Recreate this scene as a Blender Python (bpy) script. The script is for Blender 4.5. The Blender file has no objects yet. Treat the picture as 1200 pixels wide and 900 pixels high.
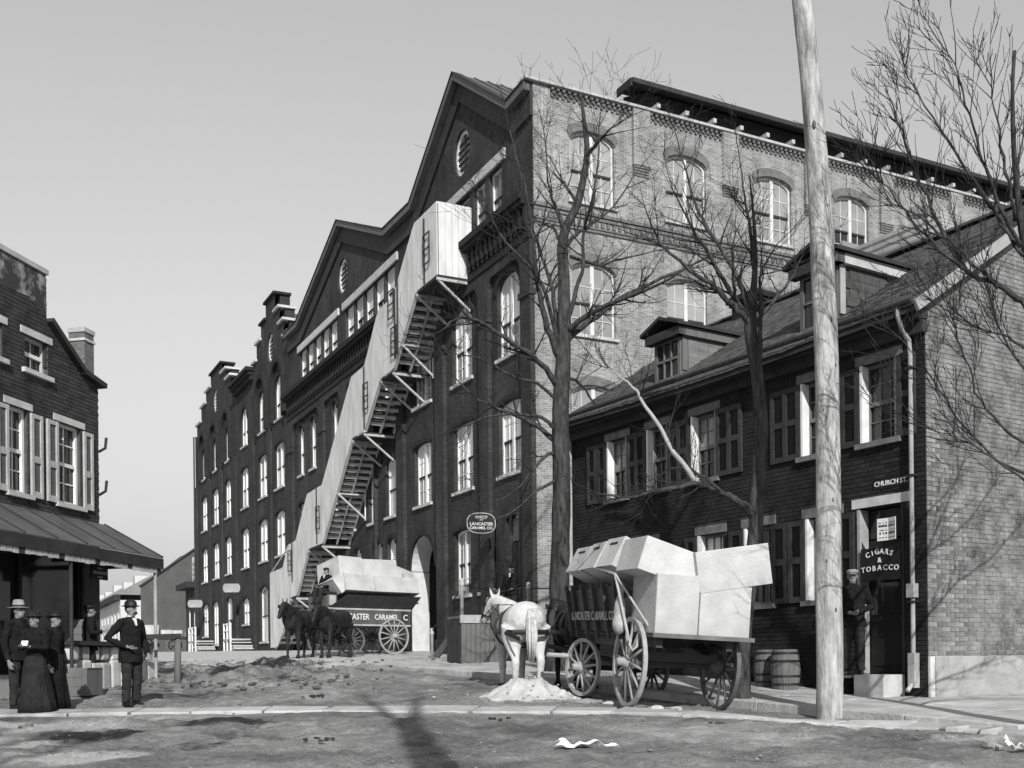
import bpy, bmesh, math, random
import numpy as np
from mathutils import Vector, Matrix

random.seed(11)
rng = np.random.default_rng(5)
S = bpy.context.scene
C = S.collection

# ------------------------------------------------------------------ camera, sky, sun, exposure
SUN_EL = math.radians(31)
SUN_H = Vector((0.165, -0.9863))            # horizontal direction towards the sun
cam_d = bpy.data.cameras.new("camera")
cam = bpy.data.objects.new("camera", cam_d)
C.objects.link(cam)
cam_d.sensor_width = 36
cam_d.lens = 37.98
cam_d.shift_y = 0.2729                     # rising front of a view camera
cam_d.clip_start = 0.05
cam_d.clip_end = 3000
cam.matrix_world = Matrix.Rotation(math.radians(90), 4, 'X') @ Matrix.Rotation(-0.0102, 4, 'Z')
S.camera = cam

world = bpy.data.worlds.new("World")
S.world = world
world.use_nodes = True
wn = world.node_tree.nodes
wl = world.node_tree.links
wn.clear()
sky = wn.new('ShaderNodeTexSky')
sky.sky_type = 'NISHITA'
sky.sun_disc = False
sky.sun_elevation = SUN_EL
sky.sun_rotation = math.atan2(SUN_H.x, SUN_H.y)
sky.air_density = 3.0
sky.dust_density = 0.1
sep = wn.new('ShaderNodeSeparateColor')    # a blue-sensitive plate: the sky as grey
comb = wn.new('ShaderNodeCombineColor')
bg = wn.new('ShaderNodeBackground')
bg.inputs['Strength'].default_value = 0.122
wout = wn.new('ShaderNodeOutputWorld')
wl.new(sky.outputs[0], sep.inputs[0])
mixg = wn.new('ShaderNodeMix')
mixg.inputs[0].default_value = 0.4
wl.new(sep.outputs[2], mixg.inputs[2])
wl.new(sep.outputs[1], mixg.inputs[3])
for i in range(3):
    wl.new(mixg.outputs[0], comb.inputs[i])
wl.new(comb.outputs[0], bg.inputs['Color'])
wl.new(bg.outputs[0], wout.inputs['Surface'])

sun_d = bpy.data.lights.new("sun", 'SUN')
sun_d.energy = 4.2
sun_d.angle = math.radians(0.5)
sun_d.color = (1.0, 0.995, 0.985)
sun = bpy.data.objects.new("sun", sun_d)
C.objects.link(sun)
to_sun = Vector((SUN_H.x * math.cos(SUN_EL), SUN_H.y * math.cos(SUN_EL), math.sin(SUN_EL)))
sun.rotation_euler = to_sun.to_track_quat('Z', 'Y').to_euler()
S.view_settings.view_transform = 'Standard'
S.view_settings.look = 'None'
S.view_settings.exposure = 0.1
S.view_settings.gamma = 1.0
S.cycles.max_bounces = 6

# ------------------------------------------------------------------ materials (grey: the place as a silver print shows it)
MATS = {}


def mat(name, col, rough=0.85, var=0.25, scale=3.0, bump=0.0, bscale=40.0, spec=0.3, stretch=None, rnd=0.0, col2=None, thr=None):
    """noise-mottled grey; var = relative variation, rnd = variation from object to object"""
    if name in MATS:
        return MATS[name]
    m = bpy.data.materials.new(name)
    m.use_nodes = True
    n, l = m.node_tree.nodes, m.node_tree.links
    b = n['Principled BSDF']
    b.inputs['Roughness'].default_value = rough
    b.inputs['Specular IOR Level'].default_value = spec
    tc = n.new('ShaderNodeTexCoord')
    mp = n.new('ShaderNodeMapping')
    if stretch:
        mp.inputs['Scale'].default_value = stretch
    l.new(tc.outputs['Object'], mp.inputs['Vector'])
    nz = n.new('ShaderNodeTexNoise')
    nz.inputs['Scale'].default_value = scale
    nz.inputs['Detail'].default_value = 6
    nz.inputs['Roughness'].default_value = 0.65
    l.new(mp.outputs[0], nz.inputs['Vector'])
    rp = n.new('ShaderNodeValToRGB')
    c2 = col2 if col2 is not None else col * (1 + var)
    c1 = col * (1 - var)
    if thr:
        rp.color_ramp.elements[0].position, rp.color_ramp.elements[1].position = thr
        c1 = col
    else:
        rp.color_ramp.elements[0].position, rp.color_ramp.elements[1].position = 0.3, 0.7
    rp.color_ramp.elements[0].color = (c1, c1, c1, 1)
    rp.color_ramp.elements[1].color = (c2, c2, c2, 1)
    l.new(nz.outputs['Fac'], rp.inputs[0])
    out = rp.outputs[0]
    if rnd:
        oi = n.new('ShaderNodeObjectInfo')
        mr = n.new('ShaderNodeMapRange')
        mr.inputs[3].default_value, mr.inputs[4].default_value = 1 - rnd, 1 + rnd
        l.new(oi.outputs['Random'], mr.inputs[0])
        mx = n.new('ShaderNodeMix')
        mx.data_type = 'RGBA'
        mx.blend_type = 'MULTIPLY'
        mx.inputs[0].default_value = 1
        l.new(out, mx.inputs[6])
        l.new(mr.outputs[0], mx.inputs[7])
        out = mx.outputs[2]
    l.new(out, b.inputs['Base Color'])
    if bump:
        nb = n.new('ShaderNodeTexNoise')
        nb.inputs['Scale'].default_value = bscale
        nb.inputs['Detail'].default_value = 4
        l.new(mp.outputs[0], nb.inputs['Vector'])
        bp = n.new('ShaderNodeBump')
        bp.inputs['Strength'].default_value = bump
        bp.inputs['Distance'].default_value = 0.02
        l.new(nb.outputs['Fac'], bp.inputs['Height'])
        l.new(bp.outputs[0], b.inputs['Normal'])
    MATS[name] = m
    return m


def brick_mat(name, c1, c2, mortar, u, bump=0.6, blotch=0.25):
    """running bond from the Brick texture; u = local axis that runs along the wall ('X' or 'Y')"""
    if name in MATS:
        return MATS[name]
    m = bpy.data.materials.new(name)
    m.use_nodes = True
    n, l = m.node_tree.nodes, m.node_tree.links
    b = n['Principled BSDF']
    b.inputs['Roughness'].default_value = 0.9
    b.inputs['Specular IOR Level'].default_value = 0.2
    tc = n.new('ShaderNodeTexCoord')
    sx = n.new('ShaderNodeSeparateXYZ')
    cx = n.new('ShaderNodeCombineXYZ')
    l.new(tc.outputs['Object'], sx.inputs[0])
    l.new(sx.outputs[u], cx.inputs[0])
    l.new(sx.outputs['Z'], cx.inputs[1])
    bt = n.new('ShaderNodeTexBrick')
    bt.inputs['Scale'].default_value = 1
    bt.inputs['Brick Width'].default_value = 0.225
    bt.inputs['Row Height'].default_value = 0.075
    bt.inputs['Mortar Size'].default_value = 0.007
    bt.inputs['Mortar Smooth'].default_value = 0.2
    bt.inputs['Bias'].default_value = 0.0
    bt.inputs['Color1'].default_value = (c1, c1, c1, 1)
    bt.inputs['Color2'].default_value = (c2, c2, c2, 1)
    bt.inputs['Mortar'].default_value = (mortar, mortar, mortar, 1)
    l.new(cx.outputs[0], bt.inputs['Vector'])
    nz = n.new('ShaderNodeTexNoise')
    nz.inputs['Scale'].default_value = 0.55
    nz.inputs['Detail'].default_value = 8
    nz.inputs['Roughness'].default_value = 0.7
    l.new(tc.outputs['Object'], nz.inputs['Vector'])
    mr = n.new('ShaderNodeMapRange')
    mr.inputs[1].default_value, mr.inputs[2].default_value = 0.3, 0.7
    mr.inputs[3].default_value, mr.inputs[4].default_value = 1 - blotch, 1 + blotch
    l.new(nz.outputs['Fac'], mr.inputs[0])
    mx = n.new('ShaderNodeMix')
    mx.data_type = 'RGBA'
    mx.blend_type = 'MULTIPLY'
    mx.inputs[0].default_value = 1
    mp2 = n.new('ShaderNodeMapping')
    mp2.inputs['Scale'].default_value = (1.3, 1.3, 0.16)
    l.new(tc.outputs['Object'], mp2.inputs['Vector'])
    nz2 = n.new('ShaderNodeTexNoise')
    nz2.inputs['Scale'].default_value = 1.0
    nz2.inputs['Detail'].default_value = 9
    nz2.inputs['Roughness'].default_value = 0.75
    l.new(mp2.outputs[0], nz2.inputs['Vector'])
    mr2 = n.new('ShaderNodeMapRange')
    mr2.inputs[1].default_value, mr2.inputs[2].default_value = 0.32, 0.62
    mr2.inputs[3].default_value, mr2.inputs[4].default_value = 0.62, 1.12
    l.new(nz2.outputs['Fac'], mr2.inputs[0])
    mm = n.new('ShaderNodeMath')
    mm.operation = 'MULTIPLY'
    l.new(mr.outputs[0], mm.inputs[0])
    l.new(mr2.outputs[0], mm.inputs[1])
    l.new(bt.outputs['Color'], mx.inputs[6])
    l.new(mm.outputs[0], mx.inputs[7])
    l.new(mx.outputs[2], b.inputs['Base Color'])
    bp = n.new('ShaderNodeBump')
    bp.inputs['Strength'].default_value = bump
    bp.inputs['Distance'].default_value = 0.012
    bp.invert = True
    l.new(bt.outputs['Fac'], bp.inputs['Height'])
    l.new(bp.outputs[0], b.inputs['Normal'])
    MATS[name] = m
    return m


def attr_mat(name, base, attr, rough=0.9, bump=0.5, bscale=12, fine=True):
    """ground: colour from the mesh attribute (r = pale dust and sun dapple, g = mud and shade dapple), mottled by noise"""
    m = bpy.data.materials.new(name)
    m.use_nodes = True
    n, l = m.node_tree.nodes, m.node_tree.links
    b = n['Principled BSDF']
    b.inputs['Roughness'].default_value = rough
    b.inputs['Specular IOR Level'].default_value = 0.15
    tc = n.new('ShaderNodeTexCoord')
    at = n.new('ShaderNodeAttribute')
    at.attribute_name = attr
    sp = n.new('ShaderNodeSeparateColor')
    l.new(at.outputs['Color'], sp.inputs[0])

    def noise(scale, detail=8, rgh=0.7, stretch=None):
        z = n.new('ShaderNodeTexNoise')
        z.inputs['Scale'].default_value = scale
        z.inputs['Detail'].default_value = detail
        z.inputs['Roughness'].default_value = rgh
        if stretch:
            q = n.new('ShaderNodeMapping')
            q.inputs['Scale'].default_value = stretch
            l.new(tc.outputs['Object'], q.inputs[0])
            l.new(q.outputs[0], z.inputs['Vector'])
        else:
            l.new(tc.outputs['Object'], z.inputs['Vector'])
        return z.outputs['Fac']

    def ramp(src, p0, p1, c0, c1):
        r = n.new('ShaderNodeMapRange')
        r.inputs[1].default_value, r.inputs[2].default_value = p0, p1
        r.inputs[3].default_value, r.inputs[4].default_value = c0, c1
        l.new(src, r.inputs[0])
        return r.outputs[0]

    def math_(op, a, c):
        q = n.new('ShaderNodeMath')
        q.operation = op
        for i, v in enumerate((a, c)):
            if isinstance(v, float):
                q.inputs[i].default_value = v
            else:
                l.new(v, q.inputs[i])
        return q.outputs[0]
    big = ramp(noise(0.42, 8, 0.75), 0.36, 0.64, 0.5, 1.4)
    mid = ramp(noise(2.4, 10, 0.85), 0.3, 0.7, 0.55, 1.45)
    finen = ramp(noise(24, 8, 0.9), 0.32, 0.68, 0.5, 1.5)
    v = math_('MULTIPLY', math_('MULTIPLY', big, mid), math_('MULTIPLY', finen, float(base)))
    edge = ramp(noise(2.2, 8, 0.75, (1, 0.6, 1)), 0.3, 0.7, -0.45, 0.45)
    pale = ramp(math_('ADD', sp.outputs[0], edge), 0.35, 0.75, 0.0, 1.0)
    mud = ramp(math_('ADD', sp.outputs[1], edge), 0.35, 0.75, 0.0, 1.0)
    palec = math_('MULTIPLY', finen, 0.60)
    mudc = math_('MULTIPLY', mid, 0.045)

    def mixf(f, a, c):
        q = n.new('ShaderNodeMix')
        l.new(f, q.inputs[0])
        l.new(a, q.inputs[2])
        l.new(c, q.inputs[3])
        return q.outputs[0]
    v = mixf(pale, v, palec)
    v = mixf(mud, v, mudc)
    cc = n.new('ShaderNodeCombineColor')
    for i in range(3):
        l.new(v, cc.inputs[i])
    l.new(cc.outputs[0], b.inputs['Base Color'])
    bp = n.new('ShaderNodeBump')
    bp.inputs['Strength'].default_value = bump
    bp.inputs['Distance'].default_value = 0.14
    l.new(math_('ADD', noise(bscale, 8, 0.75), math_('MULTIPLY', noise(60, 4, 0.7), 0.4)), bp.inputs['Height'])
    l.new(bp.outputs[0], b.inputs['Normal'])
    return m


M_FRONT = brick_mat('dark_front_brick', 0.038, 0.058, 0.050, 'Y', 0.6, 0.4)  # dark red front brick; front's shade against the side put into colour
M_SIDE = brick_mat('pale_brick', 0.17, 0.31, 0.50, 'X', 0.9, 0.3)
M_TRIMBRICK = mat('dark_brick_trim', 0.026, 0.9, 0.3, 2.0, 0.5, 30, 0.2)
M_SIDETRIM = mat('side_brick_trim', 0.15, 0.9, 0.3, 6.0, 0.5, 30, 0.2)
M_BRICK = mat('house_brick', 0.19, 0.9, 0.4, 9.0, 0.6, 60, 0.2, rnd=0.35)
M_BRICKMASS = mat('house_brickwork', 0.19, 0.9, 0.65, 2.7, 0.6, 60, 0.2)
M_DBRICK = mat('dark_house_brick', 0.024, 0.9, 0.3, 9.0, 0.6, 60, 0.2, rnd=0.35)  # house front: same brick as the side, its shade put into darker colour
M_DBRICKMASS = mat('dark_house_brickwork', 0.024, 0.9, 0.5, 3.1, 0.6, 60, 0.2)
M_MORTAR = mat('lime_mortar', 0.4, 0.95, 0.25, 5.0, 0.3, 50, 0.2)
M_DMORTAR = mat('shaded_mortar', 0.042, 0.95, 0.25, 5.0, 0.3, 50, 0.2)  # mortar of the shaded front, darkened in its colour
M_LBRICK = mat('corner_shop_brick', 0.05, 0.9, 0.3, 8.0, 0.6, 60, 0.2, rnd=0.3)
M_LBRICKMASS = mat('corner_shop_brickwork', 0.05, 0.9, 0.5, 2.9, 0.6, 60, 0.2)
M_LMORTAR = mat('corner_shop_mortar', 0.085, 0.95, 0.3, 4.0, 0.3, 50, 0.2)
M_WHITE = mat('white_paint', 0.74, 0.6, 0.12, 3.0, 0.15, 30, 0.3)
M_BOARD = mat('white_boards', 0.62, 0.75, 0.22, 2.2, 0.2, 25, 0.2, (1, 1, 0.25), rnd=0.03)
M_SASH = mat('sash_paint', 0.6, 0.6, 0.15, 3.0)
M_STONE = mat('pale_stone', 0.52, 0.85, 0.2, 4.0, 0.3, 30, 0.2, rnd=0.1)
M_DULLWHITE = mat('dull_white_paint', 0.42, 0.75, 0.25, 3.0, 0.2, 30, 0.3)
M_DARKWOOD = mat('dark_painted_wood', 0.035, 0.7, 0.35, 3.0, 0.2, 30, 0.3)
M_BLACK = mat('black_paint', 0.012, 0.55, 0.3, 4.0, 0.1, 30, 0.3)
M_IRON = mat('black_iron', 0.02, 0.5, 0.3, 8.0, 0.1, 40, 0.4)
M_SHUT = mat('shutter_paint', 0.04, 0.6, 0.3, 6.0, 0.2, 40, 0.3, rnd=0.25)
M_SHUTPALE = mat('pale_shutter_paint', 0.33, 0.65, 0.2, 6.0, 0.2, 40, 0.3)
M_SHINGLE = mat('wood_shingle', 0.09, 0.85, 0.45, 7.0, 0.5, 50, 0.2, (1, 5, 1), rnd=0.4)
M_SHINGLEMASS = mat('wood_shingles', 0.09, 0.85, 0.6, 4.5, 0.5, 50, 0.2)
M_ROOFTIN = mat('weathered_tin', 0.085, 0.6, 0.35, 1.6, 0.2, 20, 0.4)
M_ROOFDARK = mat('tarred_roof', 0.035, 0.8, 0.3, 2.0, 0.2, 20, 0.3)
M_WOOD = mat('weathered_wood', 0.14, 0.8, 0.35, 3.0, 0.4, 30, 0.2, (1, 1, 0.25))
M_PALEWOOD = mat('pale_bare_wood', 0.40, 0.8, 0.25, 4.0, 0.3, 30, 0.2)
M_CRATE = mat('pale_box_boards', 0.5, 0.85, 0.2, 1.6, 0.4, 26, 0.15, rnd=0.08)
M_POLE = mat('shaved_pole_wood', 0.36, 0.85, 0.6, 9.0, 0.9, 40, 0.2, (1, 1, 0.22))
M_BARK = mat('bark', 0.055, 0.95, 0.7, 14.0, 1.0, 34, 0.1, (1, 1, 0.22))
M_TWIG = mat('twig_bark', 0.032, 0.9, 0.3, 8.0, 0, 30, 0.2)
M_STUCCO = mat('stucco', 0.33, 0.9, 0.25, 1.6, 0.4, 25, 0.2)
M_PAVE = mat('paving_slab', 0.40, 0.9, 0.3, 2.2, 0.6, 18, 0.2, rnd=0.12)
M_SNOW = mat('dirty_snow', 0.46, 0.8, 0.22, 5.0, 0.8, 14, 0.2)
M_PAPER = mat('paper', 0.72, 0.8, 0.08, 6.0, 0.1, 20, 0.2)
M_WAGON = mat('wagon_paint', 0.045, 0.6, 0.35, 3.0, 0.2, 30, 0.4)
M_WHEEL = mat('pale_wheel_paint', 0.33, 0.65, 0.25, 6.0, 0.2, 30, 0.3)
M_WHEELDARK = mat('dark_wheel_paint', 0.11, 0.75, 0.35, 7.0, 0.3, 30, 0.3)  # darker wheel tone
M_CLOTH = mat('black_cloth', 0.014, 0.95, 0.4, 10.0, 0.5, 60, 0.1)
M_CLOTH2 = mat('charcoal_cloth', 0.028, 0.95, 0.4, 10.0, 0.5, 60, 0.1)
M_SKIN = mat('skin', 0.2, 0.6, 0.12, 9.0, 0.1, 60, 0.3)
M_SHIRT = mat('white_linen', 0.65, 0.9, 0.1, 9.0, 0.2, 60, 0.2)
M_FELT = mat('grey_felt', 0.26, 0.95, 0.2, 9.0, 0.2, 60, 0.1)
M_HAIR = mat('dark_hair', 0.018, 0.7, 0.3, 30.0, 0.4, 80, 0.3)
M_HORSEW = mat('dapple_grey_coat', 0.54, 0.8, 0.18, 14.0, 0.2, 60, 0.25)
M_HORSED = mat('black_horse_coat', 0.016, 0.6, 0.35, 4.0, 0.2, 60, 0.3)
M_LEATHER = mat('harness_leather', 0.014, 0.5, 0.3, 12.0, 0.1, 60, 0.4)
M_GREYWALL = mat('grey_far_wall', 0.14, 0.9, 0.15, 0.8, 0.2, 10, 0.2)
M_GREYROOF = mat('grey_far_roof', 0.22, 0.9, 0.2, 0.8, 0.2, 10, 0.2)
M_SACK = mat('sacking', 0.40, 0.95, 0.3, 6.0, 0.5, 50, 0.1)


def glass_mat(name, col, rough=0.08):
    m = mat(name, col, rough, 0.12, 1.5, 0.0, 10, 0.6, rnd=0.18)
    return m


G_WHITE = glass_mat('pane_white_blind_and_sky', 0.66)  # white blinds, with the sky's reflection put into the base colour
G_GREY = glass_mat('pane_over_grey_curtain', 0.24)
G_DARK = glass_mat('pane_over_dark_room', 0.025)
G_BLIND = glass_mat('pane_over_buff_blind', 0.30)
M_STRIPE = mat('blind_cloth', 0.45, 0.9, 0.2, 2.0)

# ------------------------------------------------------------------ mesh helpers


class MB:
    """collects primitives; build() links them as one mesh object"""

    def __init__(s, mp=None):
        s.v, s.f, s.mp = [], [], mp

    def add(s, vs, fs):
        b = len(s.v)
        s.v.extend([tuple(p) for p in vs])
        s.f.extend([tuple(i + b for i in f) for f in fs])
        return s

    def hexa(s, p):
        return s.add(p, [(0, 3, 2, 1), (4, 5, 6, 7), (0, 1, 5, 4), (1, 2, 6, 5), (2, 3, 7, 6), (3, 0, 4, 7)])

    def box(s, x0, x1, y0, y1, z0, z1):
        return s.hexa([(x0, y0, z0), (x1, y0, z0), (x1, y1, z0), (x0, y1, z0), (x0, y0, z1), (x1, y0, z1), (x1, y1, z1), (x0, y1, z1)])

    def wbox(s, a0, a1, b0, b1, o0, o1):
        """box on a wall: a along, b up, o outward, through the wall's map"""
        m = s.mp
        return s.hexa([m(a0, b0, o0), m(a1, b0, o0), m(a1, b0, o1), m(a0, b0, o1), m(a0, b1, o0), m(a1, b1, o0), m(a1, b1, o1), m(a0, b1, o1)])

    def obox(s, c, size, R):
        c = Vector(c)
        hx, hy, hz = (q / 2 for q in size)
        return s.hexa([c + R @ Vector(q) for q in ((-hx, -hy, -hz), (hx, -hy, -hz), (hx, hy, -hz), (-hx, hy, -hz), (-hx, -hy, hz), (hx, -hy, hz), (hx, hy, hz), (-hx, hy, hz))])

    def beam(s, p, q, w, h, up=(0, 0, 1)):
        p, q = Vector(p), Vector(q)
        d = (q - p).normalized()
        u = Vector(up)
        r = d.cross(u)
        if r.length < 1e-4:
            r = d.cross(Vector((1, 0, 0)))
        r.normalize()
        u = r.cross(d).normalized()
        r, u = r * w / 2, u * h / 2
        return s.hexa([p - r - u, p + r - u, p + r + u, p - r + u, q - r - u, q + r - u, q + r + u, q - r + u])

    def prism(s, pts, o0, o1):
        """wall-plane polygon (a, b) given thickness from o0 to o1"""
        n = len(pts)
        vs = [s.mp(a, b, o0) for a, b in pts] + [s.mp(a, b, o1) for a, b in pts]
        fs = [tuple(range(n)), tuple(range(2 * n - 1, n - 1, -1))] + [(i, (i + 1) % n, n + (i + 1) % n, n + i) for i in range(n)]
        return s.add(vs, fs)

    def rings(s, rs, cap=True, closed=False):
        n = len(rs[0])
        vs = [p for r in rs for p in r]
        fs = []
        k = len(rs)
        for i in range(k if closed else k - 1):
            j = (i + 1) % k
            for a in range(n):
                b = (a + 1) % n
                fs.append((i * n + a, i * n + b, j * n + b, j * n + a))
        if cap and not closed:
            fs.append(tuple(range(n - 1, -1, -1)))
            fs.append(tuple((k - 1) * n + a for a in range(n)))
        return s.add(vs, fs)

    def tube(s, pts, rads, n=8, cap=True, flat=None):
        pts = [Vector(p) for p in pts]
        if not hasattr(rads, '__len__'):
            rads = [rads] * len(pts)
        rs = []
        u = None
        for i, p in enumerate(pts):
            d = (pts[min(i + 1, len(pts) - 1)] - pts[max(i - 1, 0)]).normalized()
            if u is None:
                u = d.cross(Vector((0, 0, 1)) if abs(d.z) < 0.9 else Vector((1, 0, 0))).normalized()
            else:
                u = (u - d * u.dot(d)).normalized()
            w = d.cross(u)
            r = rads[i]
            ra, rb = r if hasattr(r, '__len__') else (r, r)
            rs.append([p + u * (ra * math.cos(2 * math.pi * a / n)) + w * (rb * math.sin(2 * math.pi * a / n)) for a in range(n)])
        return s.rings(rs, cap)

    def ell(s, c, r, n=12, m=8, R=None):
        c = Vector(c)
        R = R or Matrix.Identity(3)
        rs = []
        for i in range(m + 1):
            t = math.pi * i / m
            q = max(math.sin(t), 0.02)
            rs.append([c + R @ Vector((r[0] * q * math.cos(2 * math.pi * a / n), r[1] * q * math.sin(2 * math.pi * a / n), -r[2] * math.cos(t))) for a in range(n)])
        return s.rings(rs)

    def lathe(s, prof, n=16, M=None):
        M = M or Matrix.Identity(4)
        return s.rings([[M @ Vector((max(r, 0.001) * math.cos(2 * math.pi * a / n), max(r, 0.001) * math.sin(2 * math.pi * a / n), z)) for a in range(n)] for r, z in prof])

    def mesh(s, name, m, smooth=False, fix=True):
        me = bpy.data.meshes.new(name)
        me.from_pydata(s.v, [], s.f)
        if fix:
            bm = bmesh.new()
            bm.from_mesh(me)
            bmesh.ops.recalc_face_normals(bm, faces=bm.faces)
            bm.to_mesh(me)
            bm.free()
        me.materials.append(m)
        if smooth:
            me.shade_smooth()
        return me

    def build(s, name, m, parent=None, loc=None, smooth=False, fix=True):
        return link(name, s.mesh(name, m, smooth, fix), parent, loc)


def link(name, me, parent=None, loc=None):
    o = bpy.data.objects.new(name, me)
    C.objects.link(o)
    if parent is not None:
        o.parent = parent
    if loc is not None:
        o.location = loc
    return o


def tag(o, label=None, cat=None, group=None, kind=None):
    if label:
        o['label'] = label
    if cat:
        o['category'] = cat
    if group:
        o['group'] = group
    if kind:
        o['kind'] = kind
    return o


def thing(name, label, cat, loc=(0, 0, 0), rz=0.0, group=None):
    o = bpy.data.objects.new(name, None)
    C.objects.link(o)
    o.location = loc
    o.rotation_euler = (0, 0, rz)
    o.empty_display_size = 0.2
    return tag(o, label, cat, group)


def bevel(o, w=0.01, seg=2):
    md = o.modifiers.new('bevel', 'BEVEL')
    md.width = w
    md.segments = seg
    md.limit_method = 'ANGLE'
    return o


def folds(o, scale=0.11, strength=0.03):
    key = 'cloth_folds_%d' % int(scale * 1000)
    tx = bpy.data.textures.get(key)
    if tx is None:
        tx = bpy.data.textures.new(key, 'CLOUDS')
        tx.noise_scale = scale
        tx.noise_depth = 2
    md = o.modifiers.new('folds', 'DISPLACE')
    md.texture = tx
    md.texture_coords = 'GLOBAL'
    md.strength = strength
    md.mid_level = 0.5
    return o


def remesh(o, vox, smooth=6, fac=0.5):
    md = o.modifiers.new('remesh', 'REMESH')
    md.mode = 'VOXEL'
    md.voxel_size = vox
    md.use_smooth_shade = True
    if smooth:
        sm = o.modifiers.new('smooth', 'SMOOTH')
        sm.iterations = smooth
        sm.factor = fac
    return o


def holed(name, outline, holes, mp, m, parent, reveal=0.25, back=None):
    """wall face with openings; each opening gets reveals going 'reveal' metres in"""
    bm = bmesh.new()
    es = []

    def loop(pts, o=0.0):
        vs = [bm.verts.new(mp(a, b, o)) for a, b in pts]
        return vs, [bm.edges.new((vs[i], vs[(i + 1) % len(vs)])) for i in range(len(vs))]
    v0, e = loop(outline)
    es += e
    hv = []
    for h in holes:
        v, e = loop(h)
        es += e
        hv.append((h, v))
    bmesh.ops.triangle_fill(bm, use_beauty=True, use_dissolve=False, edges=es)
    for h, v in hv:
        w = [bm.verts.new(mp(a, b, -reveal)) for a, b in h]
        for i in range(len(v)):
            j = (i + 1) % len(v)
            bm.faces.new((v[i], v[j], w[j], w[i]))
    me = bpy.data.meshes.new(name)
    bm.to_mesh(me)
    bm.free()
    me.materials.append(m)
    return link(name, me, parent)


def opening(a0, a1, z0, z1, head='flat', rise=0.0, n=10):
    """outline of a window opening; z1 = crown of the arch"""
    if head == 'flat':
        return [(a0, z0), (a1, z0), (a1, z1), (a0, z1)]
    c, hw = (a0 + a1) / 2, (a1 - a0) / 2
    zs = z1 - rise
    pts = [(a0, z0), (a1, z0)]
    for i in range(n + 1):
        t = math.pi * i / n
        pts.append((c + hw * math.cos(t), zs + rise * math.sin(t)))
    return pts


WIN_CACHE = {}


def window(parent, mp, a0, a1, z0, z1, head='flat', rise=0.0, pair=True, rec=0.12, fm=None, pm=None, pm2=None,
           sill=0.12, nx=2, ny=2, fw=0.07, sillm=None, rails=None, name='window', mt=0.022):
    """sash window (part) with panes, meeting rail and sill as sub-parts"""
    fm, pm, sillm, rails = fm or M_WHITE, pm or G_WHITE, sillm or M_STONE, rails or M_DARKWOOD  # dark default rail: the sash's shadow line put into its paint
    pm2 = pm2 or pm
    w, h = round(a1 - a0, 3), round(z1 - z0, 3)
    key = (mp.__name__, w, h, head, rise, pair, rec, fm.name, pm.name, pm2.name, sill, nx, ny, fw, rails.name, mt)
    if key not in WIN_CACHE:
        f = MB(mp)
        o_, i_ = opening(0, w, 0, h, head, rise), opening(fw, w - fw, fw, h - fw, head, max(rise - fw * 0.3, 0.02))
        n = len(o_)
        vs, fs = [], []
        for oo in (-rec, -rec + 0.06):
            vs += [mp(a, b, oo) for a, b in o_] + [mp(a, b, oo) for a, b in i_]
        for i in range(n):
            j = (i + 1) % n
            fs += [(2 * n + i, 2 * n + j, 3 * n + j, 3 * n + i), (n + i, n + j, 3 * n + j, 3 * n + i)]
        f.add(vs, fs)
        zm = (h - rise) * 0.5 + 0.1 * rise
        cols = [(fw, w / 2 - 0.07), (w / 2 + 0.07, w - fw)] if pair else [(fw, w - fw)]
        if pair:
            f.wbox(w / 2 - 0.07, w / 2 + 0.07, fw, h - fw - 0.02, -rec - 0.02, -rec + 0.075)
        for c0, c1 in cols:
            for k in range(1, nx):
                x = c0 + (c1 - c0) * k / nx
                f.wbox(x - mt / 2, x + mt / 2, fw, h - fw - (rise * 0.12), -rec - 0.005, -rec + 0.02)
            for k in range(1, ny):
                for b0, b1 in ((fw, zm), (zm, h - rise * 0.6)):
                    zz = b0 + (b1 - b0) * k / ny
                    f.wbox(c0, c1, zz - mt / 2, zz + mt / 2, -rec - 0.004, -rec + 0.019)
        r = MB(mp)
        for c0, c1 in cols:
            r.wbox(c0 - 0.01, c1 + 0.01, zm - 0.035, zm + 0.035, -rec - 0.01, -rec + 0.045)
        lo = MB(mp)
        g = opening(fw * 0.6, w - fw * 0.6, fw * 0.6, zm, 'flat')
        lo.add([mp(a, b, -rec - 0.012) for a, b in g], [tuple(range(len(g)))])
        up = MB(mp)
        g = opening(fw * 0.6, w - fw * 0.6, zm, h - fw * 0.6, head, rise)
        up.add([mp(a, b, -rec - 0.0) for a, b in g], [tuple(range(len(g)))])
        sl = MB(mp)
        sl.wbox(-0.09, w + 0.09, -sill, -0.003, -rec, 0.09)
        WIN_CACHE[key] = [f.mesh('window', fm), r.mesh('meeting_rail', rails), lo.mesh('pane', pm2), up.mesh('pane', pm), sl.mesh('sill', sillm)]
    ms = WIN_CACHE[key]
    o = link(name, ms[0], parent, mp(a0, z0, 0))
    link('meeting_rail', ms[1], o)
    link('pane', ms[2], o)
    link('pane', ms[3], o)
    if sill:
        link('sill', ms[4], o)
    return o


def copy_tree(src, loc, rz=None, label=None):
    """copy of a thing with its parts and their sub-parts"""
    def cp(o, par):
        c = o.copy()
        C.objects.link(c)
        if par is not None:
            c.parent = par
        for ch in list(o.children):
            cp(ch, c)
        return c
    r = cp(src, None)
    r.location = loc
    if rz is not None:
        r.rotation_euler.z = rz
    if label:
        r['label'] = label
    return r


FONT_MESH = {}


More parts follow.
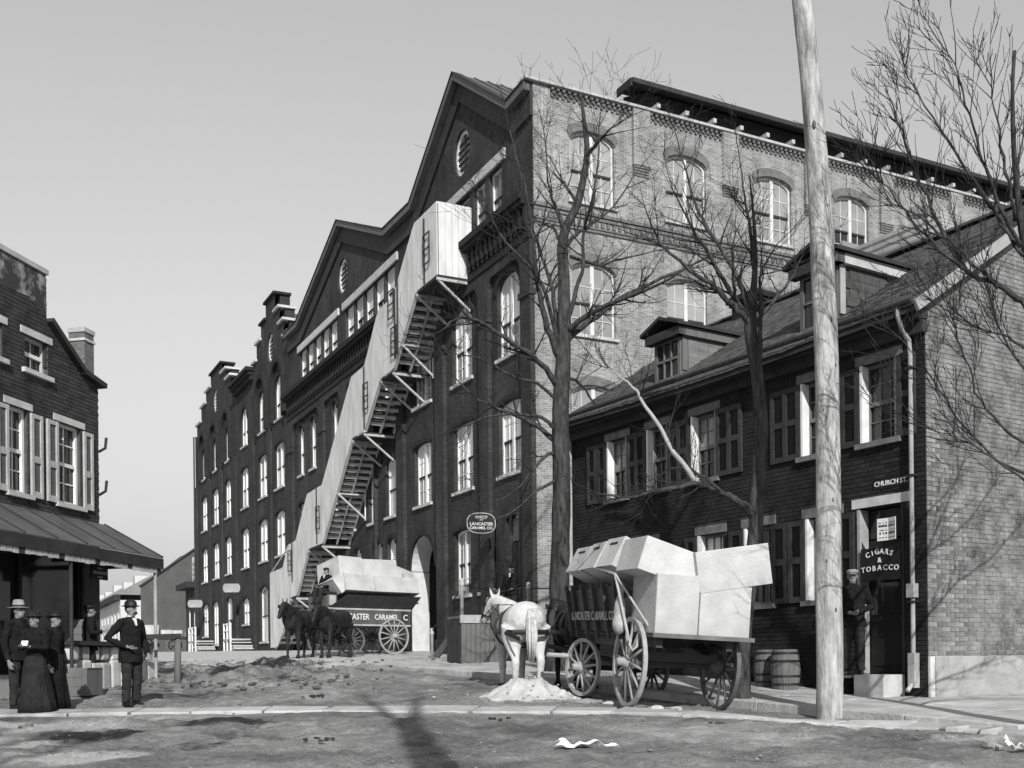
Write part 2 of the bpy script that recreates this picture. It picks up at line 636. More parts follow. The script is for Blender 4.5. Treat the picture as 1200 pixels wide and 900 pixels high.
def letter_mesh(txt, size, m, extr=0.004):
    key = (txt, size, m.name)
    if key not in FONT_MESH:
        cu = bpy.data.curves.new('lettering', 'FONT')
        cu.body = txt
        cu.size = size
        cu.extrude = extr
        cu.offset = size * 0.012
        cu.align_x = 'CENTER'
        cu.align_y = 'CENTER'
        cu.resolution_u = 2
        o = bpy.data.objects.new('lettering', cu)
        C.objects.link(o)
        dg = bpy.context.evaluated_depsgraph_get()
        me = bpy.data.meshes.new_from_object(o.evaluated_get(dg))
        bpy.data.objects.remove(o)
        me.materials.clear()
        me.materials.append(m)
        FONT_MESH[key] = me
    return FONT_MESH[key]


def lettering(txt, size, m, parent, loc, right, up, name='lettering', sx=1.0):
    o = link(name, letter_mesh(txt, size, m), parent)
    r, u = Vector(right).normalized(), Vector(up).normalized()
    n = r.cross(u)
    R = Matrix((r, u, n)).transposed().to_4x4()
    o.matrix_local = Matrix.Translation(Vector(loc)) @ R @ Matrix.Diagonal((sx, 1, 1, 1))
    return o


def bricks(parent, mp, courses, mass_m, one_m, L=0.21, H=0.065, pitch=0.0765, joint=0.011, o1=0.012, singles=0, rank=None):
    """courses: list of (z, [(a0, a1), ...]) free intervals. The 'singles' bricks ranked first become objects, the rest one mass"""
    items = []
    for k, (z, iv) in enumerate(courses):
        for a0, a1 in iv:
            st = math.floor(a0 / (L + joint)) * (L + joint) + (0.5 * (L + joint) if k % 2 else 0) - (L + joint)
            a = st
            while a < a1:
                b0, b1 = max(a, a0), min(a + L, a1)
                if b1 - b0 > 0.03:
                    items.append((b0, b1, z))
                a += L + joint
    whole = [it for it in items if it[1] - it[0] > L - 1e-3]
    whole.sort(key=rank or (lambda it: it[0]))
    single = set(whole[:singles])
    one = MB(mp).wbox(0, L, 0, H, -0.02, o1).mesh('brick', one_m)
    for b0, b1, z in whole[:singles]:
        o = link('brick', one, parent, mp(b0, z, random.uniform(-0.003, 0.004)))
    rest = [it for it in items if it not in single]
    if rest:
        V = np.zeros((len(rest), 8, 3))
        A = np.array(rest)
        O = o1 + rng.uniform(-0.004, 0.004, len(rest))
        o_ = Vector(mp(0, 0, 0))
        ea, eb, eo = (np.array(Vector(mp(*q)) - o_) for q in ((1, 0, 0), (0, 1, 0), (0, 0, 1)))
        base = np.array(o_)
        for i, (ia, ib, io) in enumerate(((0, 0, 0), (1, 0, 0), (1, 1, 0), (0, 1, 0), (0, 0, 1), (1, 0, 1), (1, 1, 1), (0, 1, 1))):
            a = A[:, ia]
            b = A[:, 2] + ib * H
            o = O if io else np.full(len(rest), -0.02)
            V[:, i] = base + a[:, None] * ea + b[:, None] * eb + o[:, None] * eo
        Fq = np.array([(4, 5, 6, 7), (0, 1, 5, 4), (1, 2, 6, 5), (2, 3, 7, 6), (3, 0, 4, 7)])
        if np.dot(np.cross(ea, eb), eo) < 0:
            Fq = Fq[:, ::-1]
        F = (Fq[None] + 8 * np.arange(len(rest))[:, None, None]).reshape(-1, 4)
        me = bpy.data.meshes.new('brickwork')
        me.from_pydata(V.reshape(-1, 3).tolist(), [], F.tolist())
        me.materials.append(mass_m)
        tag(link('brickwork', me, parent), kind='stuff')


def free(a0, a1, cuts):
    iv = [(a0, a1)]
    for c0, c1 in cuts:
        nx = []
        for p, q in iv:
            if c1 <= p or c0 >= q:
                nx.append((p, q))
            else:
                if c0 > p:
                    nx.append((p, c0))
                if c1 < q:
                    nx.append((c1, q))
        iv = nx
    return iv


# ------------------------------------------------------------------ ground
GP = [(-40, -2.2), (0, -1.5), (10, -1.0), (16.3, -0.68), (18.5, -0.575), (20, -0.45), (23, -0.26), (30, 0.03), (38, 0.29), (46, 0.6), (60, 0.85), (85, 1.1), (150, 1.6), (300, 2.4), (900, 4.0)]


def _pchip(x):
    xs = [p[0] for p in GP]
    return float(np.interp(x, xs, [p[1] for p in GP]))


_gx = np.linspace(-40, 900, 9401)
_gy = np.interp(_gx, [p[0] for p in GP], [p[1] for p in GP])
_k = np.hanning(31)
_k /= _k.sum()
_gy = np.convolve(np.pad(_gy, 15, mode='edge'), _k, mode='valid')

HC = Vector((6.55, 17.0))
HROT = math.atan2(0.5294, 0.8484)
HX, HY = Vector((0.8484, 0.5294)), Vector((-0.5294, 0.8484))


def house_xy(x, y):
    return HC + HX * x + HY * y


def gbase(x, y):
    return np.interp(y, _gx, _gy)


def ground(x, y):
    """height of the ground sheet without its small roughness"""
    z = gbase(x, y)
    d = np.asarray(x) * 0 + ((np.asarray(x) - HC.x) * HX.x + (np.asarray(y) - HC.y) * HX.y)      # distance in from the house front
    t = (np.asarray(x) - HC.x) * HY.x + (np.asarray(y) - HC.y) * HY.y
    gut = -0.09 * np.exp(-((d + 3.3) / 0.5) ** 2) * np.clip((t + 2.5) / 1.0, 0, 1) * np.clip((14 - t) / 4, 0, 1)
    return z + gut


def gz(x, y):
    return float(ground(x, y))


def vnoise(x, y, seed):
    r = np.random.default_rng(seed)
    T = r.random((256, 256))
    xi, yi = np.floor(x).astype(int), np.floor(y).astype(int)
    fx, fy = x - xi, y - yi
    fx, fy = fx * fx * (3 - 2 * fx), fy * fy * (3 - 2 * fy)
    g = lambda a, b: T[(xi + a) % 256, (yi + b) % 256]
    return (g(0, 0) * (1 - fx) + g(1, 0) * fx) * (1 - fy) + (g(0, 1) * (1 - fx) + g(1, 1) * fx) * fy - 0.5


def fbm(x, y, sc, seed, o=4):
    z = 0
    for k in range(o):
        z = z + vnoise(x * sc * 2 ** k + 17.3 * k, y * sc * 2 ** k + 5.1 * k, seed + k) * 0.5 ** k
    return z


FCX, FCY = 0.844, 34.7
FX, FY = Vector((0.8922, 0.4517)), Vector((-0.4517, 0.8922))
FROT = math.atan2(0.4517, 0.8922)


def factory_xy(x, s):
    return (FCX + FX.x * x + FY.x * s, FCY + FX.y * x + FY.y * s)


def seg_dist(X, Y, pts):
    d = np.full(X.shape, 1e9)
    for (ax, ay), (bx, by) in zip(pts, pts[1:]):
        vx, vy = bx - ax, by - ay
        t = np.clip(((X - ax) * vx + (Y - ay) * vy) / (vx * vx + vy * vy), 0, 1)
        d = np.minimum(d, np.hypot(X - ax - t * vx, Y - ay - t * vy))
    return d


def build_ground():
    xs = np.concatenate([np.array([-700, -350, -180, -100, -60, -40, -30, -24]), np.arange(-20, -11, 0.4), np.arange(-11, 9, 0.075), np.arange(9, 16, 0.4), np.array([17, 20, 26, 35, 60, 120, 300, 700])])
    ys = np.concatenate([np.array([-60, -30, -12, -4, 2, 5, 7]), np.arange(8, 24, 0.075), np.arange(24, 46, 0.16), np.arange(46, 90, 0.7), np.array([92, 100, 120, 160, 240, 400, 800])])
    X, Y = np.meshgrid(xs, ys, indexing='ij')
    Z = ground(X, Y)
    near = np.clip((60 - Y) / 30, 0, 1) * np.clip((16 - np.abs(X)) / 4, 0, 1)
    # distance in front of the house: keep the walk smooth under its slabs
    hd = (X - HC.x) * HX.x + (Y - HC.y) * HX.y
    ht = (X - HC.x) * HY.x + (Y - HC.y) * HY.y
    walk = ((hd > -3.0) & (hd < 3) & (ht > -3.5) & (ht < 12)) | ((hd > -3) & (ht > -3.5) & (ht < 0.2))
    rough = fbm(X, Y, 1.1, 3) * 0.07 + fbm(X, Y, 4.0, 9, 5) * 0.065
    # churned mud on the far left side of the street, wheel ruts along it
    churn = np.exp(-((X + 6.3 + (Y - 24) * 0.12) / 2.4) ** 2) * np.clip((Y - 19.5) / 3, 0, 1) * np.clip((36 - Y) / 6, 0, 1)
    rough = rough + churn * (fbm(X, Y, 1.7, 21) * 0.34 + fbm(X, Y, 5, 27) * 0.12)
    rut = np.sin((X + 0.46 * Y) * 2.2 + fbm(X, Y, 0.4, 31) * 2.5)
    rough = rough - 0.05 * np.clip(rut - 0.5, 0, 1) * np.clip((Y - 8) / 4, 0, 1) * np.clip((2.5 - X) / 2, 0.2, 1)
    rough = np.where(walk, rough * 0.1 - 0.05, rough)
    # a little trench where the crossing stones are bedded
    cd = seg_dist(X, Y, CROSS)
    rough = np.where(cd < 0.75, rough * 0.25 - 0.02, rough)
    Z = Z + rough * near
    nx, ny = X.shape
    V = np.stack([X.ravel(), Y.ravel(), Z.ravel()], 1)
    idx = np.arange(nx * ny).reshape(nx, ny)
    F = np.stack([idx[:-1, :-1], idx[1:, :-1], idx[1:, 1:], idx[:-1, 1:]], -1).reshape(-1, 4)
    me = bpy.data.meshes.new('ground')
    me.vertices.add(len(V))
    me.vertices.foreach_set('co', V.astype(np.float32).ravel())
    me.loops.add(len(F) * 4)
    me.loops.foreach_set('vertex_index', F.astype(np.int32).ravel())
    me.polygons.add(len(F))
    me.polygons.foreach_set('loop_start', np.arange(0, len(F) * 4, 4, dtype=np.int32))
    me.polygons.foreach_set('loop_total', np.full(len(F), 4, dtype=np.int32))
    me.update(calc_edges=True)
    me.shade_smooth()
    # pale dry dirt and wet mud, plus sun and shade dapple painted at lower left
    lx = (X - FCX) * FX.x + (Y - FCY) * FX.y
    ls = (X - FCX) * FY.x + (Y - FCY) * FY.y
    pale = 1.2 * np.clip((lx + 12.5) / 3.0, 0, 1) * np.clip((ls + 5) / 3, 0, 1)
    pale = np.maximum(pale, 1.15 * np.exp(-(seg_dist(X, Y, [(-0.5, 29.5), (-5.5, 35.5), (-14, 48)]) / 3.2) ** 2))
    pale = np.maximum(pale, 0.85 * np.exp(-(seg_dist(X, Y, [(0.2, 18.5), (2.4, 17.4)]) / 0.6) ** 2))
    for px_, py_, r_, q in ((-6.6, 14.3, 1.0, 1.4), (-4.7, 11.5, 0.5, 1.5), (-6.2, 12.6, 0.6, 1.2), (-5.2, 15.2, 0.5, 0.7), (-4.2, 13.2, 0.4, 0.5), (-3.0, 14.3, 0.9, 0.42), (1.6, 13.3, 0.8, 0.42), (3.3, 12.4, 0.7, 0.5), (-5.8, 15.9, 0.8, 0.5), (5.2, 12.0, 0.5, 0.6)):  # the lower-left blobs are sunlit gaps painted pale
        pale = np.maximum(pale, q * np.exp(-(((X - px_) / (r_ * 1.5)) ** 2 + ((Y - py_) / r_) ** 2)))
    mud = 0.85 * churn * (0.6 + fbm(X, Y, 0.9, 41))
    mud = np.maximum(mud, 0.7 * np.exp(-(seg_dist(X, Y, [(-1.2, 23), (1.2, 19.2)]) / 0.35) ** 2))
    for px_, py_, r_, q in ((-5.2, 13.3, 0.6, 0.9), (-6.2, 11.3, 0.5, 0.8), (-4.1, 14.9, 0.6, 0.8), (-3.4, 13.2, 0.5, 0.6), (-3.7, 12.0, 0.6, 0.5), (-7.6, 15.4, 0.5, 0.6), (5.3, 13.0, 0.35, 0.8), (-6.0, 19.5, 0.9, 0.55)):  # the lower-left blobs are tree shade painted dark
        mud = np.maximum(mud, q * np.exp(-(((X - px_) / (r_ * 1.5)) ** 2 + ((Y - py_) / r_) ** 2)))
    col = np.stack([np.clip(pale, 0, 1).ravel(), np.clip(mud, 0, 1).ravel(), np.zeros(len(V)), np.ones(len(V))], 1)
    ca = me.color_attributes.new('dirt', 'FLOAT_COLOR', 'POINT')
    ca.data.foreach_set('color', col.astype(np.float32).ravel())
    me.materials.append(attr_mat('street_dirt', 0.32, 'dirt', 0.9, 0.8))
    tag(link('ground', me), kind='structure')


CROSS = [(-9.4, 16.25), (-7.6, 16.4), (-2.6, 16.55), (1.75, 15.72), (3.7, 14.75), (5.2, 13.6), (6.6, 12.3)]
build_ground()

# stone crossing: a strip of flagstones laid over the street
crossing = tag(thing('stone_crossing', None, None), kind='structure')
cl = [Vector(p) for p in CROSS]
acc = []
for a, b in zip(cl, cl[1:]):
    n = max(1, int((b - a).length / 0.06))
    acc += [a.lerp(b, i / n) for i in range(n)]
acc.append(cl[-1])
i = 0
while i < len(acc) - 12:
    j = min(i + random.choice((15, 18, 20, 23)), len(acc) - 1)
    p, q = acc[i], acc[j]
    d = (q - p).normalized()
    nrm = Vector((-d.y, d.x))
    w0, w1 = 0.36 + random.uniform(-0.05, 0.04), 0.38 + random.uniform(-0.05, 0.05)
    p2, q2 = p + d * 0.015, q - d * 0.015
    cs = []
    for c, o in ((p2, -w0), (q2, -w0), (q2, w1), (p2, w1)):
        e = c + nrm * o
        cs.append((e.x, e.y, gz(e.x, e.y) + 0.022 + random.uniform(-0.012, 0.016)))
    mb = MB().hexa([(x, y, z - 0.14) for x, y, z in cs] + cs)
    bevel(mb.build('flagstone', M_PAVE, crossing), 0.02)
    i = j

# sidewalk slabs along the house and its kerb stones
walk = tag(thing('sidewalk', None, None), kind='structure')


def slab(x0, x1, y0, y1, h=0.045, par=None, m=None, name='slab', dep=0.12):
    cs = []
    for x, y in ((x0, y0), (x1, y0), (x1, y1), (x0, y1)):
        w = house_xy(x, y)
        cs.append((w.x, w.y, float(gbase(w.x, w.y)) + h + random.uniform(-0.008, 0.008)))
    o = MB().hexa([(x, y, z - dep) for x, y, z in cs] + cs).build(name, m or M_PAVE, par)
    bevel(o, 0.012)
    return o


y = -3.3
while y < 12.5:
    h = random.uniform(1.0, 1.35)
    for x0, x1 in ((-2.56, -1.3), (-1.29, -0.02)) if y > -0.6 else ((-2.56, -1.3), (-1.29, -0.02), (-0.01, 1.3), (1.31, 2.7), (2.71, 4.0), (4.01, 5.4), (5.41, 6.9)):
        slab(x0, x1, y + 0.006, y + h - 0.006, 0.045, walk)
    y += h
kerb = tag(thing('kerb', None, None), kind='structure')
y = -3.3
while y < 12.5:
    h = random.uniform(1.1, 1.7)
    slab(-2.72, -2.575, y + 0.006, y + h - 0.006, 0.06, kerb, M_PAVE, 'kerb_stone', 0.35)
    y += h

# ------------------------------------------------------------------ factory with two gables (front dark, long side light)
Froot = thing('factory_building', 'huge five storey dark brick factory with two pointed gables and a pale brick side wall', 'factory', (FCX, FCY, 0), FROT)


def mpF(a, b, o):
    return (-o, a, b)


def mpS(a, b, o):
    return (a, -o, b)


front_outline = [(0, -0.6), (29.3, -0.6), (29.3, 18.1), (26.7, 18.2), (19.4, 21.0), (13.1, 18.2), (9.96, 18.2), (5.55, 21.25), (1.25, 18.25), (0, 18.25)]
FH, FW = [], []          # holes, windows to set in them


def fwin(a0, a1, z0, z1, head='flat', rise=0.0, **k):
    if 'pm' not in k and random.random() < 0.35:
        k['pm'], k['pm2'] = random.choice(((G_WHITE, G_GREY), (G_WHITE, G_BLIND), (G_BLIND, G_WHITE), (G_WHITE, G_DARK)))
    FH.append(opening(a0, a1, z0, z1, head, rise))
    FW.append((a0, a1, z0, z1, head, rise, k))


mixp = lambda: random.choice(((G_WHITE, G_WHITE), (G_WHITE, G_GREY), (G_WHITE, G_WHITE), (G_GREY, G_WHITE)))
for a0, a1 in ((1.0, 2.72), (4.8, 6.55), (8.65, 10.5), (12.6, 14.2), (16.3, 18.0)):
    fwin(a0, a1, 10.4, 13.15, 'seg', 0.55, pm=G_WHITE, pm2=G_GREY)
for a0, a1 in ((20.6, 21.5), (24.25, 25.3), (26.5, 27.5)):
    fwin(a0, a1, 10.38, 13.1, 'round', 0.48, pair=False, nx=1, ny=1)
for a0, a1 in ((1.0, 2.68), (4.8, 6.5), (8.72, 10.45), (12.62, 13.86), (15.0, 16.1), (18.0, 19.2), (20.6, 21.5), (24.25, 25.3), (26.5, 27.5)):
    narrow = a1 - a0 < 1.4
    fwin(a0, a1, 6.4, 8.85, 'seg', 0.16, pair=not narrow, nx=2 if not narrow else 1, ny=2 if not narrow else 1, pm=G_WHITE, pm2=G_WHITE if narrow else G_GREY)
fwin(3.0, 4.3, 2.55, 4.95, 'seg', 0.14, pm=G_GREY, pm2=G_DARK)
fwin(5.1, 6.5, 2.55, 4.95, 'seg', 0.14, pm=G_GREY, pm2=G_DARK)
for a0, a1 in ((12.7, 13.7), (14.4, 15.4), (17.2, 18.2)):
    fwin(a0, a1, 2.6, 5.45, 'seg', 0.3, pair=False, pm=G_WHITE, pm2=G_GREY)
for a0, a1 in ((2.28, 3.26), (3.58, 4.56), (4.88, 5.86), (6.18, 7.16)):
    fwin(a0, a1, 15.12, 17.0, pair=False, nx=2, ny=1, pm=G_GREY, pm2=G_GREY, sill=0.08)
for k in range(5):
    fwin(20.5 + k * 1.345, 20.5 + k * 1.345 + 1.22, 15.12, 17.05, pair=False, nx=2, ny=1, sill=0.08)
for k in range(5):
    fwin(12.5 + k * 1.36, 12.5 + k * 1.36 + 1.22, 15.12, 17.05, pair=False, nx=2, ny=1, sill=0.08)
DOOR_H = opening(1.3, 2.3, 1.36, 5.0, 'seg', 0.2)
ARCH_H = opening(8.35, 11.0, 0.2, 5.15, 'round', 1.32, 16)
OV1 = [(5.54 + 0.72 * math.cos(t * math.pi / 12), 18.75 + 0.82 * math.sin(t * math.pi / 12)) for t in range(24)]
OV2 = [(19.58 + 0.75 * math.cos(t * math.pi / 12), 18.8 + 0.82 * math.sin(t * math.pi / 12)) for t in range(24)]
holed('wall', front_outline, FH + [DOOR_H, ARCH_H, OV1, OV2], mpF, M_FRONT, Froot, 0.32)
for a0, a1, z0, z1, head, rise, k in FW:
    window(Froot, mpF, a0, a1, z0, z1, head, rise, rec=0.2, **k)


def oval_window(root, pts, mp, m_pane):
    n = len(pts)
    c = (sum(p[0] for p in pts) / n, sum(p[1] for p in pts) / n)
    f = MB(mp)
    inn = [(c[0] + (a - c[0]) * 0.82, c[1] + (b - c[1]) * 0.84) for a, b in pts]
    vs = [mp(a, b, -0.1) for a, b in pts] + [mp(a, b, -0.1) for a, b in inn] + [mp(a, b, -0.2) for a, b in inn]
    f.add(vs, [q for i in range(n) for q in ((i, (i + 1) % n, n + (i + 1) % n, n + i), (n + i, n + (i + 1) % n, 2 * n + (i + 1) % n, 2 * n + i))])
    o = f.build('oval_window', M_WHITE, root)
    p = MB(mp)
    p.add([mp(a, b, -0.17) for a, b in inn], [tuple(range(n))])
    p.build('pane', m_pane, o)
    b = MB(mp)
    for k in (-2, -1, 0, 1, 2):
        zz = c[1] + k * 0.23
        hw = 0.60 * math.sqrt(max(0.02, 1 - (k * 0.23 / 0.68) ** 2))
        b.wbox(c[0] - hw, c[0] + hw, zz - 0.035, zz + 0.035, -0.16, -0.12)
    b.wbox(c[0] - 0.03, c[0] + 0.03, c[1] - 0.66, c[1] + 0.66, -0.165, -0.125)
    b.build('glazing_bar', M_DARKWOOD, o)


oval_window(Froot, OV1, mpF, G_GREY)
oval_window(Froot, OV2, mpF, G_WHITE)
# long stone lintels over the banks of sashes
for a0, a1 in ((1.95, 7.45), (12.1, 19.5), (20.1, 27.35)):
    MB(mpF).wbox(a0, a1, 17.06, 17.4, -0.02, 0.08).build('lintel', M_STONE, Froot)
# pilasters, corner pier
for a0, a1 in ((0.0, 0.72), (3.2, 3.95), (7.15, 7.95), (11.4, 12.2), (14.9, 15.0), (18.9, 19.75), (22.5, 23.3), (28.3, 29.2)):
    p = MB(mpF)
    p.wbox(a0, a1, -0.5, 13.66, -0.05, 0.16)
    p.wbox(a0 - 0.05, a1 + 0.05, -0.5, 0.95, -0.05, 0.22)
    p.wbox(a0 - 0.05, a1 + 0.05, 11.85, 12.05, -0.05, 0.22)
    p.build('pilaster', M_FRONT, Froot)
MB(mpF).wbox(7.95, 8.33, 0.3, 0.95, -0.05, 0.1).build('plinth', M_FRONT, Froot)
for a0, a1 in ((0.0, 5.2), (7.0, 29.2)):
    cm = MB(mpF)
    cm.wbox(a0, a1, 14.86, 15.08, -0.03, 0.55)
    cm.wbox(a0, a1, 14.72, 14.85, -0.03, 0.45)
    cm.wbox(a0, a1, 13.68, 13.95, -0.03, 0.20)
    c = cm.build('cornice', M_TRIMBRICK, Froot)
    k = MB(mpF)
    s = a0 + 0.05
    while s < a1 - 0.2:
        k.wbox(s, s + 0.17, 14.1, 14.72, -0.03, 0.30)
        k.wbox(s + 0.02, s + 0.15, 13.95, 14.1, -0.03, 0.26)
        s += 0.36
    tag(k.build('corbels', M_TRIMBRICK, c), kind='stuff')
# arched heads of the recessed bays under the cornice
for a0, a1 in ((0.72, 3.2), (3.95, 7.15), (7.95, 11.4), (12.2, 14.9), (15.0, 18.9), (19.75, 22.5), (23.3, 28.3)):
    w = a1 - a0
    pts = [(a0, 13.67), (a0, 12.75)]
    for i in range(9):
        t = math.pi * (1 - i / 8)
        pts.append((a0 + 0.5 + 0.0 + 0.5 * math.cos(t) if i <= 4 else a1 - 0.5 + 0.5 * math.cos(t), 12.75 + 0.6 * math.sin(t)))
    pts += [(a1, 12.75), (a1, 13.67)]
    MB(mpF).prism(pts, -0.02, 0.155).build('bay_head', M_FRONT, Froot)
# brick hoods over the windows
for a0, a1, z0, z1, head, rise, k in FW:
    if head != 'flat' and z0 > 2:
        o_ = opening(a0 - 0.16, a1 + 0.16, z0, z1 + 0.17, head, rise + 0.02)[2:]
        i_ = opening(a0 - 0.01, a1 + 0.01, z0, z1 + 0.01, head, rise)[2:]
        MB(mpF).prism(o_ + i_[::-1], -0.02, 0.06).build('hood_mould', M_TRIMBRICK, Froot)


def strip(pts, wid, o0, o1, mp, name, m, root):
    """boards that follow a roofline: wid metres deep below it"""
    mb = MB(mp)
    for (a, b), (c, d) in zip(pts, pts[1:]):
        mb.prism([(a, b), (c, d), (c, d - wid), (a, b - wid)], o0, o1)
    return mb.build(name, m, root)


edge = [(-0.02, 18.62), (1.25, 18.55), (5.55, 21.62), (9.96, 18.55), (13.1, 18.62), (19.4, 21.36), (26.7, 18.55), (29.25, 18.6)]
strip([(a, b - 0.06) for a, b in edge], 0.95, -0.04, 0.10, mpF, 'roofline_band', M_DARKWOOD, Froot)  # raised dark band below the roof edge
strip(edge, 0.26, 0.11, 0.34, mpF, 'gable_gutter', mat('gutter_paint', 0.11, 0.6, 0.2, 3.0), Froot)
strip([(a, b + 0.05) for a, b in edge], 0.045, 0.0, 0.38, mpF, 'roof_edge', M_ROOFDARK, Froot)
# roofs behind the gables
r = MB()
for (a, b), (c, d) in zip(edge, edge[1:]):
    x1 = 26
    r.hexa([(-0.02, a, b - 0.2), (x1, a, b - 0.2), (x1, c, d - 0.2), (-0.02, c, d - 0.2), (-0.02, a, b), (x1, a, b), (x1, c, d), (-0.02, c, d)])
rf = r.build('roof', M_ROOFTIN, Froot)
sm = MB()
for a0, b0, a1, b1 in ((1.25, 18.55, 5.55, 21.62), (19.4, 21.36, 26.7, 18.55), (13.1, 18.62, 19.4, 21.36)):
    for k in range(1, 16):
        x = k * 0.55
        sm.beam((x, a0, b0 + 0.02), (x, a1, b1 + 0.02), 0.04, 0.05)
sm.build('roof_seam', M_ROOFTIN, rf)

# the long light side wall
SH, SW = [], []
for k in range(7):
    a0 = 1.36 + 3.79 * k + (0.06 if k > 1 else 0)
    for z0, z1 in ((15.15, 17.5), (10.78, 13.2), (6.75, 9.15), (2.6, 5.0)):
        SH.append(opening(a0, a0 + 1.7, z0, z1, 'seg', 0.34))
        SW.append((a0, a0 + 1.7, z0, z1, k))
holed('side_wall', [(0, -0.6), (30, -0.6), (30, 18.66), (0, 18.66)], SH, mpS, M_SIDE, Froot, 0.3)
for a0, a1, z0, z1, k in SW:
    pm, pm2 = (G_GREY, G_DARK) if (k == 3 and z0 > 15) else (random.choice((G_BLIND, G_BLIND, G_GREY)), random.choice((G_BLIND, G_GREY, G_GREY)))
    window(Froot, mpS, a0, a1, z0, z1, 'seg', 0.34, rec=0.16, fm=M_SASH, sillm=M_DULLWHITE, pm=pm, pm2=pm2, nx=2, ny=2, sill=0.1)
    o_ = opening(a0 - 0.12, a1 + 0.12, z0, z1 + 0.30, 'seg', 0.4)[2:]
    i_ = opening(a0 - 0.01, a1 + 0.01, z0, z1 + 0.01, 'seg', 0.34)[2:]
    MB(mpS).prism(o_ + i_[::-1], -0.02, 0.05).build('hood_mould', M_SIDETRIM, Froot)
PIL = [(0.0, 0.62)] + [(3.78 + 3.76 * k, 4.46 + 3.76 * k) for k in range(7)]
for n_, (a0, a1) in enumerate(PIL):
    p = MB(mpS)
    zb = 16.75 if n_ else -0.5
    p.wbox(a0, a1, zb, 18.64, -0.03, 0.13 if n_ else 0.03)
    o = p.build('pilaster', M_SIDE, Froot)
    if n_:
        q = MB(mpS)
        for j in range(4):
            q.wbox(a0 + 0.02, a1 - 0.02, 16.42 + j * 0.082, 16.42 + j * 0.082 + 0.075, -0.03, 0.03 + j * 0.025)
        q.build('corbelled_foot', M_SIDETRIM, o)
for (a, b), (c, d) in zip(PIL, PIL[1:]):
    k = MB(mpS)
    for row in range(3):
        s = b + 0.02 + (row % 2) * 0.06
        while s < c - 0.1:
            k.wbox(s, s + 0.10, 18.34 + row * 0.1, 18.34 + row * 0.1 + 0.075, -0.02, 0.05 + row * 0.03)
            s += 0.21
    k.wbox(b, c, 18.63, 18.66, -0.02, 0.125)
    k.build('corbel_table', M_SIDETRIM, Froot)
bd = MB(mpS)
for z0, z1, o in ((14.72, 14.82, 0.10), (14.60, 14.70, 0.05), (14.20, 14.28, 0.05), (14.30, 14.36, 0.08)):
    bd.wbox(0.0, 30, z0, z1, -0.02, o)
s = 0.05
while s < 29.8:
    bd.wbox(s, s + 0.11, 14.40, 14.56, -0.02, 0.06)
    s += 0.225
bd.build('brick_band', M_SIDETRIM, Froot)
MB(mpS).wbox(-0.35, 30, 18.665, 18.75, -0.35, 0.17).build('coping', M_DULLWHITE, Froot)
# raised workshop roof with deep eave over the side wall
u = MB()
u.hexa([(3.6, -0.36, 19.36), (30, -0.36, 19.36), (30, 1.6, 20.05), (4.3, 1.6, 20.05), (3.6, -0.36, 19.46), (30, -0.36, 19.46), (30, 1.6, 20.15), (4.3, 1.6, 20.15)])
ur = u.build('upper_roof', M_ROOFDARK, Froot)
MB().box(3.58, 30, -0.42, -0.363, 19.33, 19.48).build('fascia', M_DARKWOOD, ur)
MB().hexa([(3.52, -0.36, 19.22), (3.59, -0.36, 19.22), (4.29, 1.6, 19.9), (4.22, 1.6, 19.9), (3.52, -0.36, 19.48), (3.59, -0.36, 19.48), (4.29, 1.6, 20.17), (4.22, 1.6, 20.17)]).build('barge_board', M_DARKWOOD, ur)
MB().hexa([(4.5, 0.3, 18.76), (30, 0.3, 18.76), (30, 1.6, 18.76), (4.5, 1.6, 18.76), (4.5, 0.3, 19.5), (30, 0.3, 19.5), (30, 1.6, 19.95), (4.5, 1.6, 19.95)]).build('upper_wall', M_DARKWOOD, Froot)
rt = MB().box(-0.07, 0.07, -0.22, 0.30, -0.07, 0.07).mesh('rafter_tail', M_DULLWHITE)
for k in range(22):
    link('rafter_tail', rt, ur, (4.76 + 1.18 * k, 0.02, 18.90))

# office door and the carriage arch of the front
dr = MB(mpF)
dr.wbox(1.32, 2.28, 1.37, 4.1, -0.30, -0.25)
d = dr.build('door', M_DARKWOOD, Froot)
MB(mpF).wbox(1.36, 2.24, 4.15, 4.95, -0.3, -0.27).build('transom_pane', G_GREY, d)
for z0, z1 in ((1.6, 2.5), (2.7, 3.9)):
    for a0, a1 in ((1.42, 1.76), (1.84, 2.18)):
        MB(mpF).wbox(a0, a1, z0, z1, -0.252, -0.235).build('panel', M_DARKWOOD, d)
av = MB()
av.box(0.34, 6.0, 8.2, 8.34, 0.2, 5.2)
av.box(0.34, 6.0, 11.01, 11.15, 0.2, 5.2)
av.box(0.34, 6.0, 8.2, 11.15, 5.2, 5.35)
av.box(6.0, 6.1, 8.2, 11.15, 0.2, 5.35)
av.build('archway_passage', M_DARKWOOD, Froot)
pts = opening(8.35, 11.0, 0.2, 5.15, 'round', 1.32, 16)[1:]
rv = MB()
rv.box(0.02, 0.8, 10.955, 10.995, 0.25, 3.8)
q = [(8.35 + 1.325 + 1.29 * math.cos(t), 3.83 + 1.29 * math.sin(t)) for t in [math.pi * 0.5 * i / 8 for i in range(9)]]
for (a, b), (c, d_) in zip(q, q[1:]):
    rv.hexa([(0.02, a, b), (0.8, a, b), (0.8, c, d_), (0.02, c, d_), (0.02, a + 0.02, b + 0.02), (0.8, a + 0.02, b + 0.02), (0.8, c, d_ + 0.03), (0.02, c, d_ + 0.03)])
rv.build('arch_lining', M_SASH, Froot)
o_ = opening(8.12, 11.23, 0.9, 5.38, 'round', 1.55, 16)[2:]
i_ = opening(8.34, 11.01, 0.9, 5.16, 'round', 1.325, 16)[2:]
MB(mpF).prism(o_ + i_[::-1], -0.02, 0.07).build('arch_ring', M_TRIMBRICK, Froot)

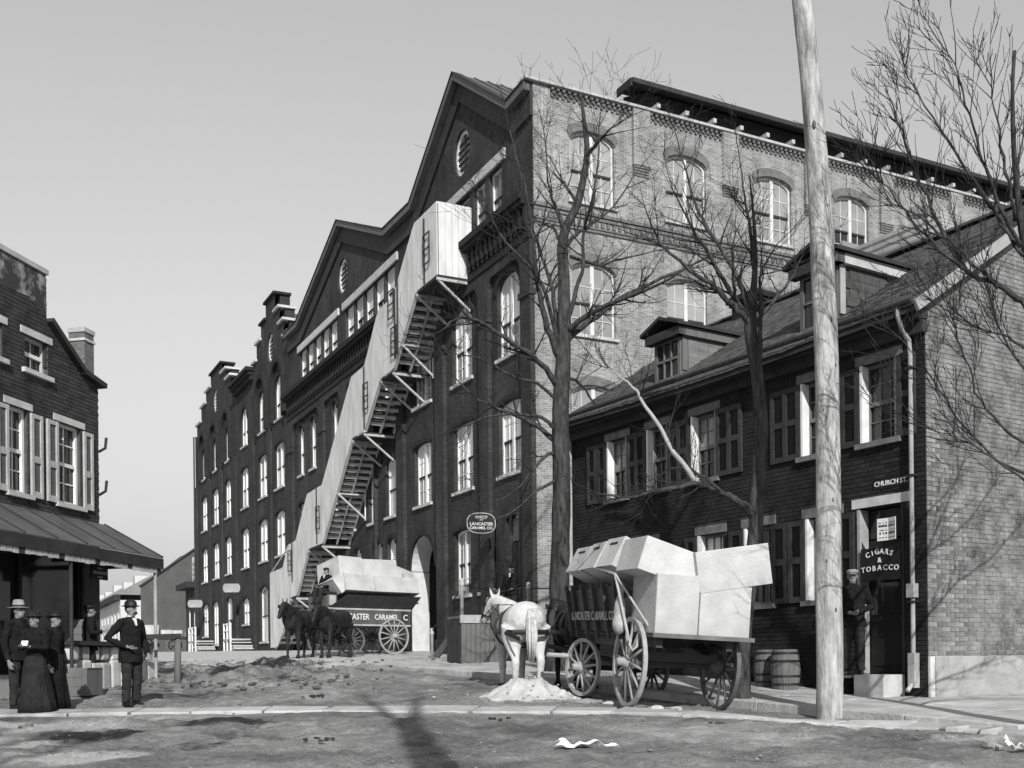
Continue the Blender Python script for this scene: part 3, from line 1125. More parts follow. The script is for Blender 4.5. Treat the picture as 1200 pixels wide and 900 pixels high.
# ------------------------------------------------------------------ the crow-stepped part of the factory beyond
Sroot = thing('stepped_gable_building', 'dark brick factory wing with two stepped gables and rows of white windows', 'factory wing', (FCX, FCY, 0), FROT)
step = [(29.32, -0.4), (57.0, -0.4), (57.0, 18.0), (56.2, 18.0), (56.2, 18.8), (54.45, 18.8), (54.45, 19.85), (52.6, 19.85), (52.6, 20.65), (50.8, 20.65), (50.8, 21.5), (47.0, 21.5), (47.0, 20.75), (45.5, 20.75), (45.5, 19.95), (44.1, 19.95), (44.1, 19.1), (42.6, 19.1), (42.6, 18.6), (37.7, 18.6), (37.7, 19.0), (36.75, 19.0), (36.75, 20.0), (35.6, 20.0), (35.6, 20.9), (34.4, 20.9), (34.4, 21.85), (32.2, 21.85), (32.2, 20.75), (31.2, 20.75), (31.2, 19.75), (30.25, 19.75), (30.25, 18.8), (29.32, 18.8)]
FH, FW = [], []
cols = [(30.5, 32.5), (34.5, 36.45), (39.3, 41.2), (44.45, 46.2), (48.5, 50.4), (52.65, 54.55)]
for a0, a1 in cols:
    fwin(a0, a1, 10.38, 12.95, 'seg', 0.22, nx=1, ny=1)
    fwin(a0, a1, 6.45, 9.0, 'seg', 0.22, nx=1, ny=1)
REC = []
for i, (a0, a1) in enumerate(cols):
    if i < 3:
        fwin(a0 + 0.1, a1 - 0.1, 14.4, 16.9, 'round', 0.85, nx=1, ny=1)
    else:
        fwin(a0 + 0.25, a1 - 0.25, 14.3, 16.6, 'round', 0.6, nx=1, ny=1, pm=G_GREY, pm2=G_WHITE)
fwin(52.6, 54.5, 2.3, 4.75, 'seg', 0.2, nx=1, ny=1)
fwin(39.4, 41.1, 2.75, 4.45, 'seg', 0.2, nx=1, ny=1)
fwin(44.4, 46.0, 1.9, 4.75, 'seg', 0.25, pair=False, nx=1, ny=1, pm=G_WHITE, pm2=G_DARK)
fwin(34.55, 36.4, 1.5, 4.85, 'seg', 0.25, pair=False, nx=1, ny=1)
fwin(48.95, 50.75, 1.6, 4.75, 'seg', 0.2, nx=1, ny=1)
OV3 = [(49.3 + 0.75 * math.cos(t * math.pi / 12), 19.35 + 0.85 * math.sin(t * math.pi / 12)) for t in range(24)]
OV4 = [(33.4 + 0.75 * math.cos(t * math.pi / 12), 19.0 + 0.85 * math.sin(t * math.pi / 12)) for t in range(24)]
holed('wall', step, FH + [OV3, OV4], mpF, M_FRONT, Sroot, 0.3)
for a0, a1, z0, z1, head, rise, k in FW:
    window(Sroot, mpF, a0, a1, z0, z1, head, rise, rec=0.16, **k)
    o_ = opening(a0 - 0.14, a1 + 0.14, z0, z1 + 0.16, head, rise + 0.02)[2:]
    i_ = opening(a0 - 0.01, a1 + 0.01, z0, z1 + 0.01, head, rise)[2:]
    MB(mpF).prism(o_ + i_[::-1], -0.02, 0.05).build('hood_mould', M_TRIMBRICK, Sroot)
oval_window(Sroot, OV3, mpF, G_WHITE)
oval_window(Sroot, OV4, mpF, G_WHITE)
# big relieving arches: raised rings round the top windows
for i, (a0, a1) in enumerate(cols):
    zc = 17.75 if i != 2 else None
    if zc is None:
        continue
    c, hw = (a0 + a1) / 2, (a1 - a0) / 2
    out = opening(c - hw - 0.42, c + hw + 0.42, 14.3, zc + 0.2, 'round', hw + 0.42, 14)[1:]
    inn = opening(c - hw - 0.12, c + hw + 0.12, 14.3, zc - 0.12, 'round', hw + 0.12, 14)[1:]
    MB(mpF).prism(out + [(c - hw - 0.42, 14.3), (c - hw - 0.12, 14.3)] + inn[::-1] + [(c + hw + 0.12, 14.3)], -0.02, 0.22).build('relieving_arch', M_TRIMBRICK, Sroot)
for a0, a1 in ((29.35, 29.95), (33.2, 33.8), (37.4, 38.1), (42.5, 43.2), (47.0, 47.6), (51.2, 51.8), (56.2, 57.0)):
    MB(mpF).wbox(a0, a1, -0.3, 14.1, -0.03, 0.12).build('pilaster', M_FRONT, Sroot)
# step copings with their depth, side roofs
for (a, b), (c, d) in zip(step, step[1:]):
    if abs(b - d) < 1e-6 and b > 18.5:
        lo, hi = min(a, c), max(a, c)
        if abs(hi - lo) < 5 and not (37.7 <= lo < 42.5):
            MB(mpF).wbox(lo - 0.14, hi + 0.14, b + 0.002, b + 0.14, -0.95, 0.14).build('step_coping', M_STONE if b < 20.9 else M_TRIMBRICK, Sroot)
            MB(mpF).wbox(lo + 0.004, hi - 0.004, 17.5, b, -0.9, -0.31).build('step_back', M_FRONT, Sroot)
cm = MB(mpF)
cm.wbox(37.4, 42.75, 18.62, 18.85, -0.03, 0.55)
cm.wbox(37.5, 42.65, 18.38, 18.61, -0.03, 0.38)
cm.wbox(37.55, 42.6, 18.1, 18.37, -0.03, 0.24)
cm.build('cornice', M_TRIMBRICK, Sroot)
r = MB()
for a0, am, a1, zt in ((29.4, 33.3, 37.6, 21.2), (37.6, 40.1, 42.6, 19.6), (42.6, 49.0, 57, 20.9)):
    r.hexa([(0.9, a0, 18.0), (25, a0, 18.0), (25, am, zt - 0.2), (0.9, am, zt - 0.2), (0.9, a0, 18.4), (25, a0, 18.4), (25, am, zt), (0.9, am, zt)])
    r.hexa([(0.9, am, zt - 0.2), (25, am, zt - 0.2), (25, a1, 18.0), (0.9, a1, 18.0), (0.9, am, zt), (25, am, zt), (25, a1, 18.4), (0.9, a1, 18.4)])
r.build('roof', M_ROOFTIN, Sroot)
MB().box(0.0, 25, 56.98, 57.02, -0.4, 18.2).build('end_wall', M_FRONT, Sroot)
for a in (56.6,):
    MB(mpF).wbox(56.62, 56.74, 0.8, 18.1, 0.12, 0.22).build('downspout', M_DARKWOOD, Sroot)

# ------------------------------------------------------------------ fire escape: boarded zigzag stair on the factory front
Fe = thing('fire_escape', 'white boarded zigzag fire escape stair climbing the dark factory front', 'fire escape', factory_xy(-1.35, 27) + (0.95,), FROT)
W_ = 1.35


def fe(x, s, z):          # facade coordinates -> local
    return (x + W_, s - 27, z - 0.95)


def mpE(a, b, o):
    return fe(-W_ - o, a, b)


top = [(4.73, 16.42), (6.9, 16.42), (9.1, 14.42), (10.9, 14.35), (12.6, 12.56), (14.35, 12.5), (18.8, 8.5), (21.3, 8.42), (23.45, 6.32), (24.92, 6.3), (25.95, 5.2), (28.65, 5.12)]
low = [(4.73, 13.82), (6.75, 13.84), (9.2, 11.56), (10.69, 11.55), (12.68, 9.84), (14.3, 9.84), (18.79, 5.75), (21.15, 5.72), (23.31, 3.57), (24.44, 3.54), (26.2, 1.74), (27.2, 1.0)]
cuts_ = [4.73, 6.82, 9.15, 10.8, 12.65, 14.33, 18.8, 21.2, 23.38, 24.7, 28.65]


def on(line, s):
    return float(np.interp(s, [p[0] for p in line], [p[1] for p in line]))


for s0, s1 in zip(cuts_, cuts_[1:]):
    n = max(2, int((s1 - s0) / 0.3))
    for k in range(n):
        a, b = s0 + (s1 - s0) * k / n, s0 + (s1 - s0) * (k + 1) / n - 0.007
        lo0 = on(low, a) if a < 27.2 else 1.0
        lo1 = on(low, b) if b < 27.2 else 1.0
        dz = random.uniform(-0.004, 0.004)
        o = MB(mpE).prism([(a, lo0 + dz), (b, lo1 + dz), (b, on(top, b) + dz), (a, on(top, a) + dz)], -0.015, 0.02 + random.uniform(0, 0.005)).build('board', M_BOARD, Fe)
    if s1 - s0 > 1.2:
        rl = MB(mpE)
        rl.beam(mpE(s0, on(top, s0) - 0.03, -0.04), mpE(s1, on(top, s1) - 0.03, -0.04), 0.05, 0.08)
        rl.build('rail', M_DULLWHITE, Fe)
for k in range(5):
    x0, x1 = -W_ + 0.04 + (W_ - 0.05) * k / 5, -W_ + 0.04 + (W_ - 0.05) * (k + 1) / 5 - 0.012
    dz = random.uniform(-0.004, 0.004)
    e = MB().hexa([fe(x0, 4.70, 13.82 + dz), fe(x1, 4.70, 13.82 + dz), fe(x1, 4.73, 13.82 + dz), fe(x0, 4.73, 13.82 + dz), fe(x0, 4.70, 16.42 + dz), fe(x1, 4.70, 16.42 + dz), fe(x1, 4.73, 16.42 + dz), fe(x0, 4.73, 16.42 + dz)])
    e.build('end_board', M_BOARD, Fe)
tread2 = MB().box(-0.30, 0.30, -0.13, 0.13, -0.02, 0.02).mesh('tread', M_DARKWOOD)  # white stair boards; shade under the treads painted as dark wood
riser2 = MB().box(-0.30, 0.30, -0.012, 0.012, -0.085, 0.065).mesh('riser', M_WHITE)
flights = [((6.75, 13.84), (9.2, 11.56)), ((10.69, 11.55), (12.68, 9.84)), ((14.3, 9.84), (18.79, 5.75)), ((21.15, 5.72), (23.31, 3.57)), ((24.44, 3.54), (26.2, 1.74)), ((26.2, 1.74), (27.9, 0.95))]
for (s0, z0), (s1, z1) in flights:
    L = math.hypot(s1 - s0, z1 - z0)
    n = max(2, int(round((z0 - z1) / 0.235)))
    for x in (-W_ + 0.06, -W_ / 2, -0.06):
        MB().beam(fe(x, s0, z0), fe(x, s1, z1), 0.045, 0.2).build('stringer', M_DULLWHITE, Fe)
    for k in range(1, n):
        t = (k - 0.3) / n
        s_, z_ = s0 + (s1 - s0) * t, z0 + (z1 - z0) * t
        for xc in (-W_ * 0.745, -W_ * 0.255):
            link('tread', tread2, Fe, fe(xc, s_, z_ + 0.06))
            link('riser', riser2, Fe, fe(xc, s_ + 0.10, z_ - 0.02))
for s0, s1, z in ((4.73, 6.75, 13.8), (9.2, 10.69, 11.52), (12.68, 14.3, 9.80), (18.79, 21.15, 5.70), (23.31, 24.44, 3.52)):
    p = MB()
    p.hexa([fe(-W_, s0, z - 0.06), fe(0.0, s0, z - 0.06), fe(0.0, s1, z - 0.06), fe(-W_, s1, z - 0.06), fe(-W_, s0, z), fe(0.0, s0, z), fe(0.0, s1, z), fe(-W_, s1, z)])
    ld = p.build('landing', M_DARKWOOD, Fe)
    for s_ in (s0 + 0.05, s1 - 0.05):
        MB().beam(fe(-W_ - 0.02, s_, z - 0.10), fe(0.0, s_, z - 0.10), 0.09, 0.11).build('landing_beam', M_DULLWHITE, ld)
    for s_ in (s0 + 0.05, s1 - 0.05):
        MB().beam(fe(-W_, s_ + 0.02, z - 0.1), fe(-0.02, s_ + 0.05, z - 1.1), 0.075, 0.075).build('brace', M_DULLWHITE, Fe)
        MB().beam(fe(-0.05, s_ + 0.02, z - 0.1), fe(-0.05, s_ + 0.05, z - 1.15), 0.06, 0.06).build('wall_post', M_DARKWOOD, Fe)
for s_, z in ((8.3, 12.30), (16.45, 7.75)):
    MB().beam(fe(-W_, s_, z), fe(0.0, s_, z), 0.07, 0.07).build('cross_beam', M_DULLWHITE, Fe)
    MB().beam(fe(-W_, s_, z), fe(-0.02, s_ + 0.02, z - 1.1), 0.075, 0.075).build('brace', M_DULLWHITE, Fe)
    MB().beam(fe(-0.05, s_, z), fe(-0.05, s_ + 0.02, z - 1.15), 0.05, 0.05).build('wall_post', M_WHITE, Fe)
# iron rods with hinged guards fixed on the outer boards
for s_, z0, z1, zg, sd in ((5.85, 13.85, 16.2, 15.0, 1), (8.9, 11.9, 14.6, 14.1, -1), (8.6, 12.0, 15.5, 12.6, -1), (12.6, 9.9, 12.5, 11.2, 1), (19.6, 5.8, 8.45, 7.0, 1), (24.0, 4.3, 6.3, 5.4, -1)):
    g = MB(mpE)
    g.wbox(s_ - 0.03, s_ + 0.03, z0, z1, 0.03, 0.075)
    o = g.build('guard_rod', M_IRON, Fe)
    h = MB(mpE)
    a0, a1 = (s_ - 0.62, s_) if sd > 0 else (s_, s_ + 0.62)
    for a, b, c, d in ((a0, a1, zg - 0.55, zg - 0.51), (a0, a1, zg + 0.51, zg + 0.55), (a0, a0 + 0.035, zg - 0.55, zg + 0.55), (a1 - 0.035, a1, zg - 0.55, zg + 0.55), (a0, a1, zg - 0.02, zg + 0.02)):
        h.wbox(a, b, c, d, 0.08, 0.12)
    h.build('guard_frame', M_IRON, o)

# ------------------------------------------------------------------ office platform at the factory corner
Pl = thing('office_platform', 'raised wooden office platform with planked skirt, railing posts and side steps', 'platform', (FCX, FCY, 0), FROT)
XA, YA, ZD = -4.25, -3.45, 1.33
XB, YB = -2.6, -2.5
for x0, x1, y0, y1 in ((XA, -0.25, YA, YB), (XB, -0.25, YB + 0.004, 0.3), (-1.65, -0.25, 0.304, 2.7)):
    n = max(2, int((x1 - x0) / 0.2))
    for k in range(n):
        MB().box(x0 + (x1 - x0) * k / n, x0 + (x1 - x0) * (k + 1) / n - 0.008, y0, y1, ZD - 0.07, ZD + random.uniform(-0.004, 0.004)).build('deck_plank', M_WOOD, Pl)
MB().box(XA - 0.04, -0.25, YA - 0.05, YA - 0.003, ZD - 0.2, ZD + 0.02).build('deck_edge', M_DULLWHITE, Pl)
pk = MB().box(0, 0.135, -0.015, 0.015, 0, 1.0).mesh('skirt_plank', M_WOOD)
pk_shade = MB().box(0, 0.135, -0.015, 0.015, 0, 1.0).mesh('skirt_plank', M_DARKWOOD)  # shaded copy of the plank for left faces, shade in its colour


def skirt(xa, ya, xb, yb, me_):
    L = math.hypot(xb - xa, yb - ya)
    ux, uy = (xb - xa) / L, (yb - ya) / L
    t = 0.0
    while t < L - 0.1:
        x, y_ = xa + ux * t, ya + uy * t
        wx, wy = factory_xy(x, y_)
        g0 = gz(wx, wy) - 0.08
        o = link('skirt_plank', me_, Pl, (x - uy * random.uniform(-0.006, 0.006), y_ + ux * random.uniform(-0.006, 0.006), g0))
        o.rotation_euler = (0, 0, math.atan2(uy, ux))
        o.scale = (1, 1, ZD - 0.09 - g0 + random.uniform(-0.02, 0.0))
        t += 0.145


skirt(XA, YA, 0.3, YA, pk)
skirt(XA, YB, XA, YA, pk_shade)
skirt(XB, 0.3, XB, YB, pk_shade)
skirt(-1.65, 2.7, -1.65, 0.3, pk_shade)
post = MB().lathe([(0.055, 0), (0.055, 0.85), (0.075, 0.87), (0.075, 0.92), (0.05, 0.95), (0.07, 1.0), (0.05, 1.06), (0.0, 1.08)], 10).mesh('post', M_DULLWHITE, True)
for x, y_ in ((-4.15, -3.3), (-1.6, -0.1), (-1.7, -2.6), (-0.4, -3.35)):
    link('post', post, Pl, (x, y_, ZD - 0.03))
for a, b in (((-4.15, -3.3, ZD + 0.86), (-1.6, -0.1, ZD + 0.95)), ((-1.6, -0.1, ZD + 0.9), (-1.7, -2.6, ZD + 0.9)), ((-4.15, -3.3, ZD + 0.4), (-1.7, -2.6, ZD + 0.4)), ((-1.7, -2.6, ZD + 0.85), (-0.4, -3.35, ZD + 0.85))):
    MB().tube([a, b], 0.018, 6).build('rail', M_IRON, Pl)
for k in range(6):
    z = ZD - 0.19 - 0.19 * k
    MB().box(XB, -1.7, 0.33 + 0.31 * k, 0.33 + 0.31 * k + 0.33, z - 0.05, z).build('step', M_WOOD, Pl)
for x in (XB - 0.06, -1.68):
    MB().beam((x, 0.3, ZD - 0.18), (x, 2.3, 0.15), 0.06, 0.26).build('string_board', M_WOOD, Pl)
link('newel', post, Pl, (XB - 0.1, 2.35, 0.12))
MB().tube([(XB - 0.1, 2.35, 1.1), (XB - 0.05, 0.3, ZD + 0.9)], 0.02, 6).build('rail', M_IRON, Pl)

# oval hanging sign of the office
sg = thing('hanging_sign', 'dark oval board sign lettered OFFICE OF LANCASTER CARAMEL CO. hung from the factory', 'sign', (-0.99, 36.40, 4.74), FROT + math.radians(-14))
ov = [(0.47 * math.copysign(abs(math.cos(t)) ** 0.75, math.cos(t)), 0.325 * math.copysign(abs(math.sin(t)) ** 0.75, math.sin(t))) for t in [2 * math.pi * i / 32 for i in range(32)]]
mpG = lambda a, b, o: (a, -o, b)
MB(mpG).prism([(a * 1.06, b * 1.08) for a, b in ov], -0.015, 0.015).build('rim', M_DULLWHITE, sg)
MB(mpG).prism(ov, -0.02, 0.022).build('board', M_BLACK, sg)
for txt, z, sz, sx in (('OFFICE', 0.19, 0.13, 1.0), ('OF', 0.085, 0.09, 1.0), ('LANCASTER', -0.035, 0.145, 1.0), ('CARAMEL CO.', -0.17, 0.125, 1.0)):
    lettering(txt, sz, M_WHITE, sg, (0, -0.03, z), (1, 0, 0), (0, 0, 1), sx=sx)
MB().tube([(-0.3, 0, 0.32), (-0.3, 0, 0.5)], 0.008, 5).build('chain', M_IRON, sg)
MB().tube([(0.3, 0, 0.32), (0.3, 0, 0.5)], 0.008, 5).build('chain', M_IRON, sg)
MB().tube([(-0.6, 0, 0.5), (1.35, 0.1, 0.55)], 0.014, 6).build('bracket', M_IRON, sg)

# ------------------------------------------------------------------ the corner house with shutters and dormers
Hroot = thing('corner_house', 'two storey brick corner house with dark shutters, two dormers and a shingled roof', 'house', (HC.x, HC.y, 0), HROT)


def mpH(a, b, o):
    return (-o, a, b)


def mpK(a, b, o):
    return (a, -o, b)


LEN = 9.65
UP = [(0.53, 1.25), (1.85, 2.56), (4.75, 5.46), (6.2, 6.86), (7.56, 8.24)]
LO = [(1.75, 2.48), (3.31, 4.0), (4.6, 5.3), (6.6, 7.3)]
holes = [opening(a, b, 3.6, 4.9) for a, b in UP] + [opening(a, b, 1.05, 2.5) for a, b in LO] + [opening(0.42, 1.36, -0.24, 2.53)]
hb = [(a, b, 3.6, 4.9) for a, b in UP] + [(a, b, 1.05, 2.5) for a, b in LO] + [(0.42, 1.36, -0.24, 2.53)]
hb += [(a - 0.12, b + 0.12, 4.9, 5.07) for a, b in UP] + [(a - 0.12, b + 0.12, 2.5, 2.68) for a, b in LO + [(0.42, 1.36)]]
hb += [(a - 0.12, b + 0.12, 3.5, 3.6) for a, b in UP] + [(a - 0.12, b + 0.12, 0.95, 1.05) for a, b in LO]
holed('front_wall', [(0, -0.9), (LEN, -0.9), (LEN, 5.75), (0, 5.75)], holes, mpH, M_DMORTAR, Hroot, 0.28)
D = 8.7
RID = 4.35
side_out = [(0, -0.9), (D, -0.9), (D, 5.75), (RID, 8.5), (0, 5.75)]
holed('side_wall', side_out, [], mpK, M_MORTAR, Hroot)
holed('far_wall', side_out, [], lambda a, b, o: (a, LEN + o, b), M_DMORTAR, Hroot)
courses = []
z = -0.62
while z < 5.68:
    cuts = [(a0, a1) for a0, a1, z0, z1 in hb if z + 0.065 > z0 and z < z1]
    courses.append((z, free(0.0, LEN, cuts)))
    z += 0.0765
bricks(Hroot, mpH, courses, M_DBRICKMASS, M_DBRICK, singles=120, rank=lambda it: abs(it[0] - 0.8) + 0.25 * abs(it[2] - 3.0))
courses = []
z = 0.06
while z < 8.3:
    top_in = min(D, RID + (8.5 - z - 0.065) / ((8.5 - 5.75) / RID)) if z > 5.68 else D
    lo_in = (z + 0.065 - 5.75) * RID / (8.5 - 5.75) if z > 5.68 else 0.0
    if lo_in < top_in - 0.1:
        courses.append((z, [(max(lo_in, 0.0), top_in)]))
    z += 0.0765
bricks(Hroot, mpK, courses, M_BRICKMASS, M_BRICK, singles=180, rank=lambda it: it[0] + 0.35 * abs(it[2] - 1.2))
# stucco base on the side, stone corner block
MB(mpK).wbox(0.12, D, -0.95, 0.045, -0.05, 0.055).build('stucco_base', M_STUCCO, Hroot)
MB(mpK).wbox(0.0, 0.115, -0.9, 0.045, -0.05, 0.04).build('corner_block', M_STONE, Hroot)
SHL = {}


def shutter(a0, a1, z0, z1, m, ang=0.0, hinge=None):
    """panelled shutter leaf laid against the wall"""
    w, h = round(a1 - a0, 2), round(z1 - z0, 2)
    key = (w, h, m.name)
    if key not in SHL:
        mb = MB(mpH)
        st = 0.085
        mb.wbox(0, st, 0, h, 0.0, 0.045)
        mb.wbox(w - st, w, 0, h, 0.0, 0.045)
        cols_ = [(st, w - st)] if w < 0.5 else [(st, w / 2 - 0.05), (w / 2 + 0.05, w - st)]
        if w >= 0.5:
            mb.wbox(w / 2 - 0.05, w / 2 + 0.05, 0, h, 0.0, 0.045)
        for c0, c1 in cols_:
            for b0, b1 in ((0, 0.1), (h * 0.48, h * 0.56), (h - 0.09, h)):
                mb.wbox(c0, c1, b0, b1, 0.0, 0.04)
        pn = MB(mpH)
        for c0, c1 in cols_:
            for b0, b1 in ((0.1, h * 0.48), (h * 0.56, h - 0.09)):
                k = int((b1 - b0) / 0.06)
                for i in range(k):
                    zz = b0 + (b1 - b0) * (i + 0.5) / k
                    pn.add([mpH(c0, zz - 0.03, 0.006), mpH(c1, zz - 0.03, 0.006), mpH(c1, zz + 0.03, 0.028), mpH(c0, zz + 0.03, 0.028)], [(0, 1, 2, 3)])
                    pn.add([mpH(c0, zz + 0.03, 0.028), mpH(c1, zz + 0.03, 0.028), mpH(c1, zz + 0.031, 0.004), mpH(c0, zz + 0.031, 0.004)], [(0, 1, 2, 3)])
        SHL[key] = (mb.mesh('shutter', m), pn.mesh('louvres', MATS['shutter_louvre']))
    o = link('shutter', SHL[key][0], Hroot, mpH(a0, z0, 0.02))
    tag(link('louvres', SHL[key][1], o), kind='stuff')
    if ang:
        if hinge == 'hi':
            o.location = mpH(a1, z0, 0.02)
            o.rotation_euler.z = ang
            # leaf drawn from its hinge towards lower a
            sh = o.matrix_local.to_3x3() @ Vector((0, -w, 0))
            o.location = Vector(o.location) + sh
        else:
            o.rotation_euler.z = ang
    return o


M_FRAME = mat('grey_sash_paint', 0.16, 0.7, 0.3, 5.0)
M_LINTEL = mat('weathered_lintel_stone', 0.16, 0.9, 0.35, 5.0, 0.3, 30)
mat('shutter_louvre', 0.014, 0.7, 0.3, 6.0, 0.2, 40, 0.3)
M_OLDWHITE = mat('old_white_paint', 0.34, 0.7, 0.2, 4.0, 0.2, 30, 0.3)
for i, (a, b) in enumerate(UP):
    window(Hroot, mpH, a, b, 3.6, 4.9, pair=False, rec=0.18, nx=3, ny=2, fw=0.055, fm=M_FRAME, sillm=M_LINTEL, pm=(G_DARK, G_DARK, G_GREY, G_DARK, G_GREY)[i], pm2=(G_DARK, G_DARK, G_DARK, G_DARK, G_DARK)[i], sill=0.09, rails=M_FRAME, mt=0.02)
    MB(mpH).wbox(a - 0.11, b + 0.11, 4.905, 5.06, -0.02, 0.022).build('lintel', M_LINTEL, Hroot)
    # jamb lining: sunlight on the right-facing side put into whiter paint
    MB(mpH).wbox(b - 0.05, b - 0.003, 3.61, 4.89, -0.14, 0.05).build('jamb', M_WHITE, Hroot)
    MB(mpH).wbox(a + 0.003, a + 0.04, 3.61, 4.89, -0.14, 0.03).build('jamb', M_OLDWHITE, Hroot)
for i, (a, b) in enumerate(LO):
    window(Hroot, mpH, a, b, 1.05, 2.5, pair=False, rec=0.18, nx=3, ny=2, fw=0.055, fm=M_FRAME, sillm=M_LINTEL, pm=(G_DARK, G_DARK, G_WHITE, G_GREY)[i], pm2=(G_DARK, G_DARK, G_GREY, G_DARK)[i], sill=0.09, rails=M_FRAME, mt=0.02)
    MB(mpH).wbox(a - 0.1, b + 0.1, 2.505, 2.67, -0.02, 0.022).build('lintel', M_LINTEL, Hroot)
    MB(mpH).wbox(b - 0.05, b - 0.003, 1.06, 2.49, -0.14, 0.05).build('jamb', M_WHITE, Hroot)  # sunlit side again, its brightness in the white paint
for a0, a1 in ((0.16, 0.5), (1.27, 1.66), (2.58, 3.28), (4.03, 4.73), (5.5, 6.18), (6.88, 7.52), (8.26, 8.6), (8.62, 8.98)):
    shutter(a0, a1, 3.58, 4.88, M_SHUT)
for a0, a1 in ((1.4, 1.73), (2.5, 2.88), (2.91, 3.29), (4.02, 4.4), (5.32, 5.66), (6.2, 6.57)):
    shutter(a0, a1, 1.03, 2.48, M_SHUT if a0 < 2 else M_SHUT)
# shop door with its dark panel, transom and white lintel
MB(mpH).wbox(0.32, 1.46, 2.535, 2.69, -0.02, 0.025).build('lintel', M_STONE, Hroot)
d = MB(mpH).wbox(0.45, 1.33, -0.23, 2.0, -0.26, -0.21).build('shop_door', M_BLACK, Hroot)
MB(mpH).wbox(0.45, 1.33, 2.03, 2.5, -0.255, -0.23).build('transom_pane', G_DARK, d)
MB(mpH).wbox(0.53, 1.25, 0.75, 1.9, -0.208, -0.195).build('pane', G_DARK, d)
MB(mpH).wbox(0.53, 1.25, -0.1, 0.6, -0.208, -0.19).build('panel', M_BLACK, d)
MB(mpH).tube([mpH(0.6, 0.68, -0.2), mpH(0.6, 0.68, -0.14)], 0.02, 8).build('handle', M_IRON, d)
MB(mpH).wbox(1.30, 1.355, -0.23, 2.51, -0.2, 0.02).build('door_jamb', M_OLDWHITE, Hroot)  # door jambs likewise: sunlit side painted pale, shaded side dark
MB(mpH).wbox(0.425, 0.47, -0.23, 2.51, -0.2, 0.02).build('door_jamb', M_DARKWOOD, Hroot)
# cornice under the eave, eave gutter and downspout
c = MB(mpH)
c.wbox(-0.06, LEN + 0.05, 5.34, 5.52, 0.0, 0.30)
c.wbox(-0.04, LEN + 0.03, 5.14, 5.335, -0.01, 0.12)
c.build('eave_cornice', M_DARKWOOD, Hroot)
MB().tube([(-0.44, -0.1, 5.56), (-0.44, LEN + 0.1, 5.60)], 0.05, 8).build('gutter', M_SHUT, Hroot)
MB().tube([(-0.42, 0.18, 5.52), (-0.42, 0.18, 5.38), (-0.30, 0.19, 5.18), (-0.13, 0.2, 5.05), (-0.1, 0.2, 4.8), (-0.1, 0.2, -0.35), (-0.25, 0.2, -0.5)], 0.036, 8).build('downspout', M_STUCCO, Hroot)
for zz in (0.9, 2.9, 4.6):
    MB().box(-0.16, 0.0, 0.14, 0.26, zz, zz + 0.03).build('pipe_strap', M_IRON, Hroot)
MB().tube([(-0.1, LEN - 0.06, 5.4), (-0.1, LEN - 0.06, -0.1)], 0.05, 8).build('downspout', M_DULLWHITE, Hroot)
MB().box(-0.17, -0.05, 0.13, 0.27, 0.98, 1.2).build('pipe_box', M_STUCCO, Hroot)
MB().box(-0.16, -0.03, 0.14, 0.26, -0.45, 0.1).build('pipe_casing', M_STUCCO, Hroot)
# roof: deck and separate shingles
SL = (8.5 - 5.75) / RID
sag = lambda y: -0.05 * math.sin(math.pi * min(max(y / LEN, 0), 1)) * 1.6


def roof_pt(x, y, up=0.0):          # x in from the wall, height up above the deck
    return (x, y, 5.75 + x * SL + sag(y) + up)


r = MB()
n = 12
for k in range(n):
    y0, y1 = -0.16 + (LEN + 0.3) * k / n, -0.16 + (LEN + 0.3) * (k + 1) / n
    lo_ = [roof_pt(-0.42, y0), roof_pt(RID, y0), roof_pt(RID, y1), roof_pt(-0.42, y1)]
    r.hexa([(x, y, z - 0.1) for x, y, z in lo_] + lo_)
    bk = [roof_pt(RID, y0), (D + 0.4, y0, 5.5), (D + 0.4, y1, 5.5), roof_pt(RID, y1)]
    r.hexa([(x, y, z - 0.1) for x, y, z in bk] + bk)
r.build('roof', M_ROOFDARK, Hroot)
DORM = [(2.2, 3.12, 7.18), (6.42, 7.3, 7.02)]
shn = MB()
cosr = 1 / math.hypot(1, SL)
one_sh = {}
cand = []
row = 0
x = -0.46
while x < RID - 0.05:
    y = -0.18 + (0.09 if row % 2 else 0)
    while y < LEN + 0.14:
        w = random.choice((0.15, 0.18, 0.21))
        skip = any(d0 - 0.03 < y + w / 2 < d1 + 0.03 and x + 0.2 > 0.55 and 5.75 + x * SL < zt - 0.15 for d0, d1, zt in DORM)
        if not skip:
            cand.append((x, y, w))
        y += w + 0.008
    x += 0.17
    row += 1
cand.sort(key=lambda q: q[1] + 0.8 * abs(q[0] - 0.7))
for i, (x, y, w) in enumerate(cand):
    wv = min(w, LEN + 0.15 - y)
    lift = random.uniform(0.0, 0.014)
    p0, p1 = Vector(roof_pt(x, y + w / 2, 0.03 + lift)), Vector(roof_pt(x + 0.30, y + w / 2, 0.006))
    mb = MB() if i < 300 else shn
    if i < 300:
        if w not in one_sh:
            one_sh[w] = MB().hexa([(0, 0, -0.018), (0.30, 0, -0.008), (0.30, w, -0.008), (0, w, -0.018), (0, 0, 0.0), (0.30, 0, 0), (0.30, w, 0), (0, w, 0)]).mesh('shingle', M_SHINGLE)
        o = link('shingle', one_sh[w], Hroot, (p0.x, y, p0.z))
        o.rotation_euler = (random.uniform(-0.02, 0.02), -math.atan2(p1.z - p0.z, 0.30), random.uniform(-0.02, 0.02))
    else:
        a, b = p0, p1
        shn.hexa([(a.x, y, a.z - 0.02), (b.x, y, b.z - 0.01), (b.x, y + w, b.z - 0.01), (a.x, y + w, a.z - 0.02), (a.x, y, a.z), (b.x, y, b.z), (b.x, y + w, b.z), (a.x, y + w, a.z)])
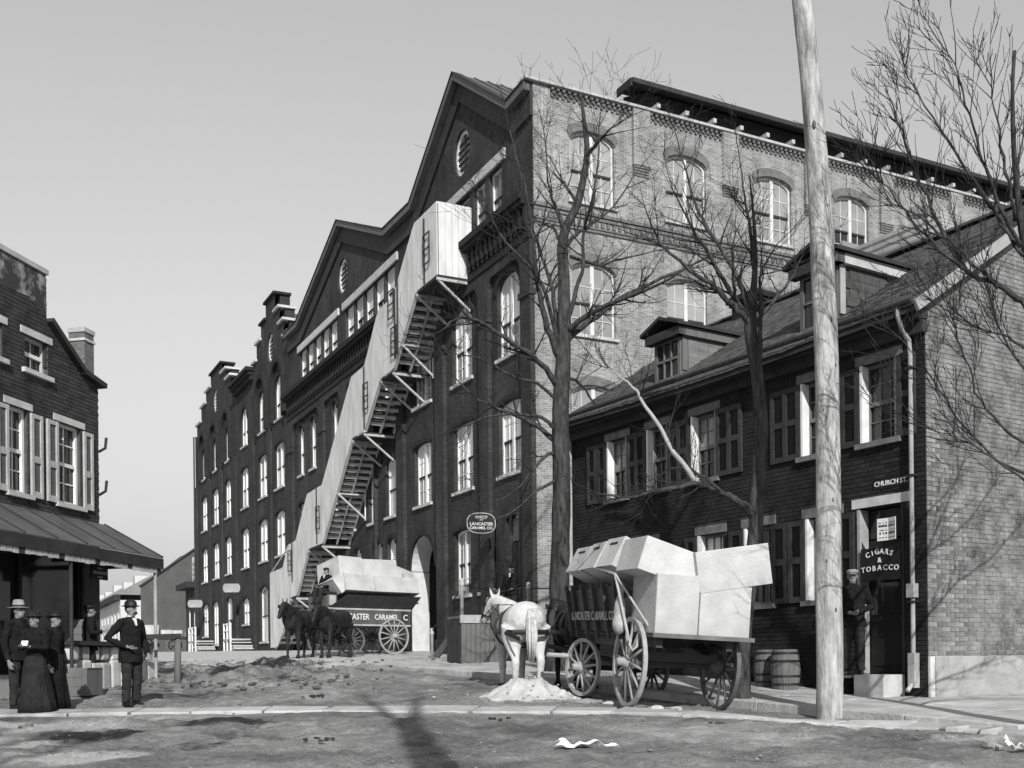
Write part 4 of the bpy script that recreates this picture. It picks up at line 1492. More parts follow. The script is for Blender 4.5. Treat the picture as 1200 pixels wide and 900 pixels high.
tag(shn.build('shingles', M_SHINGLEMASS, Hroot, fix=False), kind='stuff')
MB().beam(roof_pt(-0.46, -0.19, -0.02), roof_pt(RID, -0.19, -0.02), 0.05, 0.17).build('rake_board', M_STUCCO, Hroot)
MB().beam(roof_pt(RID, -0.2, 0.03), roof_pt(RID, LEN + 0.15, 0.03), 0.2, 0.05).build('ridge_board', M_SHINGLEMASS, Hroot)
for d0, d1, zt in DORM:
    xf = 0.6
    xe = (zt - 5.75) / SL + 0.15
    big = d0 < 4
    dm = MB()
    dm.box(xf, xe, d0, d1, 5.9, zt)
    o = dm.build('dormer', mat('dormer_boards', 0.17, 0.85, 0.35, 3.0, 0.4, 20, 0.2, (0.4, 1, 3)) if not big else mat('dormer_slates', 0.075, 0.8, 0.3, 3.0, 0.4, 20, 0.2, (0.5, 1, 3)), Hroot)
    # shallow pitched cap with heavy moulding
    zc = zt + 0.0
    cp = MB()
    ym = (d0 + d1) / 2
    for a, b, s_ in ((d0 - 0.2, ym, 1), (ym, d1 + 0.2, -1)):
        za, zb = (zc + 0.02, zc + 0.26) if s_ > 0 else (zc + 0.26, zc + 0.02)
        cp.hexa([(xf - 0.28, a, za), (xe + 0.8, a, za), (xe + 0.8, b, zb), (xf - 0.28, b, zb), (xf - 0.28, a, za + 0.07), (xe + 0.8, a, za + 0.07), (xe + 0.8, b, zb + 0.07), (xf - 0.28, b, zb + 0.07)])
    cp.build('dormer_roof', M_ROOFDARK, o)
    mo = MB()
    mo.box(xf - 0.2, xe + 0.3, d0 - 0.12, d0 - 0.002, zc - 0.16, zc + 0.02)
    mo.build('dormer_moulding', M_DULLWHITE if big else M_WOOD, o)
    m2 = MB()
    m2.box(xf - 0.2, xf - 0.003, d0 - 0.12, d1 + 0.12, zc - 0.16, zc + 0.02)
    m2.build('dormer_front_moulding', M_DARKWOOD, o)
    MB().box(xf - 0.02, xf + 0.11, d0 - 0.03, d0 - 0.003, 6.15, zc - 0.16).build('corner_board', M_OLDWHITE if big else M_WOOD, o)
    fr = MB(mpH)
    w0, w1, z0, z1 = d0 + 0.1, d1 - 0.1, 6.08, zt - 0.2
    for q in ((w0 - 0.08, w0, z0, z1), (w1, w1 + 0.08, z0, z1), (w0 - 0.08, w1 + 0.08, z0 - 0.08, z0), (w0 - 0.08, w1 + 0.08, z1, z1 + 0.03), (w0, w1, (z0 + z1) / 2 - 0.025, (z0 + z1) / 2 + 0.025), (w0 + (w1 - w0) / 3 - 0.012, w0 + (w1 - w0) / 3 + 0.012, z0, z1), (w0 + (w1 - w0) * 2 / 3 - 0.012, w0 + (w1 - w0) * 2 / 3 + 0.012, z0, z1)):
        fr.wbox(q[0], q[1], q[2], q[3], -xf - 0.02, -xf + 0.05)
    f = fr.build('dormer_window', M_WOOD, o)
    MB(mpH).wbox(w0, w1, z0, z1, -xf - 0.01, -xf + 0.012).build('pane', G_DARK, f)
    if big:
        # boarded slates of the cheek
        k = MB()
        for i in range(7):
            for j in range(8):
                z0_ = 6.0 + i * 0.16
                x0_ = xf + 0.13 + j * 0.2 + (0.1 if i % 2 else 0)
                if z0_ > 5.75 + x0_ * SL - 0.1 and x0_ < xe:
                    k.box(x0_, x0_ + 0.19, d0 - 0.022 - random.uniform(0, 0.006), d0 - 0.001, z0_, z0_ + 0.155)
        tag(k.build('cheek_slates', MATS['dormer_slates'], o), kind='stuff')
    else:
        k = MB()
        for i in range(6):
            x0_ = xf + 0.14 + i * 0.29
            k.box(x0_, x0_ + 0.28, d0 - 0.02 - random.uniform(0, 0.008), d0 - 0.001, 5.75 + x0_ * SL - 0.1, zt - 0.17)
        k.build('cheek_boards', MATS['dormer_boards'], o)
# chimney with corbelled cap on the ridge
ch = MB()
ch.box(RID - 0.3, RID + 0.3, 7.75, 8.55, 7.9, 8.62)
c = ch.build('chimney', M_DBRICKMASS, Hroot)
for k, (g, z0) in enumerate(((0.05, 8.63), (0.11, 8.71), (0.06, 8.79))):
    MB().box(RID - 0.3 - g, RID + 0.3 + g, 7.75 - g, 8.55 + g, z0, z0 + 0.075).build('chimney_course', M_DBRICKMASS, c)
# doorsteps: a pale stone block and wooden steps beside it
gs = gz(*house_xy(-0.5, 0.7))
MB().box(-0.55, -0.03, 0.42, 1.0, gs, -0.24).build('door_stone', M_STONE, Hroot)
for k in range(3):
    MB().box(-0.62 - 0.0, -0.03, 1.03 + 0.27 * k, 1.30 + 0.27 * k, -0.29 - 0.15 * k, -0.245 - 0.15 * k).build('wooden_step', M_WOOD, Hroot)
    MB().box(-0.60, -0.05, 1.27 + 0.27 * k, 1.295 + 0.27 * k, gs - 0.02, -0.291 - 0.15 * k).build('step_riser', M_DARKWOOD, Hroot)
# the street name lettered on the wall, the shop lettering, the bulletins at the door
lettering('CHURCH ST.', 0.115, M_WHITE, Hroot, mpH(0.66, 2.88, 0.026), (0, -1, 0), (0, 0, 1), 'street_name')
MB(mpH).wbox(0.3, 1.02, 2.80, 2.96, -0.02, 0.020).build('street_name_board', M_BLACK, Hroot)

shop = thing('shop_sign', 'black board lettered CIGARS & TOBACCO standing in the shop doorway', 'sign', house_xy(-0.06, 0.83).to_tuple() + (1.50,), HROT)
MB(mpH).wbox(-0.36, 0.42, -0.2, 0.34, -0.02, 0.0).build('board', M_BLACK, shop)


def arc_text(txt, size, parent, zc, rad, span, m):
    n_ = len(txt)
    for i, ch_ in enumerate(txt):
        if ch_ == ' ':
            continue
        t = (i / (n_ - 1) - 0.5) * span
        r_, u_ = Vector((0, -math.cos(t), -math.sin(t))), Vector((0, -math.sin(t), math.cos(t)))
        lettering(ch_, size, m, parent, (-0.012, 0.03 - rad * math.sin(t), zc + rad * (math.cos(t) - 1)), r_, u_, 'letter')


arc_text('CIGARS', 0.125, shop, 0.27, 0.62, 0.78, M_WHITE)
lettering('&', 0.12, M_WHITE, shop, (-0.012, 0.03, 0.13), (0, -1, 0), (0, 0, 1), 'letter')
arc_text('TOBACCO', 0.125, shop, 0.0, 3.5, 0.19, M_WHITE)
bl = thing('bulletin_sheets', 'two white printed bulletin sheets hung above the shop sign in the doorway', 'notice', house_xy(-0.14, 0.62).to_tuple() + (1.93,), HROT)
M_INK = mat('printing_ink', 0.05, 0.9, 0.2)
for y0, ang in ((0.0, 0.12), (0.02, -0.3)):
    sgn = 1 if y0 == 0 else -1
    sh = MB(mpH).wbox(0 if sgn > 0 else -0.2, 0.2 if sgn > 0 else 0, 0, 0.36, 0, 0.008).build('sheet', M_PAPER, bl)
    sh.rotation_euler.z = ang
    tx = MB(mpH)
    for k in range(5):
        b0 = 0.04 + 0.06 * k
        for j in range(3):
            a0 = (0.02 if sgn > 0 else -0.18) + j * 0.055
            tx.wbox(a0, a0 + random.uniform(0.02, 0.05), b0, b0 + (0.035 if k % 2 else 0.015), 0.008, 0.010)
    tag(tx.build('print', M_INK, sh), kind='stuff')

# ------------------------------------------------------------------ annex behind the house: lit brick gable and slate roof
Ax = thing('rear_annex', 'small brick annex with a slate roof rising behind the shingled corner house', 'annex', house_xy(5.6, 5.0).to_tuple() + (0,), HROT)
ap = [(0, -0.3), (4.6, -0.3), (4.6, 7.9), (2.4, 9.75), (0.0, 7.9)]
mpA = lambda a, b, o: (a * 1.0, -o, b)
MB(lambda a, b, o: (-o, a, b)).prism([(-1.2, -0.3), (3.3, -0.3), (3.3, 8.2), (1.4, 9.6), (-1.2, 9.6)], -3.2, 0.0).build('wall', M_SIDE, Ax)
rr = MB()
rr.hexa([(-0.3, 1.2, 9.62), (3.4, 1.2, 9.62), (3.4, 3.6, 8.15), (-0.3, 3.6, 8.15), (-0.3, 1.2, 9.74), (3.4, 1.2, 9.74), (3.4, 3.6, 8.27), (-0.3, 3.6, 8.27)])
rr.build('roof', M_GREYROOF, Ax)

# ------------------------------------------------------------------ corner shop at the left with gable, chimney and tin awning
LX, LY = -8.57, 22.5
LROT = math.atan2(-0.208, 0.978)
Lroot = thing('corner_shop', 'dark brick corner shop with white shutters, stepped gable end and tall chimney', 'shop building', (LX, LY, 0), LROT)


def mpL(a, b, o):
    return (o, a, b)


lh = [(-2.85, -2.28, 3.25, 4.84), (-1.4, -0.62, 3.25, 4.84), (-2.36, -1.66, 5.62, 6.26), (-3.7, -2.97, 5.62, 6.26), (-4.4, -3.7, 3.25, 4.84)]
shopf = [(-6.2, -0.55, -0.1, 2.45)]
lout = [(-7, -1.2), (0, -1.2), (0, 5.86), (-0.62, 5.98), (-1.69, 6.7), (-1.69, 7.58), (-7, 7.58)]
holed('gable_wall', lout, [opening(*q) for q in lh] + [opening(*shopf[0])], mpL, M_LMORTAR, Lroot, 0.22)
courses = []
z = 2.55
while z < 7.5:
    hi = 0.0 if z < 5.82 else (-0.62 - (z + 0.065 - 5.98) / (6.7 - 5.98) * 1.07 if z < 6.64 else -1.69)
    hi = min(hi, 0.0)
    cuts = [(a0, a1) for a0, a1, z0, z1 in lh if z + 0.065 > z0 - 0.1 and z < z1 + 0.14]
    courses.append((z, free(-7.0, hi, cuts)))
    z += 0.0765
bricks(Lroot, mpL, courses, M_LBRICKMASS, M_LBRICK, singles=160, rank=lambda it: -it[0] + 0.4 * abs(it[2] - 5.4))
# old whitewash still clinging under the parapet, its own uneven coat
M_WASH = mat('flaking_whitewash', 0.05, 0.9, 0.2, 2.3, 0.3, 30, 0.2, col2=0.34, thr=(0.47, 0.62))
MB(mpL).prism([(-4.5, 7.1), (-3.0, 6.95), (-2.2, 7.0), (-1.72, 6.75), (-1.72, 7.56), (-4.5, 7.56)], 0.0, 0.016).build('whitewash_coat', M_WASH, Lroot)
MB().box(-6.2, 0.05, -6.9, -1.66, 7.585, 7.68).build('parapet_coping', M_DULLWHITE, Lroot)
cp = MB(mpL)
cp.beam(mpL(-1.68, 6.72, 0.0), mpL(-0.6, 6.0, 0.0), 0.3, 0.1)
cp.beam(mpL(-0.62, 6.0, 0.0), mpL(0.12, 5.88, 0.0), 0.3, 0.1)
cp.build('gable_coping', M_DARKWOOD, Lroot)
MB().box(-5.5, -0.45, -6.9, -0.02, -1.2, 5.8).build('body', M_LMORTAR, Lroot)
MB().hexa([(-5.5, -1.7, 5.8), (-0.02, -1.7, 5.8), (-0.02, -0.02, 5.8), (-5.5, -0.02, 5.8), (-5.5, -1.7, 6.66), (-0.02, -1.7, 6.66), (-0.02, -0.02, 5.86), (-5.5, -0.02, 5.86)]).build('roof', M_ROOFDARK, Lroot)
ch = MB().box(-0.42, -0.06, -0.36, -0.03, 5.7, 6.98).build('chimney', mat('chimney_brick', 0.16, 0.9, 0.4, 9.0, 0.6, 30, 0.2, (1, 1, 3)), Lroot)
MB().box(-0.445, -0.035, -0.385, -0.005, 6.72, 6.77).build('chimney_band', M_STONE, ch)
MB().box(-0.44, -0.04, -0.38, -0.01, 6.90, 6.99).build('chimney_cap', M_DULLWHITE, ch)
for i, (a0, a1, z0, z1) in enumerate(lh):
    window(Lroot, mpL, a0, a1, z0, z1, pair=False, rec=0.14, nx=2, ny=2 if z1 - z0 > 1 else 1, fw=0.06, fm=M_WHITE if z1 - z0 > 1 else M_DULLWHITE, pm=G_DARK, pm2=G_DARK, sill=0.09, rails=M_WHITE, mt=0.025)
    MB(mpL).wbox(a0 - 0.12, a1 + 0.12, z1 + 0.002, z1 + 0.13, -0.02, 0.03).build('lintel', M_STONE, Lroot)


def pale_shutter(a0, a1, z0, z1):
    h, w = z1 - z0, a1 - a0
    mb = MB(mpL)
    mb.wbox(0, 0.07, 0, h, 0, 0.045)
    mb.wbox(w - 0.07, w, 0, h, 0, 0.045)
    for b0, b1 in ((0, 0.12), (h * 0.42, h * 0.5), (h - 0.08, h)):
        mb.wbox(0.07, w - 0.07, b0, b1, 0, 0.04)
    o = mb.build('shutter', M_DULLWHITE, Lroot, mpL(a0, z0, 0.02))
    MB(mpL).wbox(0.07, w - 0.07, 0.12, h - 0.08, 0.004, 0.016).build('shutter_panel', mat('grey_shutter_panel', 0.10, 0.7, 0.2, 4.0), o)


for a0, a1 in ((-2.24, -1.9), (-1.76, -1.42), (-0.58, -0.26), (-3.2, -2.88)):
    pale_shutter(a0, a1, 3.22, 4.8)
# dark shop front under the awning: posts, glass, stall boards
MB().box(-0.45, -0.01, -0.04, 0.0, -1.2, 5.84).build('end_wall', M_LBRICKMASS, Lroot)
sf = MB(mpL)
for a in (-6.2, -4.3, -2.5, -0.65):
    sf.wbox(a, a + 0.1, -0.1, 2.45, -0.2, -0.06)
sf.wbox(-6.1, -0.65, 2.3, 2.45, -0.2, -0.06)
sf.wbox(-6.1, -0.65, -0.1, 0.5, -0.2, -0.08)
f = sf.build('shop_front', M_BLACK, Lroot)
MB(mpL).wbox(-6.1, -0.66, 0.5, 2.3, -0.17, -0.15).build('shop_pane', G_DARK, f)
MB(mpL).wbox(-7, -0.02, -1.0, -0.12, 0.0, 0.05).build('stone_base', M_STUCCO, Lroot)
for zz in (3.6, 4.5):
    MB().tube([(0.02, 0.0, zz), (0.06, 0.16, zz + 0.1), (0.06, 0.2, zz + 0.32)], 0.03, 6).build('iron_hook', M_IRON, Lroot)
# awning of tin sheets with boarded fascia, standing on posts
Aw = thing('tin_awning', 'sloping tin awning on posts along the dark corner shop front', 'awning', (LX, LY, 0), LROT)
y = 0.15
while y > -7:
    y0 = y - 0.88
    p = MB().hexa([(0.03, y0, 2.97), (1.37, y0, 2.24), (1.37, y - 0.008, 2.24), (0.03, y - 0.008, 2.97), (0.03, y0, 2.995), (1.37, y0, 2.265), (1.37, y - 0.008, 2.265), (0.03, y - 0.008, 2.995)])
    p.build('tin_sheet', M_ROOFTIN, Aw)
    MB().beam((0.03, y - 0.004, 3.0), (1.37, y - 0.004, 2.27), 0.03, 0.035).build('seam', M_ROOFDARK, Aw)
    y = y0
MB().box(1.30, 1.37, -7, 0.17, 2.02, 2.235).build('fascia', M_DARKWOOD, Aw)
for i in range(44):
    MB().box(1.32, 1.345, -0.02 - 0.155 * i, 0.11 - 0.155 * i, 1.94 - random.uniform(0, 0.03), 2.017).build('valance_slat', M_DULLWHITE if i % 7 else M_DARKWOOD, Aw)
for k in range(5):
    MB().beam((0.05, 0.05 - 1.7 * k, 2.1), (1.30, 0.05 - 1.7 * k, 2.12), 0.06, 0.1).build('rafter', M_DARKWOOD, Aw)
for yy in (-0.05, -2.9, -5.7):
    w = Vector((LX, LY)) + Vector((0.978, -0.208)) * 1.3 + Vector((0.208, 0.978)) * yy
    MB().tube([(1.3, yy, gz(w.x, w.y) - 0.1), (1.3, yy, 2.0)], 0.035, 8).build('post', M_OLDWHITE if yy > -1 else M_DARKWOOD, Aw)
nb = thing('notice_board', 'small dark notice board with pale lettering hung under the tin awning', 'notice', (LX, LY, 0), LROT)
MB(mpL).wbox(-1.55, -1.0, 1.72, 2.0, 0.80, 0.83).build('board', M_BLACK, nb)
pr = MB(mpL)
for z0, a0, a1 in ((1.92, -1.36, -1.18), (1.82, -1.5, -1.04), (1.75, -1.34, -1.2)):
    a = a0
    while a < a1:
        w_ = random.uniform(0.025, 0.05)
        pr.wbox(a, a + w_, z0, z0 + (0.06 if z0 == 1.82 else 0.03), 0.831, 0.834)
        a += w_ + 0.02
tag(pr.build('print', M_DULLWHITE, nb), kind='stuff')
for a in (-1.5, -1.05):
    MB(mpL).wbox(a, a + 0.015, 2.0, 2.14, 0.81, 0.82).build('hanger', M_IRON, nb)
# low porch step with boards at the shop corner
Ps = thing('porch_step', 'low plank porch with rubble stone base at the corner shop end', 'porch', (LX, LY, 0), LROT)
MB().box(0.06, 1.15, -2.6, 0.35, 0.42, 0.50).build('plank_top', M_DARKWOOD, Ps)
for i in range(9):
    yy = -2.55 + i * 0.32
    wx = Vector((LX, LY)) + Vector((0.978, -0.208)) * 1.05 + Vector((0.208, 0.978)) * yy
    bevel(MB().box(0.75, 1.08, yy, yy + 0.29, gz(wx.x, wx.y) - 0.1, 0.1 + random.uniform(-0.05, 0.05)).build('stone', M_STONE if i % 3 else M_STUCCO, Ps), 0.04)
    bevel(MB().box(0.8, 1.05, yy + 0.05, yy + 0.28, 0.14, 0.41).build('stone', M_STUCCO if i % 2 else M_STONE, Ps), 0.04)

# ------------------------------------------------------------------ far end of the street
FH1 = thing('gabled_grey_house', 'plain grey gabled house closing the street beyond the factory', 'house', (-34.3, 100, 0), math.radians(2))
w = MB(lambda a, b, o: (a, -o, b))
w.prism([(0, 0.2), (9, 0.2), (9, 10.6), (5.6, 11.1), (3.6, 10.2), (0, 7.4)], -14, 0)
w.build('wall', mat('dark_grey_house_wall', 0.085, 0.9, 0.2, 0.8), FH1)
MB().beam((-0.1, -0.05, 7.45), (5.6, -0.05, 11.3), 0.25, 0.16).build('rake_board', M_DARKWOOD, FH1)
FH2 = thing('slate_roof_house', 'house with a long grey slate roof and chimney behind the gabled grey house', 'house', (-35.5, 118, 0), math.radians(2))
MB().box(0, 16, 0, 8, 0.5, 9.0).build('wall', M_GREYWALL, FH2)
MB().hexa([(0, -0.4, 8.9), (16, -0.4, 8.9), (16, 8, 8.9), (0, 8, 8.9), (0.8, 3.8, 13.0), (16, 3.8, 13.0), (16, 4.1, 13.0), (0.8, 4.1, 13.0)]).build('roof', M_GREYROOF, FH2)
cb = MB().box(2.9, 4.6, 3.2, 4.4, 12.5, 14.3).build('chimney', M_GREYWALL, FH2)
MB().box(2.8, 4.7, 3.1, 4.5, 14.3, 14.55).build('chimney_cap', M_DULLWHITE, cb)
SD_ = thing('storefront_house', 'small dark storefront with a bracketed cornice and white dormer beside the stepped gables', 'shop', factory_xy(0, 57.2) + (0,), FROT)
mpD = lambda a, b, o: (-o, a, b)
holed('wall', [(0, 0.2), (4.6, 0.2), (4.6, 6.3), (0, 6.3)], [opening(0.5, 1.3, 1.6, 4.4), opening(2.6, 3.4, 1.3, 4.6)], mpD, M_FRONT, SD_)
window(SD_, mpD, 0.5, 1.3, 1.6, 4.4, nx=1, ny=1)
window(SD_, mpD, 2.6, 3.4, 1.3, 4.6, nx=1, ny=1, pair=False)
MB().box(-0.75, -0.01, -0.05, 4.9, 6.3, 6.75).build('cornice', M_ROOFDARK, SD_)
MB().box(-0.01, 8, 4.58, 4.62, 0.2, 6.3).build('end_wall', M_GREYWALL, SD_)
MB().box(0, 8, 0.0, 4.6, 6.31, 6.5).build('roof', M_ROOFDARK, SD_)
dmr = MB().box(0.2, 2.6, 0.2, 2.8, 6.7, 8.9).build('dormer', M_WHITE, SD_)
for k in range(4):
    MB().box(0.15, 0.2, 0.6, 2.4, 7.0 + k * 0.42, 7.2 + k * 0.42).build('louvre', M_DULLWHITE, dmr)
M_PALEHOUSE = mat('pale_house_paint', 0.55, 0.85, 0.15, 0.7)
for i in range(5):
    s_ = 86 + i * 9.2
    x_, y_ = factory_xy(-2.2, s_)
    g0 = gz(x_, y_)
    hs = thing('row_house', ('pale row house nearest the grey gabled house', 'pale row house second from the grey gabled house', 'pale row house third along the far row', 'pale row house fourth along the far row', 'pale row house at the far end of the row')[i], 'house', (x_, y_, g0), FROT, 'pale row houses up the far street')
    hh = (5.6, 5.5, 5.7, 5.4, 5.5)[i]
    ops = [opening(a, a + 1.0, z0, z0 + 1.7) for a in (1.0, 3.9, 6.7) for z0 in (0.9, 3.4)]
    holed('wall', [(0, -0.5), (9.1, -0.5), (9.1, hh), (0, hh)], ops, mpD, M_PALEHOUSE, hs, 0.15)
    for a in (1.0, 3.9, 6.7):
        for z0 in (0.9, 3.4):
            window(hs, mpD, a, a + 1.0, z0, z0 + 1.7, pair=False, nx=1, ny=1, pm=G_DARK, sill=0)
    MB().box(0, 7, 0, 0.05, -0.5, hh).build('side_wall', M_PALEHOUSE, hs)
    MB().box(-0.6, 0, -0.02, 9.15, hh, hh + 0.55).build('cornice', M_ROOFDARK, hs)
    rf = MB().hexa([(-0.3, 0, hh + 0.56), (7, 0, hh + 0.56), (7, 9.12, hh + 0.56), (-0.3, 9.12, hh + 0.56), (3, 0, hh + 2.6), (3.3, 0, hh + 2.6), (3.3, 9.12, hh + 2.6), (3, 9.12, hh + 2.6)]).build('roof', M_GREYROOF, hs)
    MB().box(2.4, 3.9, 7.2, 8.9, hh + 1.6, hh + 3.1).build('chimney', M_PALEHOUSE, rf)

# ------------------------------------------------------------------ wagons
WH = {}


def wheel(root, c, R, m, n_sp=12, turn=0.0, side=1, wm=0.055):
    """spoked wheel (part) with hub and spokes (sub-parts); axle along local x"""
    key = (R, m.name, n_sp, wm)
    if key not in WH:
        rim = MB()
        prof = [(R - 0.062, -wm * 0.42), (R - 0.015, -wm * 0.5), (R, -wm * 0.5), (R, wm * 0.5), (R - 0.015, wm * 0.5), (R - 0.062, wm * 0.42)]
        rim.rings([[(x, r * math.cos(t), r * math.sin(t)) for r, x in prof] for t in [2 * math.pi * i / 36 for i in range(36)]], closed=True)
        hub = MB().lathe([(0.0, -0.17), (0.05, -0.17), (0.06, -0.13), (0.09, -0.09), (0.12, -0.03), (0.12, 0.03), (0.09, 0.09), (0.06, 0.13), (0.06, 0.2), (0.0, 0.2)], 14, Matrix.Rotation(math.pi / 2, 4, 'Y'))
        sp = MB().tube([(0.03, 0, 0.08), (0.022, 0, R * 0.5), (0.0, 0, R - 0.06)], [(0.034, 0.026), (0.023, 0.02), (0.02, 0.018)], 7)
        sp2 = MB().tube([(-0.03, 0, 0.08), (-0.022, 0, R * 0.5), (0.0, 0, R - 0.06)], [(0.034, 0.026), (0.023, 0.02), (0.02, 0.018)], 7)
        WH[key] = [rim.mesh('wheel', m), hub.mesh('hub', m, True), sp.mesh('spoke', m, True), sp2.mesh('spoke', m, True)]
    ms = WH[key]
    o = link('wheel', ms[0], root, c)
    o.rotation_euler = (random.uniform(0, 0.5), 0, turn)
    h = link('hub', ms[1], o)
    if side < 0:
        h.rotation_euler.z = math.pi
    for k in range(n_sp):
        s_ = link('spoke', ms[2 if side > 0 else 3], o)
        s_.rotation_euler.x = 2 * math.pi * k / n_sp
    return o


def crate(label, loc, size, rot, group, base=None, seam=2, m=None, slot=False):
    """pale boarded case: a thing with its boards and battens"""
    w, d, h = size
    m = m or M_CRATE
    R = rot.to_3x3() if hasattr(rot, 'to_3x3') else rot
    t = thing('crate', label, 'crate', (0, 0, 0), 0, group)
    t.matrix_world = Matrix.Translation(loc) @ rot.to_4x4()
    co = MB().box(-w / 2 + 0.012, w / 2 - 0.012, -d / 2 + 0.012, d / 2 - 0.012, -h / 2 + 0.012, h / 2 - 0.012).build('case', m, t)
    for k in range(seam):
        z0, z1 = -h / 2 + h * k / seam, -h / 2 + h * (k + 1) / seam - 0.0015
        b = MB().box(-w / 2, w / 2, -d / 2 - random.uniform(0, 0.004), -d / 2 + 0.014, z0, z1)
        bevel(b.build('board', m, t), 0.012, 2)
        b = MB().box(-w / 2 - random.uniform(0, 0.004), -w / 2 + 0.014, -d / 2 + 0.016, d / 2, z0, z1)
        bevel(b.build('board', m, t), 0.004, 1)
    for k in range(seam):
        y0, y1 = -d / 2 + d * k / seam, -d / 2 + d * (k + 1) / seam - 0.0015
        b = MB().box(-w / 2, w / 2, y0, y1, h / 2 - 0.014, h / 2 + random.uniform(0, 0.004))
        bevel(b.build('lid_board', m, t), 0.004, 1)
    for x in (-w / 2 + 0.06, w / 2 - 0.06) if seam > 1 else ():
        bevel(MB().box(x - 0.045, x + 0.045, -d / 2 - 0.018, -d / 2 - 0.005, -h / 2 + 0.01, h / 2 - 0.01).build('batten', m, t), 0.004, 1)
    if slot:
        MB().box(-w / 2 - 0.012, -w / 2 - 0.003, -0.16, 0.16, h / 2 - 0.12, h / 2 - 0.085).build('hand_slot', M_BLACK, t)
    return t


def frame(loc, rz, ry=0.0, rx=0.0):
    return Matrix.Translation(loc) @ Matrix.Rotation(rz, 4, 'Z') @ Matrix.Rotation(ry, 4, 'Y') @ Matrix.Rotation(rx, 4, 'X')


# --- the near wagon, seen from behind
NM = frame((2.44, 16.47, -0.715), 0.2425, 0.055, 0.042)
Nw = thing('freight_wagon', 'dark wooden freight wagon seen from behind with a heap of pale cases at the kerb', 'wagon')
Nw.matrix_world = NM
Rr, Rf = 0.68, 0.5
wheel(Nw, (-0.735, 0, Rr), Rr, M_WHEEL, 12, 0, -1, 0.065)
wheel(Nw, (0.735, 0, Rr), Rr, M_WHEELDARK, 12, 0, 1, 0.065)
wheel(Nw, (-0.70, 2.42, Rf), Rf, M_WHEEL, 12, 0.3, -1, 0.06)
wheel(Nw, (0.66, 2.72, Rf), Rf, M_WHEELDARK, 12, 0.3, 1, 0.06)
MB().tube([(-0.85, 0, Rr), (0.85, 0, Rr)], 0.045, 8).build('rear_axle', M_DARKWOOD, Nw)
MB().beam((-0.66, 0, Rr + 0.1), (0.66, 0, Rr + 0.1), 0.12, 0.14).build('bolster', M_WAGON, Nw)
MB().tube([(-0.70, 2.42, Rf), (0.66, 2.72, Rf)], 0.045, 8).build('front_axle', M_DARKWOOD, Nw)
MB().beam((0, 0, Rr), (0, 2.5, Rf + 0.08), 0.09, 0.11).build('reach_pole', M_WAGON, Nw)
for x in (-0.5, 0.5):
    sp = MB()
    for k in range(5):
        L = 0.55 - 0.09 * k
        sp.tube([(x, -L, Rr + 0.28 + 0.05 * k * 0.2), (x, 0, Rr + 0.16 + 0.02 * k), (x, L, Rr + 0.28 + 0.01 * k)], 0.025, 6)
    sp.build('leaf_spring', M_IRON, Nw)
ZF = 1.12
k_ = 8
for i in range(k_):
    x0 = -0.70 + 1.52 * i / k_
    MB().box(x0, x0 + 1.52 / k_ - 0.008, -0.82, 3.05, ZF - 0.05, ZF).build('bed_plank', M_WAGON, Nw)
for x in (-0.55, 0.55):
    MB().box(x - 0.05, x + 0.05, -0.7, 3.0, ZF - 0.2, ZF - 0.052).build('sill_beam', M_WAGON, Nw)
MB().box(-0.72, 0.86, -0.88, -0.825, ZF - 0.05, ZF + 0.012).build('tail_bar', M_WOOD, Nw)
for sx in (-1, 1):
    for i in range(4):
        z0 = ZF + 0.01 + 0.175 * i
        x0, x1 = 0.70 + 0.035 * i, 0.735 + 0.035 * i
        MB().hexa([(sx * x0, 0.35, z0), (sx * (x0 + 0.03), 0.35, z0), (sx * (x0 + 0.03), 3.0, z0), (sx * x0, 3.0, z0), (sx * x1, 0.35, z0 + 0.168), (sx * (x1 + 0.03), 0.35, z0 + 0.168), (sx * (x1 + 0.03), 3.0, z0 + 0.168), (sx * x1, 3.0, z0 + 0.168)]).build('side_board', M_WAGON, Nw)
    for y in (0.42, 0.95, 1.5, 2.05, 2.6, 2.95):
        MB().beam((sx * 0.75, y, ZF - 0.1), (sx * 0.92, y, ZF + 0.78), 0.05, 0.06, (0, 1, 0)).build('stake', M_WAGON, Nw)
MB().box(-0.8, 0.8, 3.0, 3.05, ZF, ZF + 0.75).build('head_board', M_WAGON, Nw)
lettering('LANCASTER CARAMEL CO.', 0.2, M_DULLWHITE, Nw, (-0.835, 1.62, ZF + 0.25), (0, -1, 0), (-0.1, 0, 1), sx=0.95)
# stay irons, rope and chain at the rear corner
for p, q, r_ in (((-0.78, -0.05, 1.0), (-0.98, 0.18, 2.0), 0.022), ((-0.98, 0.18, 2.0), (-0.62, -0.55, 1.16), 0.018), ((-0.98, 0.2, 2.0), (-1.0, 1.0, 2.12), 0.02)):
    MB().tube([p, q], r_, 7).build('stay_iron', M_DULLWHITE, Nw)
MB().tube([(-0.72, -0.3, 1.08), (-0.76, -0.34, 0.92), (-0.82, -0.33, 0.86), (-0.86, -0.3, 0.94), (-0.84, -0.28, 1.02)], 0.022, 8).build('tail_hook', M_DULLWHITE, Nw)
MB().tube([(0.84, -0.75, ZF + 0.02), (0.8, -0.6, ZF + 0.3)], 0.012, 6).build('tail_chain', M_IRON, Nw)
# drawbar, swingle bar and traces towards the team
MB().tube([(-0.02, 2.5, 0.62), (-0.45, 3.4, 0.72), (-0.95, 5.1, 0.88)], 0.045, 8).build('draught_pole', M_WAGON, Nw)
MB().tube([(-1.25, 2.75, 0.68), (0.55, 3.2, 0.66)], 0.04, 8).build('swingle_bar', M_PALEWOOD, Nw)
